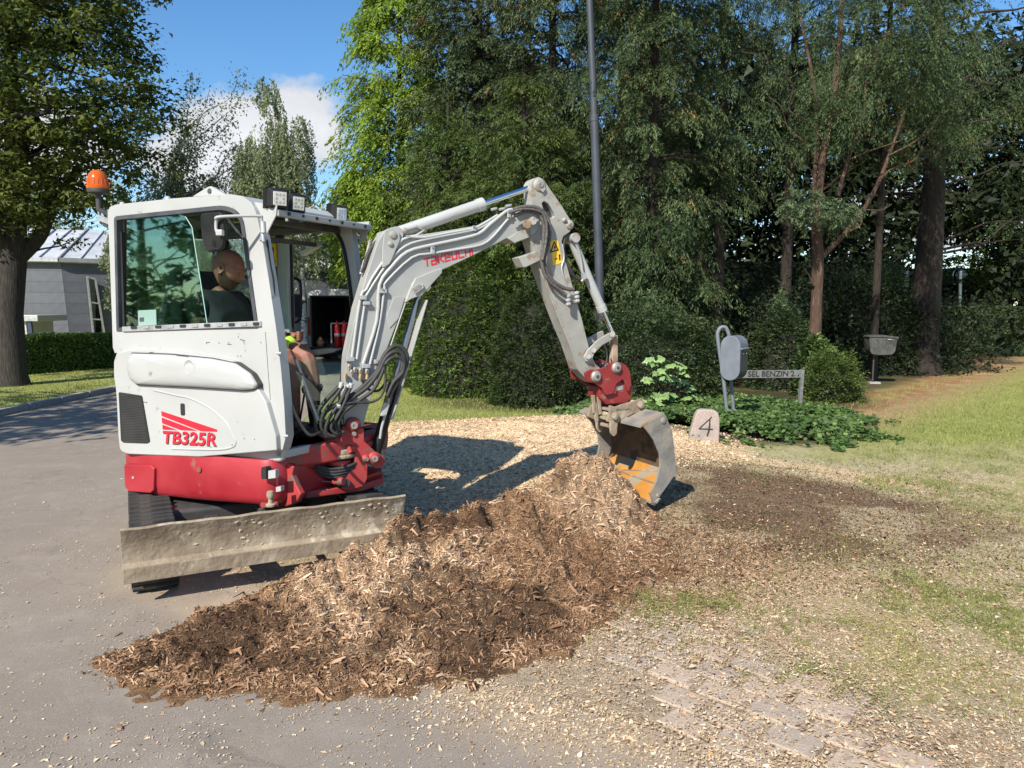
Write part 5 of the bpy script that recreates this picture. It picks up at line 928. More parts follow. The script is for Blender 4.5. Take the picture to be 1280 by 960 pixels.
E(MB().prism(bf, FB.poly([(788, 602), (806, 593), (822, 583), (823, 588), (808, 598)], .2), .19, .2), 'x', 'steel', bk) if False else None
E(MB().bar(bf.P(2.236, .38, .29), bf.P(2.236, -.42, .288), .010, .010).bar(bf.P(2.25, .15, .30), bf.P(2.32, -.30, .375), .008, .008), 'floor_scratch_bar', 'steelmud', bk)
E(MB().lathe(bf.P(2.215, -BW-.004, .82)-ax3*.012, ax3, [(0, .018), (.006, .028), (.014, .028)], 14), 'side_bolt', 'bucketsteel', bk); E(MB().lathe(bf.P(2.18, -BW-.004, .22)-ax3*.008, ax3, [(0, .012), (.01, .02)], 12), 'side_bolt', 'bucketsteel', bk)
# hanger plates on the bucket
hg = FB.poly([(745, 524), (757, 510), (790, 499), (806, 494), (812, 500), (813, 512), (796, 519), (775, 524), (765, 540), (760, 538)], -.16)
hg = round_poly([(1.86, .80), (1.90, .90), (2.02, .93), (2.14, .95), (2.20, .97), (2.225, .93), (2.22, .86), (2.12, .845), (2.0, .80), (1.95, .76)], .012, 2)
for w in (-.19, .10): E(MB().prism(FB, hg, w, w+.024), 'bucket_hanger', 'steelmud', bk, bevel=.005)
for (s, z) in ((1.93, .84), (2.18, .92)): E(MB().cyl(FB.P(s, -.215, z), FB.P(s, .14, z), .024, 14), 'hanger_pin', 'steelmud', bk); E(MB().lathe(FB.P(s, -.222, z), ax3, [(0, .02), (.006, .032), (.03, .032)], 18), 'hanger_boss', 'steelmud', bk)
for w in (-.185, .02): E(MB().prism(FB, round_poly([(1.885, .93), (1.945, .91), (1.965, .80), (1.955, .69), (1.925, .67), (1.90, .70), (1.885, .82)], .012, 2), w-.012, w+.012), 'locking_hook', 'steelmud', bk, bevel=.004)
E(MB().box(FB, 1.90, 1.93, -.19, .03, .74, .765).box(FB, 1.89, 1.92, -.19, .03, .80, .825).box(FB, 1.90, 2.1, -.19, .12, .875, .895), 'locking_bar', 'steelmud', bk, bevel=.004)
for (a, b) in ((741, 494), (748, 496), (744, 505)): E(MB().bar(FB.W(a, b, -.05), FB.W(a+2, b+22, -.05), .02, .03), 'locking_bracket', 'steelmud', bk, bevel=.004)
text_on(FB, '1300', (784, 531), (793, 533.2), .018, near-.0, 'offwhite', 'paint_mark', bk) if False else None
# ------------------------------------------------------------------ the operator
def skin_eval(verts, edges, radii, sub=1, root=0):
    me = bpy.data.meshes.new('sk'); me.from_pydata([Vector(v) for v in verts], edges, []); o = bpy.data.objects.new('sk', me); COL.objects.link(o)
    sk_ = o.modifiers.new('s', 'SKIN'); sk_.use_smooth_shade = True
    for i, r in enumerate(radii):
        s = me.skin_vertices[0].data[i]; s.radius = (r, r) if not isinstance(r, tuple) else r; s.use_root = (i == root)
    sd = o.modifiers.new('d', 'SUBSURF'); sd.levels = sub; bpy.context.view_layer.update()
    m2 = bpy.data.meshes.new_from_object(o.evaluated_get(bpy.context.evaluated_depsgraph_get())); vs = [v.co.copy() for v in m2.vertices]; fs = [list(p.vertices) for p in m2.polygons]
    bpy.data.objects.remove(o); bpy.data.meshes.remove(me); bpy.data.meshes.remove(m2); return vs, fs
Q = FE.P
PS = thing('person', Q(0, -.25, .80), 'bald bearded operator in black shirt and lime work shorts seated in the excavator cab', 'person')
skin = mat('skin', (.21, .085, .058), (.29, .125, .085), rough=.55, scale=18, bump=.05); M['skin'] = skin
def body_mesh():
    V = [Q(.0, -.25, 1.43), Q(-.03, -.25, 1.58), Q(-.06, -.25, 1.70), Q(-.04, -.25, 1.79), Q(-.005, -.25, 1.86),
         Q(-.07, -.42, 1.745), Q(.0, -.50, 1.50), Q(.26, -.42, 1.50), Q(.49, -.29, 1.545),
         Q(-.07, -.08, 1.745), Q(.0, .02, 1.50), Q(.28, -.05, 1.47), Q(.45, -.08, 1.50),
         Q(.03, -.35, 1.42), Q(.34, -.36, 1.42), Q(.665, -.34, 1.385), Q(.70, -.34, 1.12), Q(.71, -.34, .90), Q(.84, -.35, .86),
         Q(.03, -.14, 1.42), Q(.34, -.13, 1.42), Q(.66, -.12, 1.37), Q(.69, -.12, 1.12), Q(.70, -.12, .90), Q(.83, -.12, .86)]
    Eg = [(0, 1), (1, 2), (2, 3), (3, 4), (2, 5), (5, 6), (6, 7), (7, 8), (2, 9), (9, 10), (10, 11), (11, 12), (0, 13), (13, 14), (14, 15), (15, 16), (16, 17), (17, 18), (0, 19), (19, 20), (20, 21), (21, 22), (22, 23), (23, 24)]
    R = [.13, .13, .12, .065, .066, .062, .052, .045, .030, .07, .052, .045, .030, .10, .09, .068, .062, .042, .045, .10, .09, .068, .062, .042, .045]
    return skin_eval(V, Eg, R)
vs, fs = body_mesh(); body_mb = MB().add(vs, fs)
# hand closed round the joystick: palm and five unequal fingers
def hand(wrist, centre, sgn):
    wv = Vector(wrist); c = Vector(centre); f = (c-wv).normalized(); s = Vector((0, 0, 1)).cross(f).normalized()*sgn; u = f.cross(s)*sgn
    if u.z < 0: u = -u
    pv, pf = skin_eval([wv, wv.lerp(c, .6), c-f*.012], [(0, 1), (1, 2)], [(.028, .03), (.036, .026), (.04, .024)]); body_mb.add(pv, pf)
    for k, ln in enumerate((.030, .034, .031, .025)):
        z0 = .026-.018*k; a = c+u*z0+s*.016; pts = [a-f*.005, a+f*ln*.75+s*.004, a+f*ln-s*.022, a+f*ln*.45-s*.042]
        v, g = skin_eval(pts, [(0, 1), (1, 2), (2, 3)], [.0105, .0098, .009, .0075]); body_mb.add(v, g)
    pts = [wv.lerp(c, .55)-s*.018+u*.014, c-s*.034+u*.026, c-s*.030+f*.022+u*.034]; v, g = skin_eval(pts, [(0, 1), (1, 2)], [.013, .012, .0095]); body_mb.add(v, g)
hand(Q(.49, -.29, 1.545), JL+Vector((0, 0, .012)), 1); hand(Q(.45, -.08, 1.50), Q(.56, -.10, 1.50), -1)
# head
hc = Q(.045, -.25, 1.985); hf = (Q(math.cos(.42), math.sin(.42), 0)-Q(0, 0, 0)); tl = math.radians(-24); hF = (hf*math.cos(tl)+Vector((0, 0, math.sin(tl)))).normalized(); hL = (Q(-math.sin(.42), math.cos(.42), 0)-Q(0, 0, 0)); hU = hF.cross(hL).normalized()
def head_pt(el, az, grow=0.0):
    x, y, z = math.cos(el)*math.cos(az), math.cos(el)*math.sin(az), math.sin(el); g = lambda a, b, sa, sb: math.exp(-((az-a)/sa)**2-((z-b)/sb)**2)
    X, Y, Z = x*.120, y*.088, z*.138
    if z < 0: t = -z; Y *= 1-.20*t; X = X*(1-.10*t)+(.020*t if x < 0 else .014*t)
    if x < 0 and z < -.2: X *= 1-.30*min(1, (-z-.2)/.6)
    d = .030*g(0, -.16, .17, .10)+.016*g(0, -.02, .14, .14)+.015*math.exp(-((z-.17)/.06)**2)*max(0, x)**2+.010*g(0, -.46, .3, .07)+.016*g(0, -.80, .7, .14)*(1)+.006*g(0, -.36, .2, .04)
    d -= .022*(g(.40, .03, .20, .075)+g(-.40, .03, .20, .075)); d -= .006*g(0, -.56, .4, .05); d += .006*(g(.65, -.12, .25, .12)+g(-.65, -.12, .25, .12))
    d += grow; n = Vector((x, y, z*.9)).normalized(); return Vector((X, Y, Z))+n*d if d > .02 else Vector((X, Y, Z))+Vector((x, y, z))*d
def head_w(p): return hc+hF*p.x+hL*p.y+hU*p.z
def head_patch(e0, e1, a0, a1, ne, na, grow, cond=lambda e, a: 0.0):
    vs = []; fs = []
    for i in range(ne+1):
        for j in range(na+1):
            el = e0+(e1-e0)*i/ne; az = a0+(a1-a0)*j/na; vs.append(head_w(head_pt(el, az, grow+cond(el, az))))
    fs = [(i*(na+1)+j, i*(na+1)+j+1, (i+1)*(na+1)+j+1, (i+1)*(na+1)+j) for i in range(ne) for j in range(na)]; return vs, fs
vs, fs = head_patch(-math.pi/2, math.pi/2, -math.pi, math.pi, 60, 80, 0); body_mb.add(vs, fs)
for sg in (1, -1):
    ec = head_w(Vector((-.006, .083*sg, -.010))); vs = []
    for a in range(12): th = a/12*2*math.pi; vs.append(ec+hU*.042*math.cos(th)+hF*.026*math.sin(th)*(1-.25*math.cos(th+math.pi))+hL*sg*.026)
    v2 = [ec+(p-ec)*.62-hL*sg*.006 for p in vs]; v3 = [ec+(p-ec)*.85-hL*sg*.018 for p in vs]
    body_mb.add(vs+v2+v3, [(i, (i+1) % 12, 12+(i+1) % 12, 12+i) for i in range(12)]+[tuple(range(12, 24))]+[(i, (i+1) % 12, 24+(i+1) % 12, 24+i) for i in range(12)]+[tuple(range(24, 36))])
body = body_mb.build('body', M['skin'], PS, smooth=True, angle=180)
rm = body.modifiers.new('r', 'REMESH'); rm.mode = 'VOXEL'; rm.voxel_size = .006; rm.use_smooth_shade = True
sm = body.modifiers.new('sm', 'SMOOTH'); sm.factor = .5; sm.iterations = 2
ne, na = 60, 120; bv, bf_ = head_patch(-1.45, .12, -1.78, 1.78, ne, na, .0085); keepf = []
for i in range(ne):
    for j in range(na):
        el = -1.45+1.57*(i+.5)/ne; az = abs(-1.78+3.56*(j+.5)/na); lim = -.40 if az < .6 else (-.40+(az-.6)*.10 if az < 1.15 else -.34+(az-1.15)*.75)
        mouth = az < .26 and -.56 < el < -.43
        if el < lim and not mouth: keepf.append(bf_[i*na+j])
bf_ = keepf
E(MB().add(bv, bf_), 'beard', mat('beard_hair', (.045, .02, .012), (.085, .042, .025), rough=.9, scale=90, bump=.4), PS, angle=180)
for sg in (1, -1):
    e_ = MB().lathe(head_w(Vector((.084, .034*sg, .002))), hF, [(-.010, .004), (-.004, .011), (.003, .010), (.006, .003)], 12); E(e_, 'eye', mat('eye', (.12, .10, .09), rough=.3), PS)
    E(MB().tube([head_w(Vector((.103, .016*sg, .022))), head_w(Vector((.101, .034*sg, .029))), head_w(Vector((.088, .052*sg, .024)))], .0045, 6), 'eyebrow', mat('brow', (.12, .06, .035), rough=.9), PS)
shirt = skin_eval([Q(.0, -.25, 1.40), Q(.0, -.25, 1.50), Q(-.02, -.25, 1.62), Q(-.06, -.25, 1.71), Q(-.045, -.25, 1.80), Q(-.07, -.43, 1.75), Q(-.035, -.49, 1.60), Q(-.07, -.07, 1.75), Q(-.035, -.01, 1.60), Q(.07, -.25, 1.52)], [(0, 1), (1, 2), (2, 3), (3, 4), (3, 5), (5, 6), (3, 7), (7, 8), (1, 9)], [.215, .225, .22, .20, .088, .115, .10, .115, .10, .20], 2)
E(MB().add(*shirt), 'shirt', mat('black_shirt', (.012, .013, .015), (.02, .022, .025), rough=.85, scale=20), PS, angle=180)
hv = mat('lime_fabric', (.42, .78, .04), (.5, .85, .08), rough=.8)
shorts = skin_eval([Q(-.02, -.25, 1.42), Q(.08, -.35, 1.425), Q(.34, -.36, 1.43), Q(.55, -.355, 1.415), Q(.08, -.14, 1.425), Q(.34, -.13, 1.43), Q(.55, -.125, 1.405)], [(0, 1), (1, 2), (2, 3), (0, 4), (4, 5), (5, 6)], [.16, .12, .108, .094, .12, .108, .094], 2)
E(MB().add(*shorts), 'shorts', hv, PS, angle=180)
for w in (-.36, -.13): E(MB().tube([Q(.42, w, 1.423), Q(.49, w, 1.418)], [.109, .104], 18, cap=False), 'shorts_band', 'seat', PS)
for w in (-.34, -.12):
    bt = skin_eval([Q(.70, w, 1.02), Q(.705, w, .93), Q(.715, w, .875), Q(.80, w, .855), Q(.89, w, .85)], [(0, 1), (1, 2), (2, 3), (3, 4)], [.052, .05, .055, .05, .042], 2); E(MB().add(*bt), 'boot', 'ink', PS, angle=180)

# ------------------------------------------------------------------ posts, boxes and stones beyond the heap
md = mat('letterbox_grey', (.13, .145, .17), (.165, .18, .205), rough=.5, scale=5); mdk = mat('letterbox_dark', (.03, .032, .036), (.045, .047, .052), rough=.5)
D = 10.3
def pq(x, y, d=D): return dp(x, y, d)
lb = thing('letterbox', pq(912, 533), 'grey rounded letterbox on a leaning bent tube post beside the numbered stone', 'letterbox')
pts = [pq(912, 548), pq(905, 480), pq(897.5, 425), pq(898, 414), pq(902, 409), pq(907.5, 410), pq(911, 418)]
lbp = MB().tube(smooth_path(pts, 6)+[pq(913, 470, D+.16), pq(920, 545, D+.16)], .026, 12).build('bent_post', md, lb)
# the box: its long rounded flank faces the road, its door faces right
FLb = Frame((0, 0), -52); 
def boxframe():
    c = pq(917, 447, D); a = math.radians(-28)
    r = Vector((math.cos(a), math.sin(a), 0)); return c, r, Vector((-r.y, r.x, 0))
c, r_, b_ = boxframe(); Fx = Frame((c.x, c.y), -14)
zc = c.z; prof_ = []
fl = Frame((pq(914, 447).x, pq(914, 447).y), -12)
hw_, hh = .14, .31; sh = [( -hw_, -hh+.14), (-hw_, hh-.14)]
out = []
for k in range(13): a = math.pi-math.pi*k/12; out.append((hw_*math.cos(a), zc+hh-.14+.14*math.sin(a)))
for k in range(13): a = -math.pi*k/12; out.append((hw_*math.cos(a), zc-hh+.14+.14*math.sin(a)))
fl2 = Frame((pq(912.5, 447, D-.12).x, pq(912.5, 447, D-.12).y), -38)
bxm = MB().prism(fl2, out, 0, .30).build('letterbox_body', md, lb, bevel=.008, seg=3)
# door side in dark, wrapped on the right flank
dr = [p for p in out if p[0] > .02]; dr2 = [(p[0]*1.012+.004, (p[1]-zc)*1.008+zc) for p in dr]
MB().prism(fl2, [(.06, zc+hh-.06)]+[(.143, zc+hh-.16), (.143, zc-hh+.14), (.13, zc-hh+.08), (.10, zc-hh+.04)]+[(.06, zc-.2)], .02, .285).build('letterbox_door', mdk, lb, bevel=.006)
MB().prism(fl2, [(.125, zc+.155), (.165, zc+.135), (.165, zc+.120), (.125, zc+.125)], .015, .285).build('slot_flap', md, lb, bevel=.003)
MB().cyl(fl2.P(.15, .10, zc+.06), fl2.P(.156, .10, zc+.06), .008, 8).cyl(fl2.P(.15, .2, zc+.06), fl2.P(.156, .2, zc+.06), .012, 8).build('lock', M['galv'], lb)
# second letterbox far right
D2_ = 16.5; lb2 = thing('letterbox', dp(1093, 485, D2_), 'weathered metal letterbox on a thin post under the yews at right', 'letterbox')
f2 = Frame((dp(1086, 440, D2_).x, D2_), -6); zz = dp(1102, 432, D2_).z; mw = mat('weathered_zinc', (.05, .05, .045), (.09, .088, .08), rough=.6, scale=9, c3=(.04, .038, .03), s3=6, t3=.52)
MB().prism(f2, round_poly([(0, zz+.19), (.60, zz+.16), (.56, zz-.20), (.10, zz-.22), (.02, zz-.12)], [.02, .03, .12, .14, .1], 4), 0, .32).build('letterbox_body', mw, lb2, bevel=.01)
MB().prism(f2, [(-.02, zz+.19), (.0, zz+.225), (.30, zz+.235), (.61, zz+.20), (.62, zz+.155), (.30, zz+.185)], -.02, .34).build('letterbox_lid', mw, lb2, bevel=.005)
MB().box(f2, .38, .46, -.03, -.015, zz+.13, zz+.15).build('lid_catch', M['galv'], lb2); MB().bar(f2.P(.14, -.004, zz+.13), f2.P(.14, -.004, zz-.17), .01, .006).build('body_seam', M['galv'], lb2)
MB().cyl(f2.P(.17, .16, -.05), f2.P(.17, .16, zz-.2), .02, 8).build('post', M['dark'], lb2); MB().box(f2, .08, .32, .08, .24, .0, .04).build('post_footing', mat('concrete', (.33, .31, .28), rough=.9), lb2)
# fuel sign in the ivy
D3 = 11.6; sg = thing('fuel_sign', dp(1000, 500, D3), 'grey metal fuel lettering bar on a short post standing in the ivy', 'sign')
fs_ = Frame((dp(915, 466, D3-.1).x, D3-.1), 4); z1 = dp(960, 462.5, D3).z; z0 = dp(960, 472, D3).z; xe = dp(1003, 466, D3).x-dp(915, 466, D3-.1).x
ms = mat('sign_zinc', (.12, .12, .115), (.19, .19, .18), rough=.55, scale=20)
MB().box(fs_, 0, xe, 0, .05, z0, z1).build('sign_board', ms, sg, bevel=.004)
MB().bar(fs_.P(xe, .02, z1+.01), fs_.P(xe-.02, .02, dp(1000, 500, D3).z-.1), .06, .05).build('sign_post', ms, sg); MB().bar(fs_.P(.03, .02, z0), fs_.P(.03, .02, .0), .06, .05).build('sign_post', ms, sg)
text_on(fs_, 'SEL BENZIN 2', (935, 471), (993, 470.4), (z1-z0)*.74, -.003, 'ink', 'lettering', sg, off=.02, depth=.002)
text_on(fs_, '.', (997, 470.4), (999, 470.4), .03, -.003, 'ink', 'lettering', sg, depth=.002)
# the numbered stone
SX, SY = gp(884, 560); SY -= .1; fst = Frame((SX-.0, SY), -6); mst = mat('pink_granite', (.32, .25, .215), (.43, .35, .31), rough=.85, scale=60, detail=4, c3=(.28, .25, .22), s3=3, t3=.55, bump=.35, bscale=90)
sp_ = fst.poly([(862, 545), (869, 520), (872, 514), (877, 512), (893, 513), (898, 516), (900, 524), (899, 562), (862, 562)], 0)
nst = thing('house_number_stone', (SX, SY, 0), 'upright pinkish granite stone with a black number 4 left of the letterbox', 'stone')
MB().prism(fst, round_poly(sp_, .02), 0, .14).build('stone', mst, nst, bevel=.018, seg=3)
for st in ([(890, 521), (873.5, 536)], [(873.5, 536), (891, 536.5)], [(887.5, 524), (886.5, 537), (884, 545)]):
    MB().tube([fst.W(a, b, -.003) for a, b in st], [.006, .011, .008], 6).build('digit_stroke', M['ink'], nst)
# street lamp mast: base behind the clipped yew
DL = 14.0; pl0 = dp(751, 400, DL); pl = thing('lamp_post', (pl0.x, DL, 0), 'tall slim grey street lamp mast rising out of the dark trees', 'lamp post')
mpole = mat('pole_grey', (.035, .042, .052), (.05, .058, .07), rough=.5, scale=3)
q1, q2, q3 = dp(751, 400, DL), dp(743, 145, DL), dp(737, 0, DL); low = Vector((q1.x+.02, DL, 0)); topp = q3+(q3-q2).normalized()*3.0
MB().tube([low, q1, q2], [.095, .085, .080], 14).build('mast', mpole, pl); MB().tube([q2-Vector((0, 0, .02)), q3, topp], [.066, .062, .055], 14).build('upper_mast', mpole, pl); MB().tube([q2-Vector((0, 0, .1)), q2+Vector((0, 0, .02))], .086, 14).build('mast_collar', mpole, pl)
MB().tube(smooth_path([topp, topp+Vector((-.1, 0, .3)), topp+Vector((-.6, 0, .5))], 5), .05, 10).build('lamp_arm', mpole, pl); MB().lathe(topp+Vector((-.6, 0, .52)), (-1, 0, -.1), [(0, .05), (.1, .12), (.5, .15), (.7, .08)], 16).build('lamp_head', mpole, pl)
# garden globe lamp
DG = 27; g0 = dp(1199, 437, DG); glp = thing('globe_lamp', (g0.x, DG, 0), 'small globe lamp on a thin pole before the dark hedge at far right', 'garden lamp')
MB().tube([(g0.x, DG, 0), dp(1200.5, 352, DG)], .055, 8).build('post', mat('green_pole', (.10, .14, .12), rough=.5), glp)
gz = dp(1201, 342, DG); MB().lathe(gz-Vector((0, 0, .26)), (0, 0, 1), [(0, .08), (.03, .16), (.1, .22), (.22, .25), (.34, .22), (.43, .15), (.48, .05)], 20).build('globe', glass_mat('frosted_globe', (.62, .68, .70), 2.0), glp, angle=80)
MB().lathe(gz-Vector((0, 0, .30)), (0, 0, 1), [(0, .1), (.05, .1), (.07, .06)], 14).build('globe_seat', M['ink'], glp); MB().cyl(gz-Vector((0, 0, .2)), gz+Vector((0, 0, .1)), .05, 10).build('bulb_tube', M['white'], glp)

# ------------------------------------------------------------------ grey clad house at left
DH = 26; mcl = [mat('grey_cladding', a, b_, rough=.7, scale=6) for a, b_ in (((.105, .11, .125), (.125, .13, .145)), ((.115, .12, .135), (.135, .14, .155)))]
mroof = mat('zinc_roof', (.42, .43, .44), (.52, .53, .54), rough=.55, metal=.15, scale=3)
k0 = dp(76, 325, DH); kb = dp(88, 425, DH); HX = k0.x
hs_ = thing('clad_house', (HX, DH, 0), 'dark grey board clad house with sloping zinc roof beyond the hedge', 'house')
zt = k0.z; lean = (kb.x-k0.x)/(k0.z-kb.z)
LF = Vector((-.97, -.25, 0)); RF = Vector((.75, .66, 0))                       # the two wall runs from the near corner
base = Vector((HX+lean*zt, DH, 0)); top = Vector((HX, DH, zt))
def wallquad(dirv, length, name):
    mb = MB(); n_ = Vector((-dirv.y, dirv.x, 0)); a, b = base, top; c_, d_ = a+dirv*length, b+dirv*length+0*n_; back = Vector((0, .3, 0)); mb.add([a, c_, d_, b, a+back, c_+back, d_+back, b+back], [(0, 1, 2, 3), (7, 6, 5, 4), (0, 4, 5, 1), (3, 2, 6, 7), (0, 3, 7, 4), (1, 5, 6, 2)]); return mb.build(name, mcl[0], hs_, smooth=False)
w1 = wallquad(LF, 9, 'wall'); w2 = wallquad(RF, 11, 'wall')
nb = 9
for (dirv, ln, wall) in ((LF, 9, w1), (RF, 11, w2)):
    for k in range(nb):
        ta, tb = k/nb, (k+.985)/nb; out_ = Vector((dirv.y, -dirv.x, 0)); out_ = out_ if out_.y < 0 else -out_; o3 = out_*.03
        A = base.lerp(top, ta)+o3; Bq = base.lerp(top, tb)+o3; inn_ = out_*-.02
        MB().add([A, A+dirv*ln, Bq+dirv*ln, Bq, A+inn_, A+dirv*ln+inn_, Bq+dirv*ln+inn_, Bq+inn_], [(0, 1, 2, 3), (7, 6, 5, 4), (0, 4, 5, 1), (3, 2, 6, 7), (0, 3, 7, 4), (1, 5, 6, 2)]).build('cladding_board', mcl[k % 2], wall, smooth=False)
apexR = Vector((HX+.5, DH+3.2, dp(60, 290, DH+3).z)); ee = top+Vector((0, -.12, .02))
def roof_face(a, b, c_, d_, nseam):
    mb = MB(); t3 = Vector((0, 0, .12)); mb.add([a, b, c_, d_, a-t3, b-t3, c_-t3, d_-t3], [(0, 1, 2, 3), (7, 6, 5, 4), (0, 4, 5, 1), (1, 5, 6, 2), (2, 6, 7, 3), (3, 7, 4, 0)]); rf = mb.build('roof', mroof, hs_, smooth=False)
    for k in range(nseam+1): t = k/nseam; MB().bar(a.lerp(b, t)+Vector((0, 0, .03)), d_.lerp(c_, t)+Vector((0, 0, .03)), .05, .06).build('roof_seam', mroof, rf, smooth=False)
rise = Vector((0, 0, dp(66, 290, DH+4).z-zt))
roof_face(ee+LF*9, ee, ee+Vector((-1.0, 3.6, 0))+rise, ee+LF*9+Vector((.5, 3.6, 0))+rise, 14)
roof_face(ee, ee+RF*11, ee+RF*11+Vector((-1.6, 2.6, 0))+rise, ee+Vector((-1.0, 3.6, 0))+rise, 17)
MB().bar(ee+LF*9+Vector((0, -.06, -.02)), ee+Vector((.02, -.06, -.02)), .14, .14).bar(ee+Vector((.03, -.05, -.02)), ee+RF*11+Vector((.03, -.05, -.02)), .14, .14).build('gutter', M['galv'], hs_)
# tall window strip on the right wall
for (pa_, pb_) in (((109, 345), (130, 420)),):
    def onr(px, py, off=.08):
        d = ray(px, py); n_ = Vector((RF.y, -RF.x, 0)); P0 = base+n_*off; t = (P0.x*n_.x+P0.y*n_.y)/(d[0]*n_.x+d[1]*n_.y); return Vector((d[0]*t, d[1]*t, CAM_H+d[2]*t))
    q = [onr(109, 346), onr(119, 349), onr(131, 421), onr(117, 421)]; wn_ = MB().add(q, [(0, 1, 2, 3)]).build('window', glass_mat('tall_glass', (.30, .36, .30), 2), hs_, smooth=False)
    fb = MB()
    for i in range(4): fb.bar(q[i], q[(i+1) % 4], .07, .06)
    fb.bar(q[0].lerp(q[3], .42), q[1].lerp(q[2], .42), .05, .05); fb.bar(q[0].lerp(q[3], .70), q[1].lerp(q[2], .70), .05, .05); fb.build('window_frame', M['galv'], wn_, smooth=False)
# white porch in front of it
DPp = 22.5; po = thing('white_porch', dp(30, 428, DPp), 'small flat roofed white porch at the left edge before the clad house', 'porch'); fpz = Frame((dp(-12, 400, DPp).x, DPp), 8)
xr = dp(43, 400, DPp).x-dp(-12, 400, DPp).x
MB().box(fpz, 0, xr, 0, 2, dp(30, 402, DPp).z, dp(30, 394, DPp).z).build('porch_roof', M['galv'], po, bevel=.02)
MB().box(fpz, 0, xr-.45, .3, 2, 0, dp(30, 402, DPp).z).build('wall', M['white'], po); MB().bar(fpz.P(xr-.2, .1, 0), fpz.P(xr-.28, .1, dp(30, 402, DPp).z), .1, .1).build('porch_post', mat('blue_post', (.03, .04, .09), rough=.5), po)
MB().bar(fpz.P(xr-.38, .15, 0), fpz.P(xr-.44, .15, dp(30, 402, DPp).z), .08, .08).build('porch_post', M['galv'], po)

# ------------------------------------------------------------------ van, caravan, hut beyond
DV = 24.0; Vx = dp(386, 434, DV).x; FV = Frame((Vx, DV), -8)                  # s to the right along the rear, w into the van
vt = dp(400, 366, DV).z; fz = dp(400, 433, DV).z; zb = .30
vn = thing('van', FV.P(.9, 1, 0), 'white van seen from behind with its rear doors open and tools inside', 'van'); mv = M['white']
Wd = 2.0; top_ = vt; Ln = 5.2
MB().box(FV, 0, .07, 0, Ln, fz-.25, top_).build('side_wall', mv, vn, bevel=.03); MB().box(FV, Wd-.07, Wd, 0, Ln, fz-.25, top_).build('side_wall', mv, vn, bevel=.03)
MB().prism(FV, [(0, top_-.10), (.06, top_+.02), (.3, top_+.09), (Wd/2, top_+.12), (Wd-.3, top_+.09), (Wd-.06, top_+.02), (Wd, top_-.10)], 0, Ln).build('roof', mv, vn, bevel=.03)
MB().box(FV, .02, Wd-.02, 0, Ln, fz-.20, fz-.02).build('load_floor', M['dark'], vn); MB().box(FV, .07, Wd-.07, 3.0, 3.08, fz, top_).build('bulkhead', M['ink'], vn); MB().box(FV, .07, .10, .1, 3, fz, top_-.1).box(FV, Wd-.1, Wd-.07, .1, 3, fz, top_-.1).box(FV, .1, Wd-.1, .1, 3.0, top_-.14, top_-.10).build('load_lining', M['ink'], vn)
MB().box(FV, -.02, Wd+.02, -.12, .05, fz-.34, fz-.12).build('bumper', M['black'], vn, bevel=.03)
for sgn, s0 in ((-1, 0), (1, Wd)):
    a = FV.P(s0, 0, 0); q = FV.P(s0+sgn*.16, -.92, 0); dr_ = MB(); dr_.add([Vector((a.x, a.y, fz-.1)), Vector((q.x, q.y, fz-.1)), Vector((q.x, q.y, top_-.12)), Vector((a.x, a.y, top_-.02))]+[Vector((a.x+.05*sgn, a.y, fz-.1)), Vector((q.x+.05*sgn, q.y, fz-.1)), Vector((q.x+.05*sgn, q.y, top_-.12)), Vector((a.x+.05*sgn, a.y, top_-.02))], [(0, 1, 2, 3), (7, 6, 5, 4), (0, 4, 5, 1), (1, 5, 6, 2), (2, 6, 7, 3), (3, 7, 4, 0)])
    door = dr_.build('rear_door', mv, vn, bevel=.015); m_ = Vector((a.x, a.y, 0)).lerp(Vector((q.x, q.y, 0)), .5)
    MB().obox(Vector((m_.x-.01*sgn, m_.y, (fz+top_)/2+.45)), Vector((q.x-a.x, q.y-a.y, 0))*.36, (.03, 0, 0), (0, 0, .36)).build('door_window', M['seal'], door)
tlm = mat('tail_light', (.5, .02, .02), rough=.25)
for s0 in (-.02, Wd-.06): MB().box(FV, s0, s0+.08, -.02, .04, fz+.35, fz+.95).build('tail_light', tlm, vn, bevel=.01)
for s0 in (.1, Wd-.35):
    for w0 in (1.0, 4.1):
        wc = FV.P(s0, w0, .34); ax_ = Vector((FV.u[0], FV.u[1], 0)); ty = MB().lathe(wc, ax_, [(0, .22), (.0, .31), (.03, .34), (.2, .34), (.23, .31), (.23, .2)], 24).build('wheel', M['rubber'], vn); MB().lathe(wc-ax_*.005, ax_, [(0, .05), (0, .21), (.05, .22), (.05, .05)], 20).build('rim', M['galv'], ty)
MB().prism(Frame(FV.P(0, Ln, 0)[:2], -8), [(0, .35), (Wd, .35), (Wd-.1, 1.25), (.1, 1.25)], 0, .9).build('bonnet', mv, vn, bevel=.05)
MB().box(FV, -.01, Wd+.01, .4, 5.6, .30, .55).build('sill', M['black'], vn)
for (x0, yb, yt, w0, nm, lab) in ((1.07, 0, .0, .3, 'gas_bottle', ''),): pass
rb = mat('red_bottle', (.62, .02, .02), (.7, .03, .03), rough=.35)
for i, sx_ in enumerate((.88, 1.08)):
    gb = MB().lathe(FV.P(sx_, .25+.1*i, fz-.02), (0, 0, 1), [(0, .08), (.02, .095), (.62, .095), (.74, .06), (.78, .03), (.84, .03)], 16).build('red_cylinder', rb, None); tag(gb, ('left' if i == 0 else 'right')+' one of the two tall red canisters standing in the back of the van', 'canister', 'red canisters in the van')
    MB().lathe(FV.P(sx_, .25+.1*i, fz+.32), (0, 0, 1), [(0, .097), (.1, .097)], 16).build('canister_band', M['white'], gb)
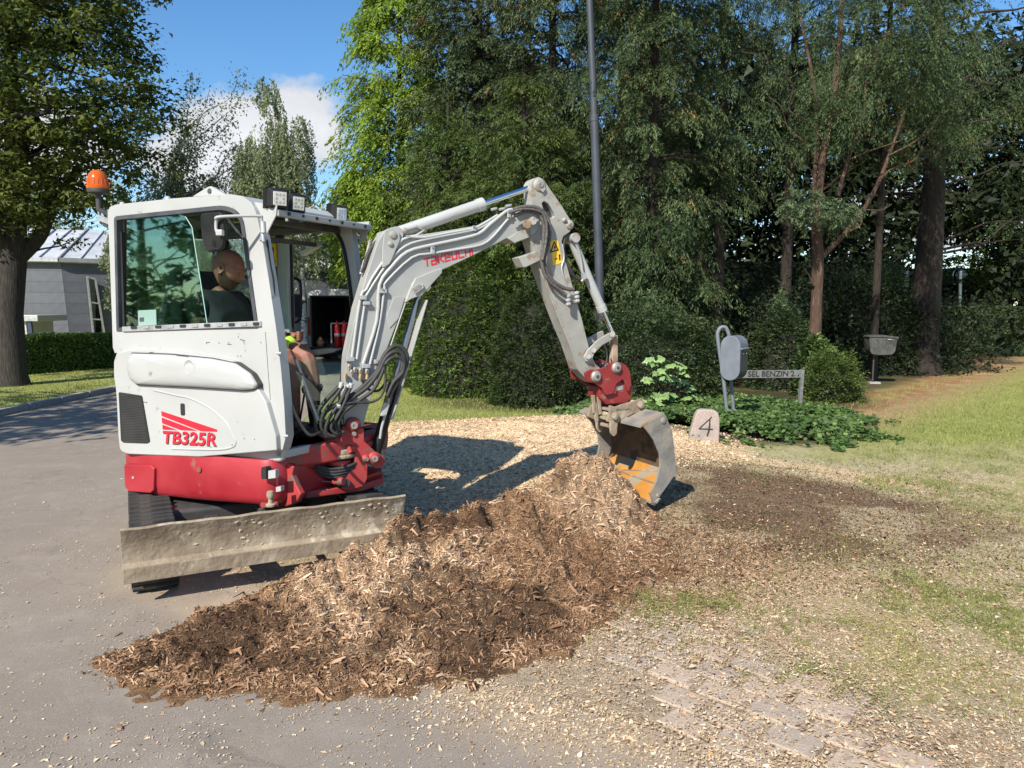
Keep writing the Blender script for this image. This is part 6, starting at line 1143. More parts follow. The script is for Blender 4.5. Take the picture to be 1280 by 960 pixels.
tb = MB().box(FV, 1.22, 1.60, .2, .6, fz, fz+.26).build('toolbox', mat('tan_box', (.45, .33, .2), rough=.7), None, bevel=.02); tag(tb, 'tan box in the van beside the red canisters', 'toolbox'); MB().box(FV, 1.22, 1.60, .2, .6, fz+.265, fz+.30).build('toolbox_lid', M['red'], tb, bevel=.008)
rk = MB().box(FV, .55, .60, .5, .55, fz, fz+.75).box(FV, .55, 1.5, .5, .55, fz+.72, fz+.76).box(FV, 1.45, 1.5, .5, .55, fz, fz+.75).box(FV, .55, .6, 1.2, 1.25, fz, fz+.75).build('tool_rack', M['galv'], None); tag(rk, 'metal rack frame standing inside the open van', 'rack')
bl_ = MB().lathe(FV.P(.32, .2, fz), (0, 0, 1), [(0, .10), (.1, .14), (.2, .10), (.26, .04), (.30, .05)], 12).build('fuel_can', mat('brown_can', (.30, .16, .08), rough=.6), None); tag(bl_, 'small brown can on the van floor near the left door', 'can')
bdn = MB().prism(FV, [(.2, fz-.22), (.35, fz-.08), (.9, fz-.02), (1.35, fz-.04), (1.1, fz-.16), (.6, fz-.24)], -.75, -.35).build('cardboard', mat('cardboard', (.45, .31, .2), (.55, .4, .27), rough=.9), None, bevel=.04); tag(bdn, 'crumpled tan cardboard lying behind the open van', 'cardboard')
# blue-grey caravan
DC = 40; fc = Frame((dp(352, 400, DC).x, DC), -4); cvn = thing('garden_shed', fc.P(1, 1, 0), 'blue grey shed with white roof edge behind the hedge, seen through the cab', 'shed')
xc = dp(384, 400, DC).x-dp(352, 400, DC).x; mcv = mat('blue_grey', (.17, .21, .29), (.20, .25, .33), rough=.6)
MB().box(fc, 0, xc, 0, 3, 0, dp(370, 390, DC).z).build('wall', mcv, cvn); MB().box(fc, -.15, xc+.15, -.15, 3.15, dp(370, 390, DC).z, dp(370, 385, DC).z).build('roof', M['white'], cvn, bevel=.04)
cw = MB().box(fc, .55, 1.15, -.06, .02, dp(370, 404, DC).z, dp(370, 393, DC).z).build('window', M['white'], cvn); MB().box(fc, .62, 1.05, -.075, -.05, dp(370, 402.5, DC).z, dp(370, 394.5, DC).z).build('pane', M['ink'], cw)
# tiled house far behind the van
DF = 46; ff = Frame((dp(395, 380, DF).x, DF), 6); fh = thing('tiled_house', ff.P(4, 2, 0), 'low house with grey tiled roof behind the white van', 'house'); ztf = dp(420, 373, DF).z
MB().box(ff, 0, 8, 0, 6, 0, ztf).build('wall', mat('pale_wall', (.5, .48, .44), rough=.8), fh); rfm = mat('tiles', (.20, .19, .18), (.28, .27, .26), rough=.7)
rf_ = MB().add([ff.P(-.5, -.5, ztf), ff.P(8.5, -.5, ztf), ff.P(8.5, 3, ztf+1.4), ff.P(-.5, 3, ztf+1.4), ff.P(-.5, 6.5, ztf), ff.P(8.5, 6.5, ztf)], [(0, 1, 2, 3), (3, 2, 5, 4), (0, 3, 4), (1, 5, 2), (0, 4, 5, 1)]).build('roof', rfm, fh, smooth=False)
for k in range(9): t = (k+.5)/9; MB().bar(ff.P(-.5, -.5+3.5*t, ztf+1.4*t+.03), ff.P(8.5, -.5+3.5*t, ztf+1.4*t+.03), .06, .06).build('tile_course', rfm, rf_, smooth=False)
MB().box(ff, 2.0, 3.2, -.05, .02, .9, 2.0).build('window', M['ink'], fh)
# white house glimpsed between the trees at right
DW = 38; fw = Frame((dp(1135, 360, DW).x, DW), -3); wh = thing('white_house', fw.P(3, 2, 0), 'bright white low house glimpsed between the trunks at far right', 'house'); zr = dp(1170, 346, DW).z
MB().box(fw, 0, 5.2, 0, 5, 0, zr).build('wall', M['white'], wh); MB().box(fw, -.2, 5.4, -.4, 5.2, zr, dp(1170, 336, DW).z).build('roof', mat('pale_roof', (.55, .6, .66), (.7, .74, .78), rough=.5), wh, bevel=.03); MB().box(fw, .4, 4.6, -.05, .02, zr-1.1, zr-.4).build('window_band', M['seal'], wh)
# ------------------------------------------------------------------ plants
def leaf_cloud(P, D, n_, ln, wd):
    """P centres, D long direction, n_ facing; rhombic leaves"""
    D = D/np.linalg.norm(D, axis=1)[:, None]; S = np.cross(n_, D); S /= np.linalg.norm(S, axis=1)[:, None]+1e-9
    ln = ln[:, None]/2; wd = wd[:, None]/2; V = np.stack([P-D*ln+S*wd*.25, P+D*ln*.15+S*wd*1.35, P+D*ln-S*wd*1.1], 1).reshape(-1, 3); return V
def leaf_quads(P, D, n_, ln, wd):
    D = D/np.linalg.norm(D, axis=1)[:, None]; S = np.cross(n_, D); S /= np.linalg.norm(S, axis=1)[:, None]+1e-9; ln = ln[:, None]/2; wd = wd[:, None]/2; return np.stack([P-D*ln, P+S*wd-D*ln*.1, P+D*ln, P-S*wd-D*ln*.1], 1).reshape(-1, 3)
def quadF(n): return np.arange(n*3).reshape(-1, 3)
def rdir(n):
    v = rng.normal(0, 1, (n, 3)); return v/np.linalg.norm(v, axis=1)[:, None]
def clump_leaves(C, R, per, size, flat=.6, droop=0.0, upb=.6):
    """C clump centres (n,3), R radii (n,), leaves gathered near each clump's skin"""
    n = len(C); idx = np.repeat(np.arange(n), per); m = len(idx); d = rdir(m); rr = R[idx]*rng.uniform(.25, 1, m)**.6; off = d*rr[:, None]; off[:, 2] *= flat; off[:, 2] -= droop*rng.uniform(0, 1, m)**2*R[idx]
    P = C[idx]+off; nn = d*.6+rdir(m)*.8+np.array([0, 0, upb]); nn /= np.linalg.norm(nn, axis=1)[:, None]; D = np.cross(nn, rdir(m)); s = size*rng.uniform(.6, 1.3, m); ct = rng.normal(0, .16, n)
    return leaf_cloud(P, D, nn, s, s*.62), np.clip(.5+ct[idx]+rng.normal(0, .18, m), 0, 1)
def sprays(C, A, per, length, leaf, droop=.5, spread=.35, width=.2):
    """feathery branchlets: C roots (n,3), A outward axes (n,3), per leaflets each"""
    n = len(C); idx = np.repeat(np.arange(n), per); m = len(idx); t = rng.uniform(0, 1, m); A = A/np.linalg.norm(A, axis=1)[:, None]
    side = np.cross(A, np.array([0, 0, 1.0]))+rdir(n)*.25; side /= np.linalg.norm(side, axis=1)[:, None]; L_ = length[idx] if hasattr(length, '__len__') else np.full(m, length)
    sg = np.where(rng.uniform(0, 1, m) < .5, -1, 1); off = spread*(1-t)**.7*rng.uniform(0, 1, m)*sg
    P = C[idx]+A[idx]*(t*L_)[:, None]+side[idx]*(off*L_)[:, None]; P[:, 2] -= droop*L_*(t**2+.6*np.abs(off)); P += rng.normal(0, .015, (m, 3))*L_[:, None]*2
    D = A[idx]*.8+side[idx]*(sg*.75)[:, None]; D[:, 2] -= droop*(t*1.3+.2); D += rng.normal(0, .25, (m, 3)); up = np.cross(side, A); nn = up[idx]+rdir(m)*.5
    s = leaf*rng.uniform(.6, 1.4, m); ct = rng.normal(0, .15, n); return leaf_cloud(P, D, nn, s, s*width), np.clip(.5+ct[idx]+rng.normal(0, .16, m)+.12*(t-.5), 0, 1)
bark_m = {'lime': mat('lime_bark', (.024, .020, .016), (.05, .042, .034), rough=.95, scale=9, bump=.8, bscale=14, stretch=(3, 3, .5)), 'birch': mat('birch_bark', (.50, .48, .44), (.62, .60, .56), rough=.8, scale=6, c3=(.06, .055, .05), s3=5, t3=.55, stretch=(1, 1, 3)),  # lime bark darkened: the trunk's shade is put into its colour
          'yew': mat('yew_bark', (.055, .030, .020), (.10, .058, .038), rough=.95, scale=8, bump=.8, bscale=12, stretch=(4, 4, .6), c3=(.17, .105, .07), s3=5, t3=.58), 'core': mat('bush_core', (.012, .014, .007), (.022, .024, .012), rough=1), 'dark': mat('dark_bark', (.018, .013, .010), (.042, .029, .021), rough=.95, scale=8, bump=.8, bscale=12, stretch=(4, 4, .6))}
LM = {'lime': leaf_mat('lime_leaves', [(.020, .036, .010), (.040, .062, .016), (.075, .10, .024), (.15, .155, .045)], trans=.35, patch=(.10, .105, .03), pscale=.5),
      'birch': leaf_mat('birch_leaves', [(.05, .068, .045), (.10, .125, .08), (.155, .18, .115), (.24, .25, .17)], trans=.35, patch=(.17, .18, .10), pscale=.4),
      'light': leaf_mat('feathery_leaves', [(.06, .10, .018), (.12, .185, .03), (.19, .27, .045), (.29, .36, .07)], trans=.4, patch=(.19, .23, .04), pscale=.35),
      'spruce': leaf_mat('spruce_needles', [(.014, .026, .014), (.030, .048, .026), (.058, .084, .042), (.12, .14, .075)], trans=.10, patch=(.075, .078, .035), pscale=.5),
      'shaded': leaf_mat('shaded_wood', [(.005, .009, .005), (.009, .015, .008), (.016, .024, .011), (.03, .04, .02)], trans=.05),  # near black leaves: the shade inside the wood is put into the colour
      'fir': leaf_mat('fir_needles', [(.028, .048, .018), (.050, .080, .026), (.080, .115, .036), (.13, .15, .055)], trans=.15, patch=(.075, .10, .03), pscale=.6),
      'yew': leaf_mat('yew_needles', [(.012, .023, .012), (.026, .045, .023), (.052, .080, .040), (.12, .145, .075)], trans=.10, patch=(.06, .07, .03), pscale=.7),
      'bluish': leaf_mat('bluish_needles', [(.04, .06, .042), (.07, .10, .065), (.11, .15, .095), (.17, .20, .13)], trans=.15),
      'hedge': leaf_mat('hedge_leaves', [(.03, .055, .016), (.06, .10, .025), (.10, .155, .04), (.17, .22, .06)], trans=.25),
      'clipped': leaf_mat('clipped_yew', [(.014, .024, .011), (.024, .040, .016), (.038, .058, .022), (.06, .085, .032)], trans=.10, patch=(.03, .04, .016), pscale=1.0),
      'ivy': leaf_mat('ivy_leaves', [(.014, .032, .012), (.032, .062, .020), (.065, .11, .034), (.16, .21, .08)], trans=.2, rough=.5, spec=.3),
      'broad': leaf_mat('broad_leaves', [(.05, .09, .02), (.09, .15, .035), (.14, .22, .06), (.2, .29, .1)], trans=.3),
      'brown': leaf_mat('brown_needles', [(.20, .08, .03), (.34, .16, .07), (.48, .27, .13)], trans=.2)}
def crook(a, b, k=5, amt=.06):
    a, b = Vector(a), Vector(b); L_ = (b-a).length; return smooth_path([a]+[a.lerp(b, i/k)+Vector([random.gauss(0, amt*L_) for _ in range(3)])*(1-abs(2*i/k-1)*.5) for i in range(1, k)]+[b], 4)
def limbs(mb, trunk_pts, targets, r0=.05, r1=.012):
    tp = [Vector(p) for p in trunk_pts]; zs = [p.z for p in tp]
    for q in targets:
        q = Vector(q); z = q.z-random.uniform(.15, .5)*max(.3, math.hypot(q.x-tp[0].x, q.y-tp[0].y)); z = min(max(z, zs[0]+.5), zs[-1]); f = np.interp(z, zs, range(len(zs))); i = min(int(f), len(tp)-2); s = tp[i].lerp(tp[i+1], f-i)
        mb.tube(crook(s, q, 4, .05), [r0, r1], 5)
def tree(label, cat, base, trunk_mb, bark, crowns, name='tree', group=None, extra=None):
    """crowns: list of (V, tint, material key)"""
    t = thing(name, base, label, cat, group)
    if trunk_mb is not None: trunk_mb.build('trunk', bark_m[bark], t, smooth=True, angle=60)
    for i, (V, tint, mk_) in enumerate(crowns): np_mesh('crown' if i == 0 else 'foliage', V, quadF(len(tint)), LM[mk_] if isinstance(mk_, str) else mk_, parent=t, attr=tint)
    return t
def ellip_clumps(n, c, r, inner=.55, noise=.28, seed=0, front=None):
    d = rdir(n); ph = np.arctan2(d[:, 1], d[:, 0]); f = 1+noise*(fbm(ph*1.6+10, d[:, 2]*3+5, seed, 3)-.5)*2; rr = rng.uniform(inner, 1, n)**.7*f; P = np.array(c)+d*np.array(r)*rr[:, None]
    return P, d
# big lime at left ---------------------------------------------------------
def lime(base, hgt, label, n_scale=1.0, spots=None, leaf=.115):
    bx_, by_ = base; mb = MB(); B = Vector((bx_, by_, 0)); tp = [B+Vector((0, 0, -.1)), B+Vector((.02, 0, .35)), B+Vector((.05, .0, 1.6)), B+Vector((.12, .1, 2.6)), B+Vector((.30, .1, 4.0)), B+Vector((.3, .2, 6)), B+Vector((.4, .2, hgt-1.5))]
    mb.tube(tp, [.42, .30, .27, .27, .20, .14, .05], 16); Cs = []; Rs = []
    for (cx, cy, cz, rx, ry, rz, n) in spots:
        P, d = ellip_clumps(int(n), (bx_+cx, by_+cy, cz), (rx, ry, rz), .35, .3, int(abs(cx)*10)+3); Cs.append(P); Rs.append(rng.uniform(.28, .62, len(P)))
    Cs = np.concatenate(Cs); Rs = np.concatenate(Rs); ok = Cs[:, 2] > 2.3; Cs, Rs = Cs[ok], Rs[ok]
    for k, a in enumerate(range(12)):
        q = Vector(Cs[rng.integers(len(Cs))]); s = tp[3].lerp(tp[5], random.random()); mb.tube(crook(s, q, 5, .06), [.12, .02], 7)
    mb.tube(crook(tp[2]+Vector((0, 0, .3)), tp[2]+Vector((-1.6, .3, 3.0)), 4, .04), [.17, .08], 9); mb.tube(crook(tp[3], tp[3]+Vector((1.4, .2, 2.0)), 4, .04), [.17, .07], 9)
    limbs(mb, tp, [Vector(c) for c in Cs[::9]], .035, .008)
    per = max(8, int(66*n_scale)); V, ti = clump_leaves(Cs, Rs, per, leaf, flat=.45, droop=.35, upb=.9)
    tree(label, 'lime tree', (bx_, by_, 0), mb, 'lime', [(V, ti, 'lime')])
lime((-10.35, 15.2), 11, 'big dark leafy lime tree at the left edge behind the kerb', 1.0, [(.6, -.4, 6.2, 2.5, 2.3, 3.2, 240), (1.9, -.4, 5.6, 1.9, 1.8, 2.3, 170), (-2.0, -.3, 6.0, 2.8, 2.2, 3.0, 170), (.2, -.8, 9.0, 3.2, 2.5, 2.6, 170), (2.0, -.3, 7.9, 1.6, 1.4, 1.7, 80), (1.4, -.8, 3.9, 1.4, 1.0, .6, 26)])
lime((-11.8, 4.6), 10, 'lime tree standing outside the frame by the road at left', .30, [(0, 0, 6.6, 3.0, 3.0, 2.8, 130), (1.6, .5, 5.4, 2, 2, 1.6, 60)], leaf=.22)
# hedges ---------------------------------------------------------------
def hedge(label, a, b, depth, h, n, leaf, mk_, name='hedge', wob=.06):
    a = np.array(a, float); b = np.array(b, float); L_ = np.linalg.norm(b-a); u = (b-a)/L_; nn = np.array([u[1], -u[0]]); nn = nn if nn[1] < 0 else -nn
    s = rng.uniform(0, L_, n); which = rng.uniform(0, 1, n); top_ = which < depth/(depth+h*1.1); w = np.where(top_, rng.uniform(0, depth, n), -rng.exponential(.05, n)*0+rng.uniform(-.02, .08, n)); z = np.where(top_, h-rng.exponential(.04, n), rng.uniform(0, h, n)); z = z+wob*(fbm(s*1.2, w, 81)-.5)*2*(z > h*.8); w = w+wob*(fbm(s*2, z*2, 82)-.5)*2
    P = np.stack([a[0]+u[0]*s-nn[0]*w, a[1]+u[1]*s-nn[1]*w, z], 1); fac = np.where(top_[:, None], np.array([0, 0, 1.0]), np.array([nn[0], nn[1], .3]))+rdir(n)*.9; D = np.cross(fac, rdir(n)); s_ = leaf*rng.uniform(.6, 1.3, n)
    V = leaf_cloud(P, D, fac/np.linalg.norm(fac, axis=1)[:, None], s_, s_*.6); t = thing(name, (a[0], a[1], 0), label, 'hedge'); np_mesh('foliage', V, quadF(n), LM[mk_], parent=t, attr=np.clip(rng.normal(.5, .2, n)+.15*(z-h*.7), 0, 1))
    q = nn*-1; cs = [a+q*.10, b+q*.10, b+q*(depth-.05), a+q*(depth-.05)]; MB().add([(p[0], p[1], 0) for p in cs]+[(p[0], p[1], h-.10) for p in cs], [(0, 1, 2, 3), (4, 5, 6, 7), (0, 1, 5, 4), (1, 2, 6, 5), (2, 3, 7, 6), (3, 0, 4, 7)]).build('branches', bark_m['core'], t, smooth=False)
hedge('long clipped green hedge in front of the grey clad house', (-12.5, 15.9), (-8.9, 23.0), 1.0, 1.05, 26000, .07, 'hedge')
hedge('low dark clipped hedge beyond the birches, seen through the cab', (-9.6, 29.5), (-6.9, 29.2), 1.0, 1.25, 7000, .10, 'hedge')
# birches ---------------------------------------------------------------
def strands(n, c, r, per, leaf, L0, L1, seed=0):
    P, d = ellip_clumps(n, c, r, .3, .32, seed); idx = np.repeat(np.arange(n), per); m = len(idx); t = rng.uniform(0, 1, m); ln = rng.uniform(L0, L1, n)
    out = d.copy(); out[:, 2] = 0; q = P[idx]+out[idx]*(.35*t*(1-t*.4))[:, None]; q[:, 2] -= ln[idx]*t; q += rng.normal(0, .05, (m, 3)); nn = rdir(m)+d[idx]*.5; nn /= np.linalg.norm(nn, axis=1)[:, None]; D = rdir(m)*.5; D[:, 2] -= 1; s = leaf*rng.uniform(.6, 1.3, m); ct = rng.normal(0, .15, n)
    return P, leaf_cloud(q, D, nn, s, s*.65), np.clip(.5+ct[idx]+rng.normal(0, .2, m), 0, 1)
def birch(label, px, D, ztop, parts, leaf, per, bend=0, rb=.14, n_l=22):
    bx_ = (px-640)/FPX*D; mb = MB(); tp = [Vector((bx_, D, -.1)), Vector((bx_+bend*.2, D, ztop*.3)), Vector((bx_+bend*.6, D, ztop*.6)), Vector((bx_+bend, D, ztop*.97))]; mb.tube(smooth_path(tp, 5), [rb, rb*.8, rb*.5, .03], 9); cr = []; allP = []
    for i, (cx, cy, cz, rx, ry, rz, n, l0, l1) in enumerate(parts): P, V, ti = strands(n, (bx_+cx, D+cy, cz), (rx, ry, rz), per, leaf, l0, l1, i+int(px)); cr.append((V, ti)); allP.append(P)
    allP = np.concatenate(allP); limbs(mb, smooth_path(tp, 5), [Vector(p) for p in allP[rng.choice(len(allP), n_l)]], .035, .01)
    tree(label, 'birch', (bx_, D, 0), mb, 'birch', [(np.concatenate([c[0] for c in cr]), np.concatenate([c[1] for c in cr]), 'birch')])
birch('weeping birch standing alone against the cloud behind the cab', 352, 36, 12.4, [(-.2, 0, 7.6, 2.1, 1.6, 3.2, 560, .8, 2.2), (.7, 0, 9.4, 1.2, 1, 1.7, 150, .7, 1.6), (-.2, 0, 11.6, .5, .5, 1.2, 40, .4, .9), (-1.2, 0, 8.6, .9, .8, 1.6, 110, .8, 1.6), (0, 0, 4.9, 2.2, 1.6, 1.6, 200, .8, 1.8)], .12, 42, rb=.2)
birch('slim white stemmed birch seen through the cab front beside the van', 381, 23, 4.7, [(0, 0, 4.2, 1.0, .8, .9, 120, .4, 1.1)], .085, 34, rb=.12)
birch('second slim birch left of the van behind the cab door post', 364, 27, 4.9, [(-.2, 0, 4.1, 1.6, 1, 1.3, 180, .6, 1.5)], .09, 34, rb=.13)
birch('birch with leaning pale stem seen through the rear cab glass', 203, 24.3, 5.0, [(.1, .4, 4.0, 2.0, 1.0, 1.2, 330, .5, 1.5), (.1, .4, 2.5, 1.9, .9, .9, 150, .3, .9)], .10, 40, bend=.6)
birch('drooping birch beside the tall window of the clad house', 150, 21, 5.4, [(.1, 0, 3.3, .45, .4, .8, 34, .6, 1.5)], .085, 34)
# loose airy branches reaching right of the lime
bx2 = -6.9; mb = MB(); Cb = []
for (x0, y0, x1, y1) in ((205, 225, 300, 85), (205, 225, 290, 150), (215, 240, 262, 112), (222, 250, 300, 205), (210, 235, 312, 100), (235, 260, 292, 178), (230, 250, 276, 225), (215, 240, 240, 90), (208, 235, 232, 130), (240, 262, 300, 245), (205, 240, 225, 175)):
    a, b_ = dp(x0, y0, 19), dp(x1, y1, 19+random.uniform(-.6, .6)); pth = crook(a, b_, 5, .05); mb.tube(pth, [.03, .006], 5); Cb += [np.array(p) for p in pth[3:]]
tr0 = dp(215, 240, 19); mb.tube(crook((tr0.x-.5, 19, 0), tr0, 4, .02), [.12, .04], 8)
Cb = np.array(Cb); idx = np.repeat(np.arange(len(Cb)), 22); Pq = Cb[idx]+rng.normal(0, .13, (len(idx), 3)); Pq[:, 2] -= rng.uniform(0, .22, len(idx)); nn = rdir(len(idx)); s = .075*rng.uniform(.6, 1.3, len(idx)); D_ = rdir(len(idx)); D_[:, 2] -= .8
base_P, V0, t0 = strands(300, (tr0.x+.1, 19.3, 4.3), (1.15, .9, 1.1), 30, .08, .3, .9, 5)
tree('airy grey green birch whose thin branches reach right of the lime', 'birch', (tr0.x-.5, 19, 0), mb, 'birch', [(leaf_cloud(Pq, D_, nn, s, s*.6), np.clip(rng.normal(.45, .2, len(idx)), 0, 1), 'birch'), (V0, t0, 'birch')])
# pale feathery tree ------------------------------------------------------
def feather_tree(label, base, tiers, mk_, hgt, leaf, per, ln, droop, name='tree', cat='tree', bark='dark', spread=.45, width=.3, rb=.25, brown=0, lean=(0, 0), fullfrac=1.0, gap=.45):
    """tiers: (z, radius) profile of the crown"""
    bx_, by_ = base; zs = np.array([t[0] for t in tiers]); rs = np.array([t[1] for t in tiers]); n = per[0]
    z = rng.uniform(zs[0], zs[-1], n*4); r = np.interp(z, zs, rs); keep = rng.uniform(0, rs.max(), n*4) < r*1.0+.12*rs.max(); z, r = z[keep][:n], r[keep][:n]; n = len(z); a = rng.uniform(0, 2*np.pi, n); f = fbm(a*2.2+7, z*1.15, int(bx_*10) % 50+3, 3)
    r = r*(.30+.84*rng.uniform(0, 1, n)**.5)*(.72+.56*f); P = np.stack([bx_+lean[0]*z/hgt+np.cos(a)*r, by_+np.sin(a)*r, z+.10*r], 1)
    g = fbm(a*3+3, z*2.1, 12, 3) > gap-.13; P, a = P[g], a[g]; A = np.stack([np.cos(a), np.sin(a), np.full(len(a), .12)], 1)+rng.normal(0, .25, (len(a), 3)); V, ti = sprays(P, A, per[1], ln*rng.uniform(.6, 1.3, len(P)), leaf, droop, spread, width)
    mb = MB(); tp = [Vector((bx_, by_, -.1)), Vector((bx_, by_, 1)), Vector((bx_+lean[0]*.5, by_, hgt*.5)), Vector((bx_+lean[0], by_, hgt))]; mb.tube(tp, [rb*.62, rb*.5, rb*.36, .03], 12); limbs(mb, tp, [Vector(p) for p in P[rng.choice(len(P), min(60, len(P)))]], .03, .008)
    cr = [(V, ti, mk_)]
    if brown: k = rng.choice(len(P), brown); Vb, tb = sprays(P[k], A[k], 14, .25, leaf*1.2, droop+.3, .3, width); cr.append((Vb, tb, 'brown'))
    tree(label, cat, (bx_, by_, 0), mb, bark, cr, name)
def bough_tree(label, base, tiers, mk_, hgt, nb, ns, per, leaf, ln, droop, sag=.35, name='tree', cat='tree', bark='dark', spread=.5, width=.22, rb=.2, brown=0, up=.25, lat=.10, front=.80, extra=None):
    """whorls of boughs from one stem, each hung with feathery sprays; gaps stay open between the boughs"""
    bx_, by_ = base; zs = np.array([t[0] for t in tiers]); rs = np.array([t[1] for t in tiers])
    z = np.sort(rng.uniform(zs[0], zs[-1], nb*7)); r = np.interp(z, zs, rs); ztop = CAM_H+.42*by_+.8; k = (rng.uniform(0, rs.max(), len(z)) < r+.15*rs.max())*(rng.uniform(0, 1, len(z)) < np.where(z > ztop, .15, 1)); z, r = z[k], r[k]; sel = rng.choice(len(z), min(nb, len(z)), replace=False); z, r = z[sel], r[sel]; nb = len(z)
    a = np.where(rng.uniform(0, 1, nb) < front, rng.uniform(-np.pi*.95, -.05*np.pi, nb), rng.uniform(0, np.pi, nb)); r = r*rng.uniform(.62, 1.18, nb); idx = np.repeat(np.arange(nb), ns); m = len(idx); t = .22+.78*rng.uniform(0, 1, m)**.75
    o = np.stack([np.cos(a), np.sin(a)], 1)[idx]; sd = np.stack([-np.sin(a), np.cos(a)], 1)[idx]; R_ = r[idx]; la = rng.normal(0, 1, m)*lat*R_*(1.25-t)+rng.normal(0, .05, m)
    Pz = z[idx]+up*R_*t-sag*R_*t*t+rng.normal(0, .06, m)-.12*np.abs(la); P = np.stack([bx_+o[:, 0]*R_*t+sd[:, 0]*la, by_+o[:, 1]*R_*t+sd[:, 1]*la, Pz], 1)
    A = np.stack([o[:, 0]+sd[:, 0]*la*3, o[:, 1]+sd[:, 1]*la*3, rng.normal(.05, .25, m)], 1)+rng.normal(0, .18, (m, 3)); V, ti = sprays(P, A, per, ln*rng.uniform(.55, 1.3, m), leaf, droop, spread, width); ct = rng.normal(0, .10, nb); ti = np.clip(ti+np.repeat(ct[idx], per), 0, 1)
    mb = MB(); tp = [Vector((bx_, by_, -.1)), Vector((bx_, by_, 1)), Vector((bx_, by_, hgt*.5)), Vector((bx_, by_, hgt))]; mb.tube(tp, [rb*.9, rb*.7, rb*.5, .03], 10)
    for i in range(0, nb, 2):
        pts = [Vector((bx_+math.cos(a[i])*r[i]*q, by_+math.sin(a[i])*r[i]*q, z[i]+up*r[i]*q-sag*r[i]*q*q)) for q in (0, .35, .7, .97)]; mb.tube(pts, [.028, .008], 4)
    cr = [(V, ti, mk_)]
    if brown: kk = rng.choice(m, brown); Vb, tb = sprays(P[kk], A[kk], 16, .22, leaf*1.2, droop+.3, .3, width); cr.append((Vb, tb, 'brown'))
    tree(label, cat, (bx_, by_, 0), mb, bark, cr, name)
def X(px, D): return (px-640)/FPX*D
# feathery pale tree right of the birch: three leaning crowns lobes merged in one crown
bough_tree('tall pale green feathery tree right of the weeping birch', (X(505, 22), 22), [(2.3, 1.2), (3.2, 1.8), (5.2, 2.0), (7.2, 1.65), (8.6, 1.35), (10, 1.0), (12.4, .3)], 'light', 12.6, 230, 16, 28, .115, .50, 1.0, sag=.3, up=.5, lat=.2, width=.36, name='feathery_conifer', cat='conifer')
bough_tree('younger pale green tree before the tall feathery one', (X(458, 20), 20), [(2.7, .55), (3.3, .8), (4.2, .7), (5.3, .25)], 'light', 5.4, 100, 13, 24, .10, .40, 1.0, sag=.3, up=.5, lat=.22, width=.36, name='feathery_conifer', cat='conifer')
bough_tree('dark tall spruce in the middle of the tree belt, top out of view', (X(600, 20), 20.5), [(3, 2.2), (6, 2.3), (9, 2.0), (12, 1.3), (15, .3)], 'spruce', 15, 210, 16, 32, .10, .42, .9, sag=.45, name='spruce_tree', cat='spruce', brown=20)
bough_tree('dark spruce with brown patch just left of the lamp mast', (X(690, 18), 18.5), [(3, 1.8), (6, 1.9), (8.5, 1.6), (11, 1.1), (13.5, .3)], 'spruce', 13.5, 170, 16, 32, .095, .42, 1.1, sag=.5, name='spruce_tree', cat='spruce', brown=90)
bough_tree('mid green conical fir standing before the dark spruces', (X(655, 15.5), 15.8), [(1.0, 2.0), (2.8, 1.95), (4.0, 1.55), (5.2, .95), (6.5, .15)], 'fir', 6.5, 200, 15, 32, .072, .32, .55, sag=.2, up=.35, lat=.17, name='fir_tree', cat='fir')
bough_tree('green fir filling the belt behind the boom', (X(560, 17), 17.6), [(1.0, 1.7), (2.8, 1.75), (4.2, 1.3), (5.4, .7), (6.3, .12)], 'fir', 6.4, 140, 15, 30, .078, .34, .6, sag=.2, up=.4, lat=.18, name='fir_tree', cat='fir')
bough_tree('drooping dark spruce right behind the lamp mast', (X(775, 19), 19.5), [(3, 1.6), (6, 1.8), (9, 1.5), (12, .6), (13, .2)], 'spruce', 13, 130, 16, 32, .10, .50, 1.5, sag=.6, name='spruce_tree', cat='spruce')
bough_tree('tall bushy yew between the lamp mast and the letterbox', (X(815, 15), 15.3), [(1.4, 1.3), (3.0, 1.55), (4.6, 1.6), (6.6, 1.5), (9, 1.2), (11, .4)], 'yew', 11, 170, 18, 34, .078, .33, 1.0, sag=.4, name='yew_tree', cat='yew', brown=45)
bough_tree('dark yew with ivy on its stem behind the letterbox', (X(895, 17), 17), [(4.4, .9), (5.5, 1.4), (7, 1.6), (10, 1.3), (12, .4)], 'yew', 12, 55, 20, 34, .082, .38, 1.4, sag=.6, name='yew_tree', cat='yew')
bough_tree('tall yew with drooping dark crown at upper right of centre', (X(985, 18), 18.3), [(5.6, 1.0), (6.8, 1.5), (8, 1.7), (11, 1.4), (13, .4)], 'yew', 13, 60, 20, 34, .085, .40, 1.5, sag=.6, name='yew_tree', cat='yew')
bough_tree('large yew crown with brown tips above the second letterbox', (X(1100, 17), 17.3), [(5.2, 1.2), (6.4, 1.9), (7.5, 2.1), (10, 1.6), (12, .4)], 'yew', 12, 95, 19, 34, .082, .38, 1.3, sag=.5, name='yew_tree', cat='yew', brown=40, rb=.13)
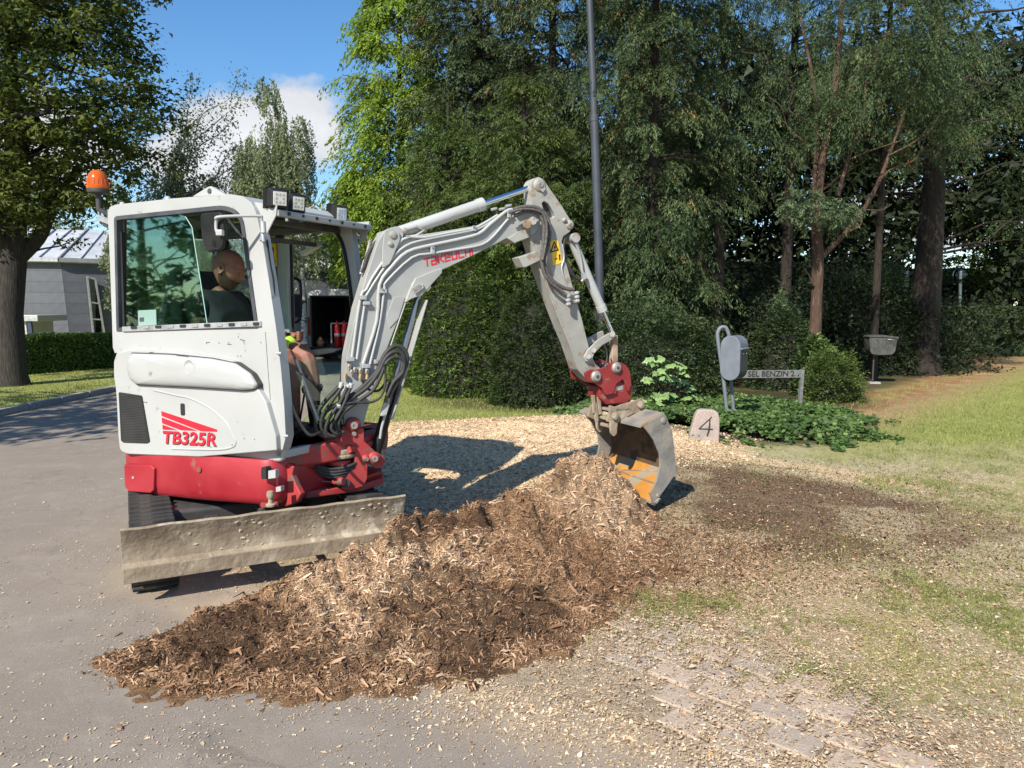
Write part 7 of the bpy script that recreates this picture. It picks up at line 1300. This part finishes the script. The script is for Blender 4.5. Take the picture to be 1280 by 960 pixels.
# forked yew with red stem: trunk of its own
DY = 14.5; mb = MB()
def y(px, py, d=0): return dp(px, py, DY+d)
mb.tube(smooth_path([y(1015, 470), y(1018, 430), y(1021, 370), y(1022, 320), y(1020, 285)], 5), [.14, .12, .105, .115, .09], 12)
mb.tube(smooth_path([y(1024, 322), y(1036, 312, .1), y(1052, 296, .1), y(1075, 268, .2), y(1098, 228, .3), y(1120, 170, .3), y(1150, 90, .3)], 5), [.07, .055, .05, .045, .04, .03, .02], 9)
mb.tube(smooth_path([y(1020, 290), y(1024, 240), y(1030, 190), y(1042, 120), y(1050, 40), y(1055, -60)], 5), [.09, .07, .065, .06, .05, .04], 10)
mb.tube(smooth_path([y(1021, 300), y(1018, 230, .1), y(1022, 170, .1), y(1018, 110, .1), (y(1000, 20, .2))], 5), [.055, .045, .04, .035, .02], 8)
mb.tube(smooth_path([y(1047, 245), y(1060, 200, .1), y(1078, 150, .2), y(1082, 100, .2)], 5), [.04, .035, .03, .02], 8)
for (a, b_, c, d) in ((1020, 200, 960, 120), (1042, 130, 1100, 60), (1060, 200, 1150, 160), (1098, 228, 1180, 150), (1020, 180, 980, 90), (1024, 240, 1075, 205), (1060, 290, 1115, 255), (1050, 60, 1010, 0), (1020, 360, 1005, 330), (1030, 150, 1090, 130), (1110, 195, 1230, 100)): mb.tube(crook(y(a, b_), y(c, d, random.uniform(-.5, .3)), 4, .05), [.022, .006], 5)
Cs = []; As = []
def blob(px, py, rx, ry, n, dd=0.0, dz=.5):
    c = dp(px, py, DY+dd); k = DY/FPX; d = rdir(n); P = np.array(c)+d*np.array([rx*k, dz, ry*k])*rng.uniform(.3, 1, (n, 1))**.6; Cs.append(P); As.append(d*np.array([1, 1, .4])+np.array([0, -.5, .1]))
blob(1022, 262, 44, 15, 190, -.55, .45); blob(1000, 250, 22, 14, 70, -.6, .3); blob(1050, 272, 24, 10, 50, -.5, .3)
nb_bl = len(Cs)
Vs, ts = sprays(np.concatenate(Cs), np.concatenate(As), 40, .24, .06, .6, .45, .2); cr1 = (Vs, ts, 'bluish')
Cs, As = [], []
for b5 in ((1110, 90, 60, 45, 300, -.6), (1080, 30, 60, 40, 260, -.4), (990, 40, 60, 50, 280, -.3), (1040, 90, 40, 30, 110, -.2), (950, 90, 40, 60, 160, 0), (1180, 60, 70, 50, 260, 0), (1230, 150, 60, 60, 220, .4), (1150, 170, 50, 40, 130, .2), (1060, -50, 120, 40, 200, 0), (970, 170, 25, 40, 60, .3), (1035, 150, 35, 30, 90, -.4), (1070, 120, 40, 30, 90, -.4), (1025, 60, 30, 40, 90, -.4)): blob(*b5[:5], b5[5], .8)
Cq_ = np.concatenate(Cs); Aq_ = np.concatenate(As); gk = fbm(Cq_[:, 0]*1.6, Cq_[:, 2]*1.9, 44, 3) > .50; Vs, ts = sprays(Cq_[gk], Aq_[gk], 44, .40, .068, 1.1, .4, .22)
tree('forked yew with bare reddish stem and a low blue green tuft', 'yew', (y(1015, 470).x, DY, 0), mb, 'yew', [cr1, (Vs, ts, 'yew')], 'yew_tree')
# dark trunk tree far right
DT = 19; mb = MB(); mb.tube(smooth_path([dp(1152, 475, DT), dp(1155, 430, DT), dp(1160, 340, DT), dp(1166, 250, DT), dp(1170, 150, DT), dp(1172, -50, DT)], 4), [.50, .34, .32, .27, .22, .15], 14); tk = [dp(1160, 340, DT), dp(1166, 250, DT), dp(1170, 150, DT), dp(1172, -50, DT)]
Cs, As = [], []
for (a, b_, rx, ry, n, dd) in ((1180, 220, 70, 35, 260, 0), (1240, 200, 70, 50, 300, -.4), (1120, 230, 45, 30, 120, .4), (1210, 120, 110, 60, 420, .3), (1290, 280, 50, 30, 120, .5), (1150, 20, 150, 60, 300, .8), (1300, 60, 70, 80, 220, 0)):
    c = dp(a, b_, DT+dd); k = DT/FPX; d = rdir(n); Cs.append(np.array(c)+d*np.array([rx*k, 1.1, ry*k])*rng.uniform(.3, 1, (n, 1))**.6); As.append(d*np.array([1, 1, .4])+np.array([0, -.3, .1]))
Cs = np.concatenate(Cs); limbs(mb, tk, [Vector(p) for p in Cs[::40]], .04, .01); As = np.concatenate(As); gk = fbm(Cs[:, 0]*1.3, Cs[:, 2]*1.7, 46, 3) > .50; Vs, ts = sprays(Cs[gk], As[gk], 40, .46, .08, .9, .45, .25)
tree('tree with thick dark trunk at right in front of the white house', 'conifer', (dp(1152, 475, DT).x, DT, 0), mb, 'dark', [(Vs, ts, 'yew')], 'conifer_tree')
mb = MB(); mb.tube(smooth_path([dp(878, 480, 17.5), dp(877, 400, 17.5), dp(876, 330, 17.5), dp(872, 200, 17.5)], 4), [.24, .2, .17, .12], 10)
Cq = np.array([dp(876+random.gauss(0, 14), random.uniform(190, 400), 17.3) for _ in range(160)]); Vq, tq = clump_leaves(Cq, np.full(160, .22), 14, .10, 1, .1, .3); tree('ivy clad dark stem in the gap behind the letterbox', 'tree', (dp(878, 480, 17.5).x, 17.5, 0), mb, 'yew', [(Vq, tq, 'ivy')], 'tree')
# right hand sunlit small trees far behind, the pale broadleaf by the white house
def bushy(label, px, D, z0, z1, rx, n, per, leaf, mk_, cat='tree', name='tree', flat=.8, trunk=True, R=(.25, .5), ry=None, inner=.55):
    bx_ = X(px, D); P, d = ellip_clumps(n, (bx_, D, (z0+z1)/2), (rx, ry or rx, (z1-z0)/2), inner, .3, int(px) % 40); P = P[P[:, 2] > .1]; V, ti = clump_leaves(P, rng.uniform(*R, len(P)), per, leaf, flat, .1, .5); mb = MB(); tp = [Vector((bx_, D, -.1)), Vector((bx_, D, z0+.3*(z1-z0))), Vector((bx_+.1, D, z1*.9))]; mb.tube(tp, [.12, .09, .02], 8); limbs(mb, tp, [Vector(p) for p in P[::max(1, len(P)//30)]], .025, .008)
    tree(label, cat, (bx_, D, 0), mb, 'dark', [(V, ti, mk_)], name)
for bx0, by0, lb_ in ((-14.5, 2.5, 'broad tree outside the frame across the road'), (-15.5, -3.5, 'second broad tree outside the frame further down the road')):
    _X = X; X = lambda a, b: bx0; bushy(lb_, 1, by0, .2, 7.5, 3.3, 230, 36, .22, 'hedge'); X = _X
bushy('pale green broadleaf tree over the white house at far right', 1225, 33, 2.6, 6.5, 3.2, 150, 50, .16, 'hedge')
bushy('sunlit small tree at the right edge behind the hedge', 1275, 30, 1.8, 5.0, 2.2, 110, 50, .15, 'hedge')
bushy('green tree far behind the van and the tiled roof', 425, 34, 2.0, 5.8, 2.6, 200, 60, .15, 'hedge')
bushy('green tree far behind the cab to the left', 255, 40, 1.5, 6.0, 4.2, 260, 60, .17, 'hedge')
bushy('dark tree behind the roof of the clad house', 60, 44, 3, 9.5, 6.0, 260, 60, .2, 'lime')
bushy('dense dark tree behind the clad house at left edge', -40, 40, 3, 9, 5.0, 200, 60, .2, 'lime')
hedge('dark tall hedge closing the garden at far right', (14.0, 26.5), (25.5, 25.0), 1.5, 1.75, 24000, .12, 'yew')
# far wood: one mass behind the belt
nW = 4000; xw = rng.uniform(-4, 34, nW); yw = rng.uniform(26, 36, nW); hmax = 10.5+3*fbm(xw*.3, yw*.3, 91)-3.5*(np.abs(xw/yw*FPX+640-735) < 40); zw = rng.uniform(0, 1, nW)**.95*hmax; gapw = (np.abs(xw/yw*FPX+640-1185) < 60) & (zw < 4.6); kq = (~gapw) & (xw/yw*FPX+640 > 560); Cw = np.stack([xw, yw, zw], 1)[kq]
V, ti = clump_leaves(Cw, rng.uniform(.6, 1.2, len(Cw)), 34, .34, .8, .2, .3); fw_ = np_mesh('far_wood', V, quadF(len(ti)), LM['shaded'], attr=ti); tag(fw_, 'dark mass of woodland filling the gaps behind the conifers', 'wood', kind='stuff')
# dark undergrowth under the yews
nU = 900; xu = rng.uniform(1.2, 13, nU); yu = 16.5+.45*np.maximum(xu-5, 0)+rng.uniform(-.6, 2.6, nU); zu = rng.uniform(0, 1, nU)**1.3*(2.2+.6*np.sin(xu)); V, ti = clump_leaves(np.stack([xu, yu, zu], 1), rng.uniform(.25, .5, nU), 46, .10, .9, .1, .3); un = np_mesh('undergrowth', V, quadF(len(ti)), LM['shaded'], attr=ti); tag(un, 'dark tangled undergrowth beneath the yews', 'undergrowth', kind='stuff')
hedge('dark dense thicket added as wood shade low down behind the letterbox', (1.5, 23.0), (12.4, 23.6), 1.2, 3.1, 13000, .15, 'shaded', name='backing')  # added dark backing that hides bright gaps and stands for wood shade
# clipped bushes -------------------------------------------------------------
def shell_bush(label, c, r, n, leaf, mk_, name='clipped_bush', cat='bush', power=2.6, noise=.10, ln=.16, seed=3, core=True, per=6, droop=.1):
    d = rdir(n); d[:, 2] = np.abs(d[:, 2])*1.0-.02; e = (np.abs(d)**power).sum(1)**(1/power); d = d/e[:, None]; az = np.arctan2(d[:, 1], d[:, 0]); f = 1+noise*(fbm(az*2.5+9, d[:, 2]*4+3, seed, 4)-.5)*2+.05*(fbm(az*14+9, d[:, 2]*12+3, seed+5, 2)-.5)*2+rng.normal(0, .018, n)
    f = f*rng.uniform(.93, 1.0, n); rr = np.array(r); P = np.array([c[0], c[1], 0])+d*rr*f[:, None]; P[:, 2] = np.maximum(P[:, 2], .04); A = d/np.array(rr)+np.array([0, 0, .15]); A /= np.linalg.norm(A, axis=1)[:, None]; A += rng.normal(0, .35, A.shape); V, ti = sprays(P-A*ln*.6, A, per, ln*rng.uniform(.7, 1.2, n), leaf, droop, .5, .35)
    t = thing(name, (c[0], c[1], 0), label, cat); np_mesh('foliage', V, quadF(len(ti)), LM[mk_], parent=t, attr=ti)
    if core:
        vs = []; ns = 28; nr = 12
        for i in range(nr+1):
            el = math.pi/2*i/nr
            for j in range(ns): a = 2*math.pi*j/ns; q = np.array([math.cos(el)*math.cos(a), math.cos(el)*math.sin(a), math.sin(el)]); q /= (np.abs(q)**power).sum()**(1/power); q = q*rr*(.88 if noise < .2 else .72); vs.append((c[0]+q[0], c[1]+q[1], q[2]))
        MB().add(vs, [(i*ns+j, i*ns+(j+1) % ns, (i+1)*ns+(j+1) % ns, (i+1)*ns+j) for i in range(nr) for j in range(ns)]).build('branches', bark_m['core'], t)
    return t
shell_bush('broad clipped dark yew mound behind the arm of the excavator', (X(683, 13.1), 13.3), (.98, .98, 2.12), 9000, .055, 'clipped', seed=11, per=8, noise=.16)
shell_bush('taller rounded clipped yew left of the dark mound, under the boom', (X(590, 14.6), 14.9), (1.2, 1.1, 2.95), 8500, .066, 'hedge', seed=5, per=8, ln=.2, noise=.14)
shell_bush('clipped laurel like bush at the left end of the shrub row', (X(535, 16.3), 16.4), (.85, .9, 2.5), 4200, .075, 'hedge', seed=8, per=6, ln=.2, noise=.2)
shell_bush('narrow dark shrub between the boom cylinder and the yews', (X(512, 17.5), 17.8), (.6, .6, 1.6), 1800, .07, 'hedge', seed=18, per=6, ln=.2, noise=.2)
shell_bush('loose spreading yew bush with brown tips behind the bucket', (X(822, 13.0), 13.3), (1.25, .9, 1.72), 6500, .06, 'yew', seed=21, per=8, ln=.34, noise=.34, droop=.2)
shell_bush('small yellow green juniper right of the fuel sign', (X(1042, 13.6), 13.6), (.50, .45, .80), 2600, .05, 'fir', seed=23, per=8, ln=.26, noise=.55, name='juniper_bush')
shell_bush('ivy covered stump behind the fuel sign', (X(1024, 14.2), 14.3), (.42, .4, 1.12), 1300, .085, 'ivy', seed=29, per=4, ln=.12, noise=.2, name='ivy_stump')
shell_bush('dark holly like bush behind the second letterbox', (X(1095, 19), 19.4), (1.5, .9, 2.6), 5200, .08, 'yew', seed=33, per=6, ln=.3, noise=.34)
shell_bush('young yew bush left of the red stem', (X(985, 15.2), 15.5), (.6, .5, 1.75), 1900, .07, 'yew', seed=37, per=8, ln=.36, noise=.4)
# shrub with large pale leaves by the bucket
ps = thing('leafy_plant', (X(838, 12), 12.1, 0), 'young shrub with large pale green leaves between bucket and letterbox', 'shrub'); mb = MB(); LV = []; 
for k in range(20):
    q = dp(random.gauss(836, 16), random.uniform(432, 500), 11.7+random.uniform(-.2, .2)); mb.tube(crook((X(838, 12)+random.gauss(0, .08), 12.1, 0), q, 3, .06), [.012, .005], 5)
    for j in range(5): LV.append((q+Vector((random.gauss(0, .05), random.gauss(0, .05), random.gauss(0, .04))), j))
mb.build('stem', bark_m['dark'], ps)
P = np.array([p for p, _ in LV]); n = len(P); nn = rdir(n)*.4+np.array([0, -.5, .7]); a = rng.uniform(0, 6.28, n); D_ = np.stack([np.cos(a), np.sin(a)*.5, np.full(n, -.2)], 1); s = rng.uniform(.10, .19, n); Dn = D_/np.linalg.norm(D_, axis=1)[:, None]; S = np.cross(nn/np.linalg.norm(nn, axis=1)[:, None], Dn)
sh_ = np.array([(0, 0), (.18, .30), (.32, .22), (.48, .42), (.62, .20), (1, 0), (.62, -.20), (.48, -.42), (.32, -.22), (.18, -.30)]); leafme = None
for i in range(n):
    v = [tuple(Vector(P[i])+Vector(Dn[i])*float(s[i]*u)+Vector(S[i])*float(s[i]*w)+Vector((0, 0, -.18*s[i]*u*u-.1*abs(w)*s[i]))) for u, w in sh_]; MB().add(v, [(0, 1, 5, 9), (1, 2, 3, 4, 5), (9, 5, 6, 7, 8)]).build('leaf', M.setdefault('bigleaf', mat('big_leaf', (.15, .24, .07), (.22, .32, .11), rough=.5, scale=8)), ps, smooth=False)
# ivy carpet
def ivyf(x, y): return (ell(x, y, 3.0, 11.9, 2.2, 2.75, 20)+.75*(fbm(x*1.4, y*1.4, 98)-.5)+.45*(fbm(x*6, y*6, 99)-.5)+rng.normal(0, .05, len(x)) < 1)*(y > 8.5)*np.clip(10/y, .2, 1)
x_, y_ = scatter(95000, .6, 7.0, 8.6, 14.6, ivyf)
x2, y2 = scatter(26000, .9, 2.6, 10.3, 12.6, lambda x, y: (ell(x, y, 1.7, 11.6, 1.0, 1.0) < 1)*.8); x_ = np.concatenate([x_, x2]); y_ = np.concatenate([y_, y2]); n = len(x_); z_ = .05+.20*fbm(x_*1.8, y_*1.8, 95)+rng.uniform(-.05, .05, n); edge = np.clip((1-ell(x_, y_, 3.0, 11.4, 2.15, 2.6, 20))*4, .15, 1); z_ = z_*np.maximum(edge, .3)+ground_h(x_, y_)
nn = rdir(n)*.65+np.array([0, -.35, .9]); a = rng.uniform(0, 6.28, n); D_ = np.stack([np.cos(a), np.sin(a), rng.normal(0, .3, n)], 1); s = rng.uniform(.035, .085, n)
iv = np_mesh('ivy', leaf_quads(np.stack([x_, y_, z_], 1), D_, nn/np.linalg.norm(nn, axis=1)[:, None], s, s*.95), np.arange(n*4).reshape(-1, 4), LM['ivy'], attr=np.clip(rng.normal(.5, .24, n)+.25*(fbm(x_*2.5, y_*2.5, 97)-.5), 0, 1)); tag(iv, 'glossy green ivy carpet round the letterbox and fuel sign', 'ivy', kind='stuff')
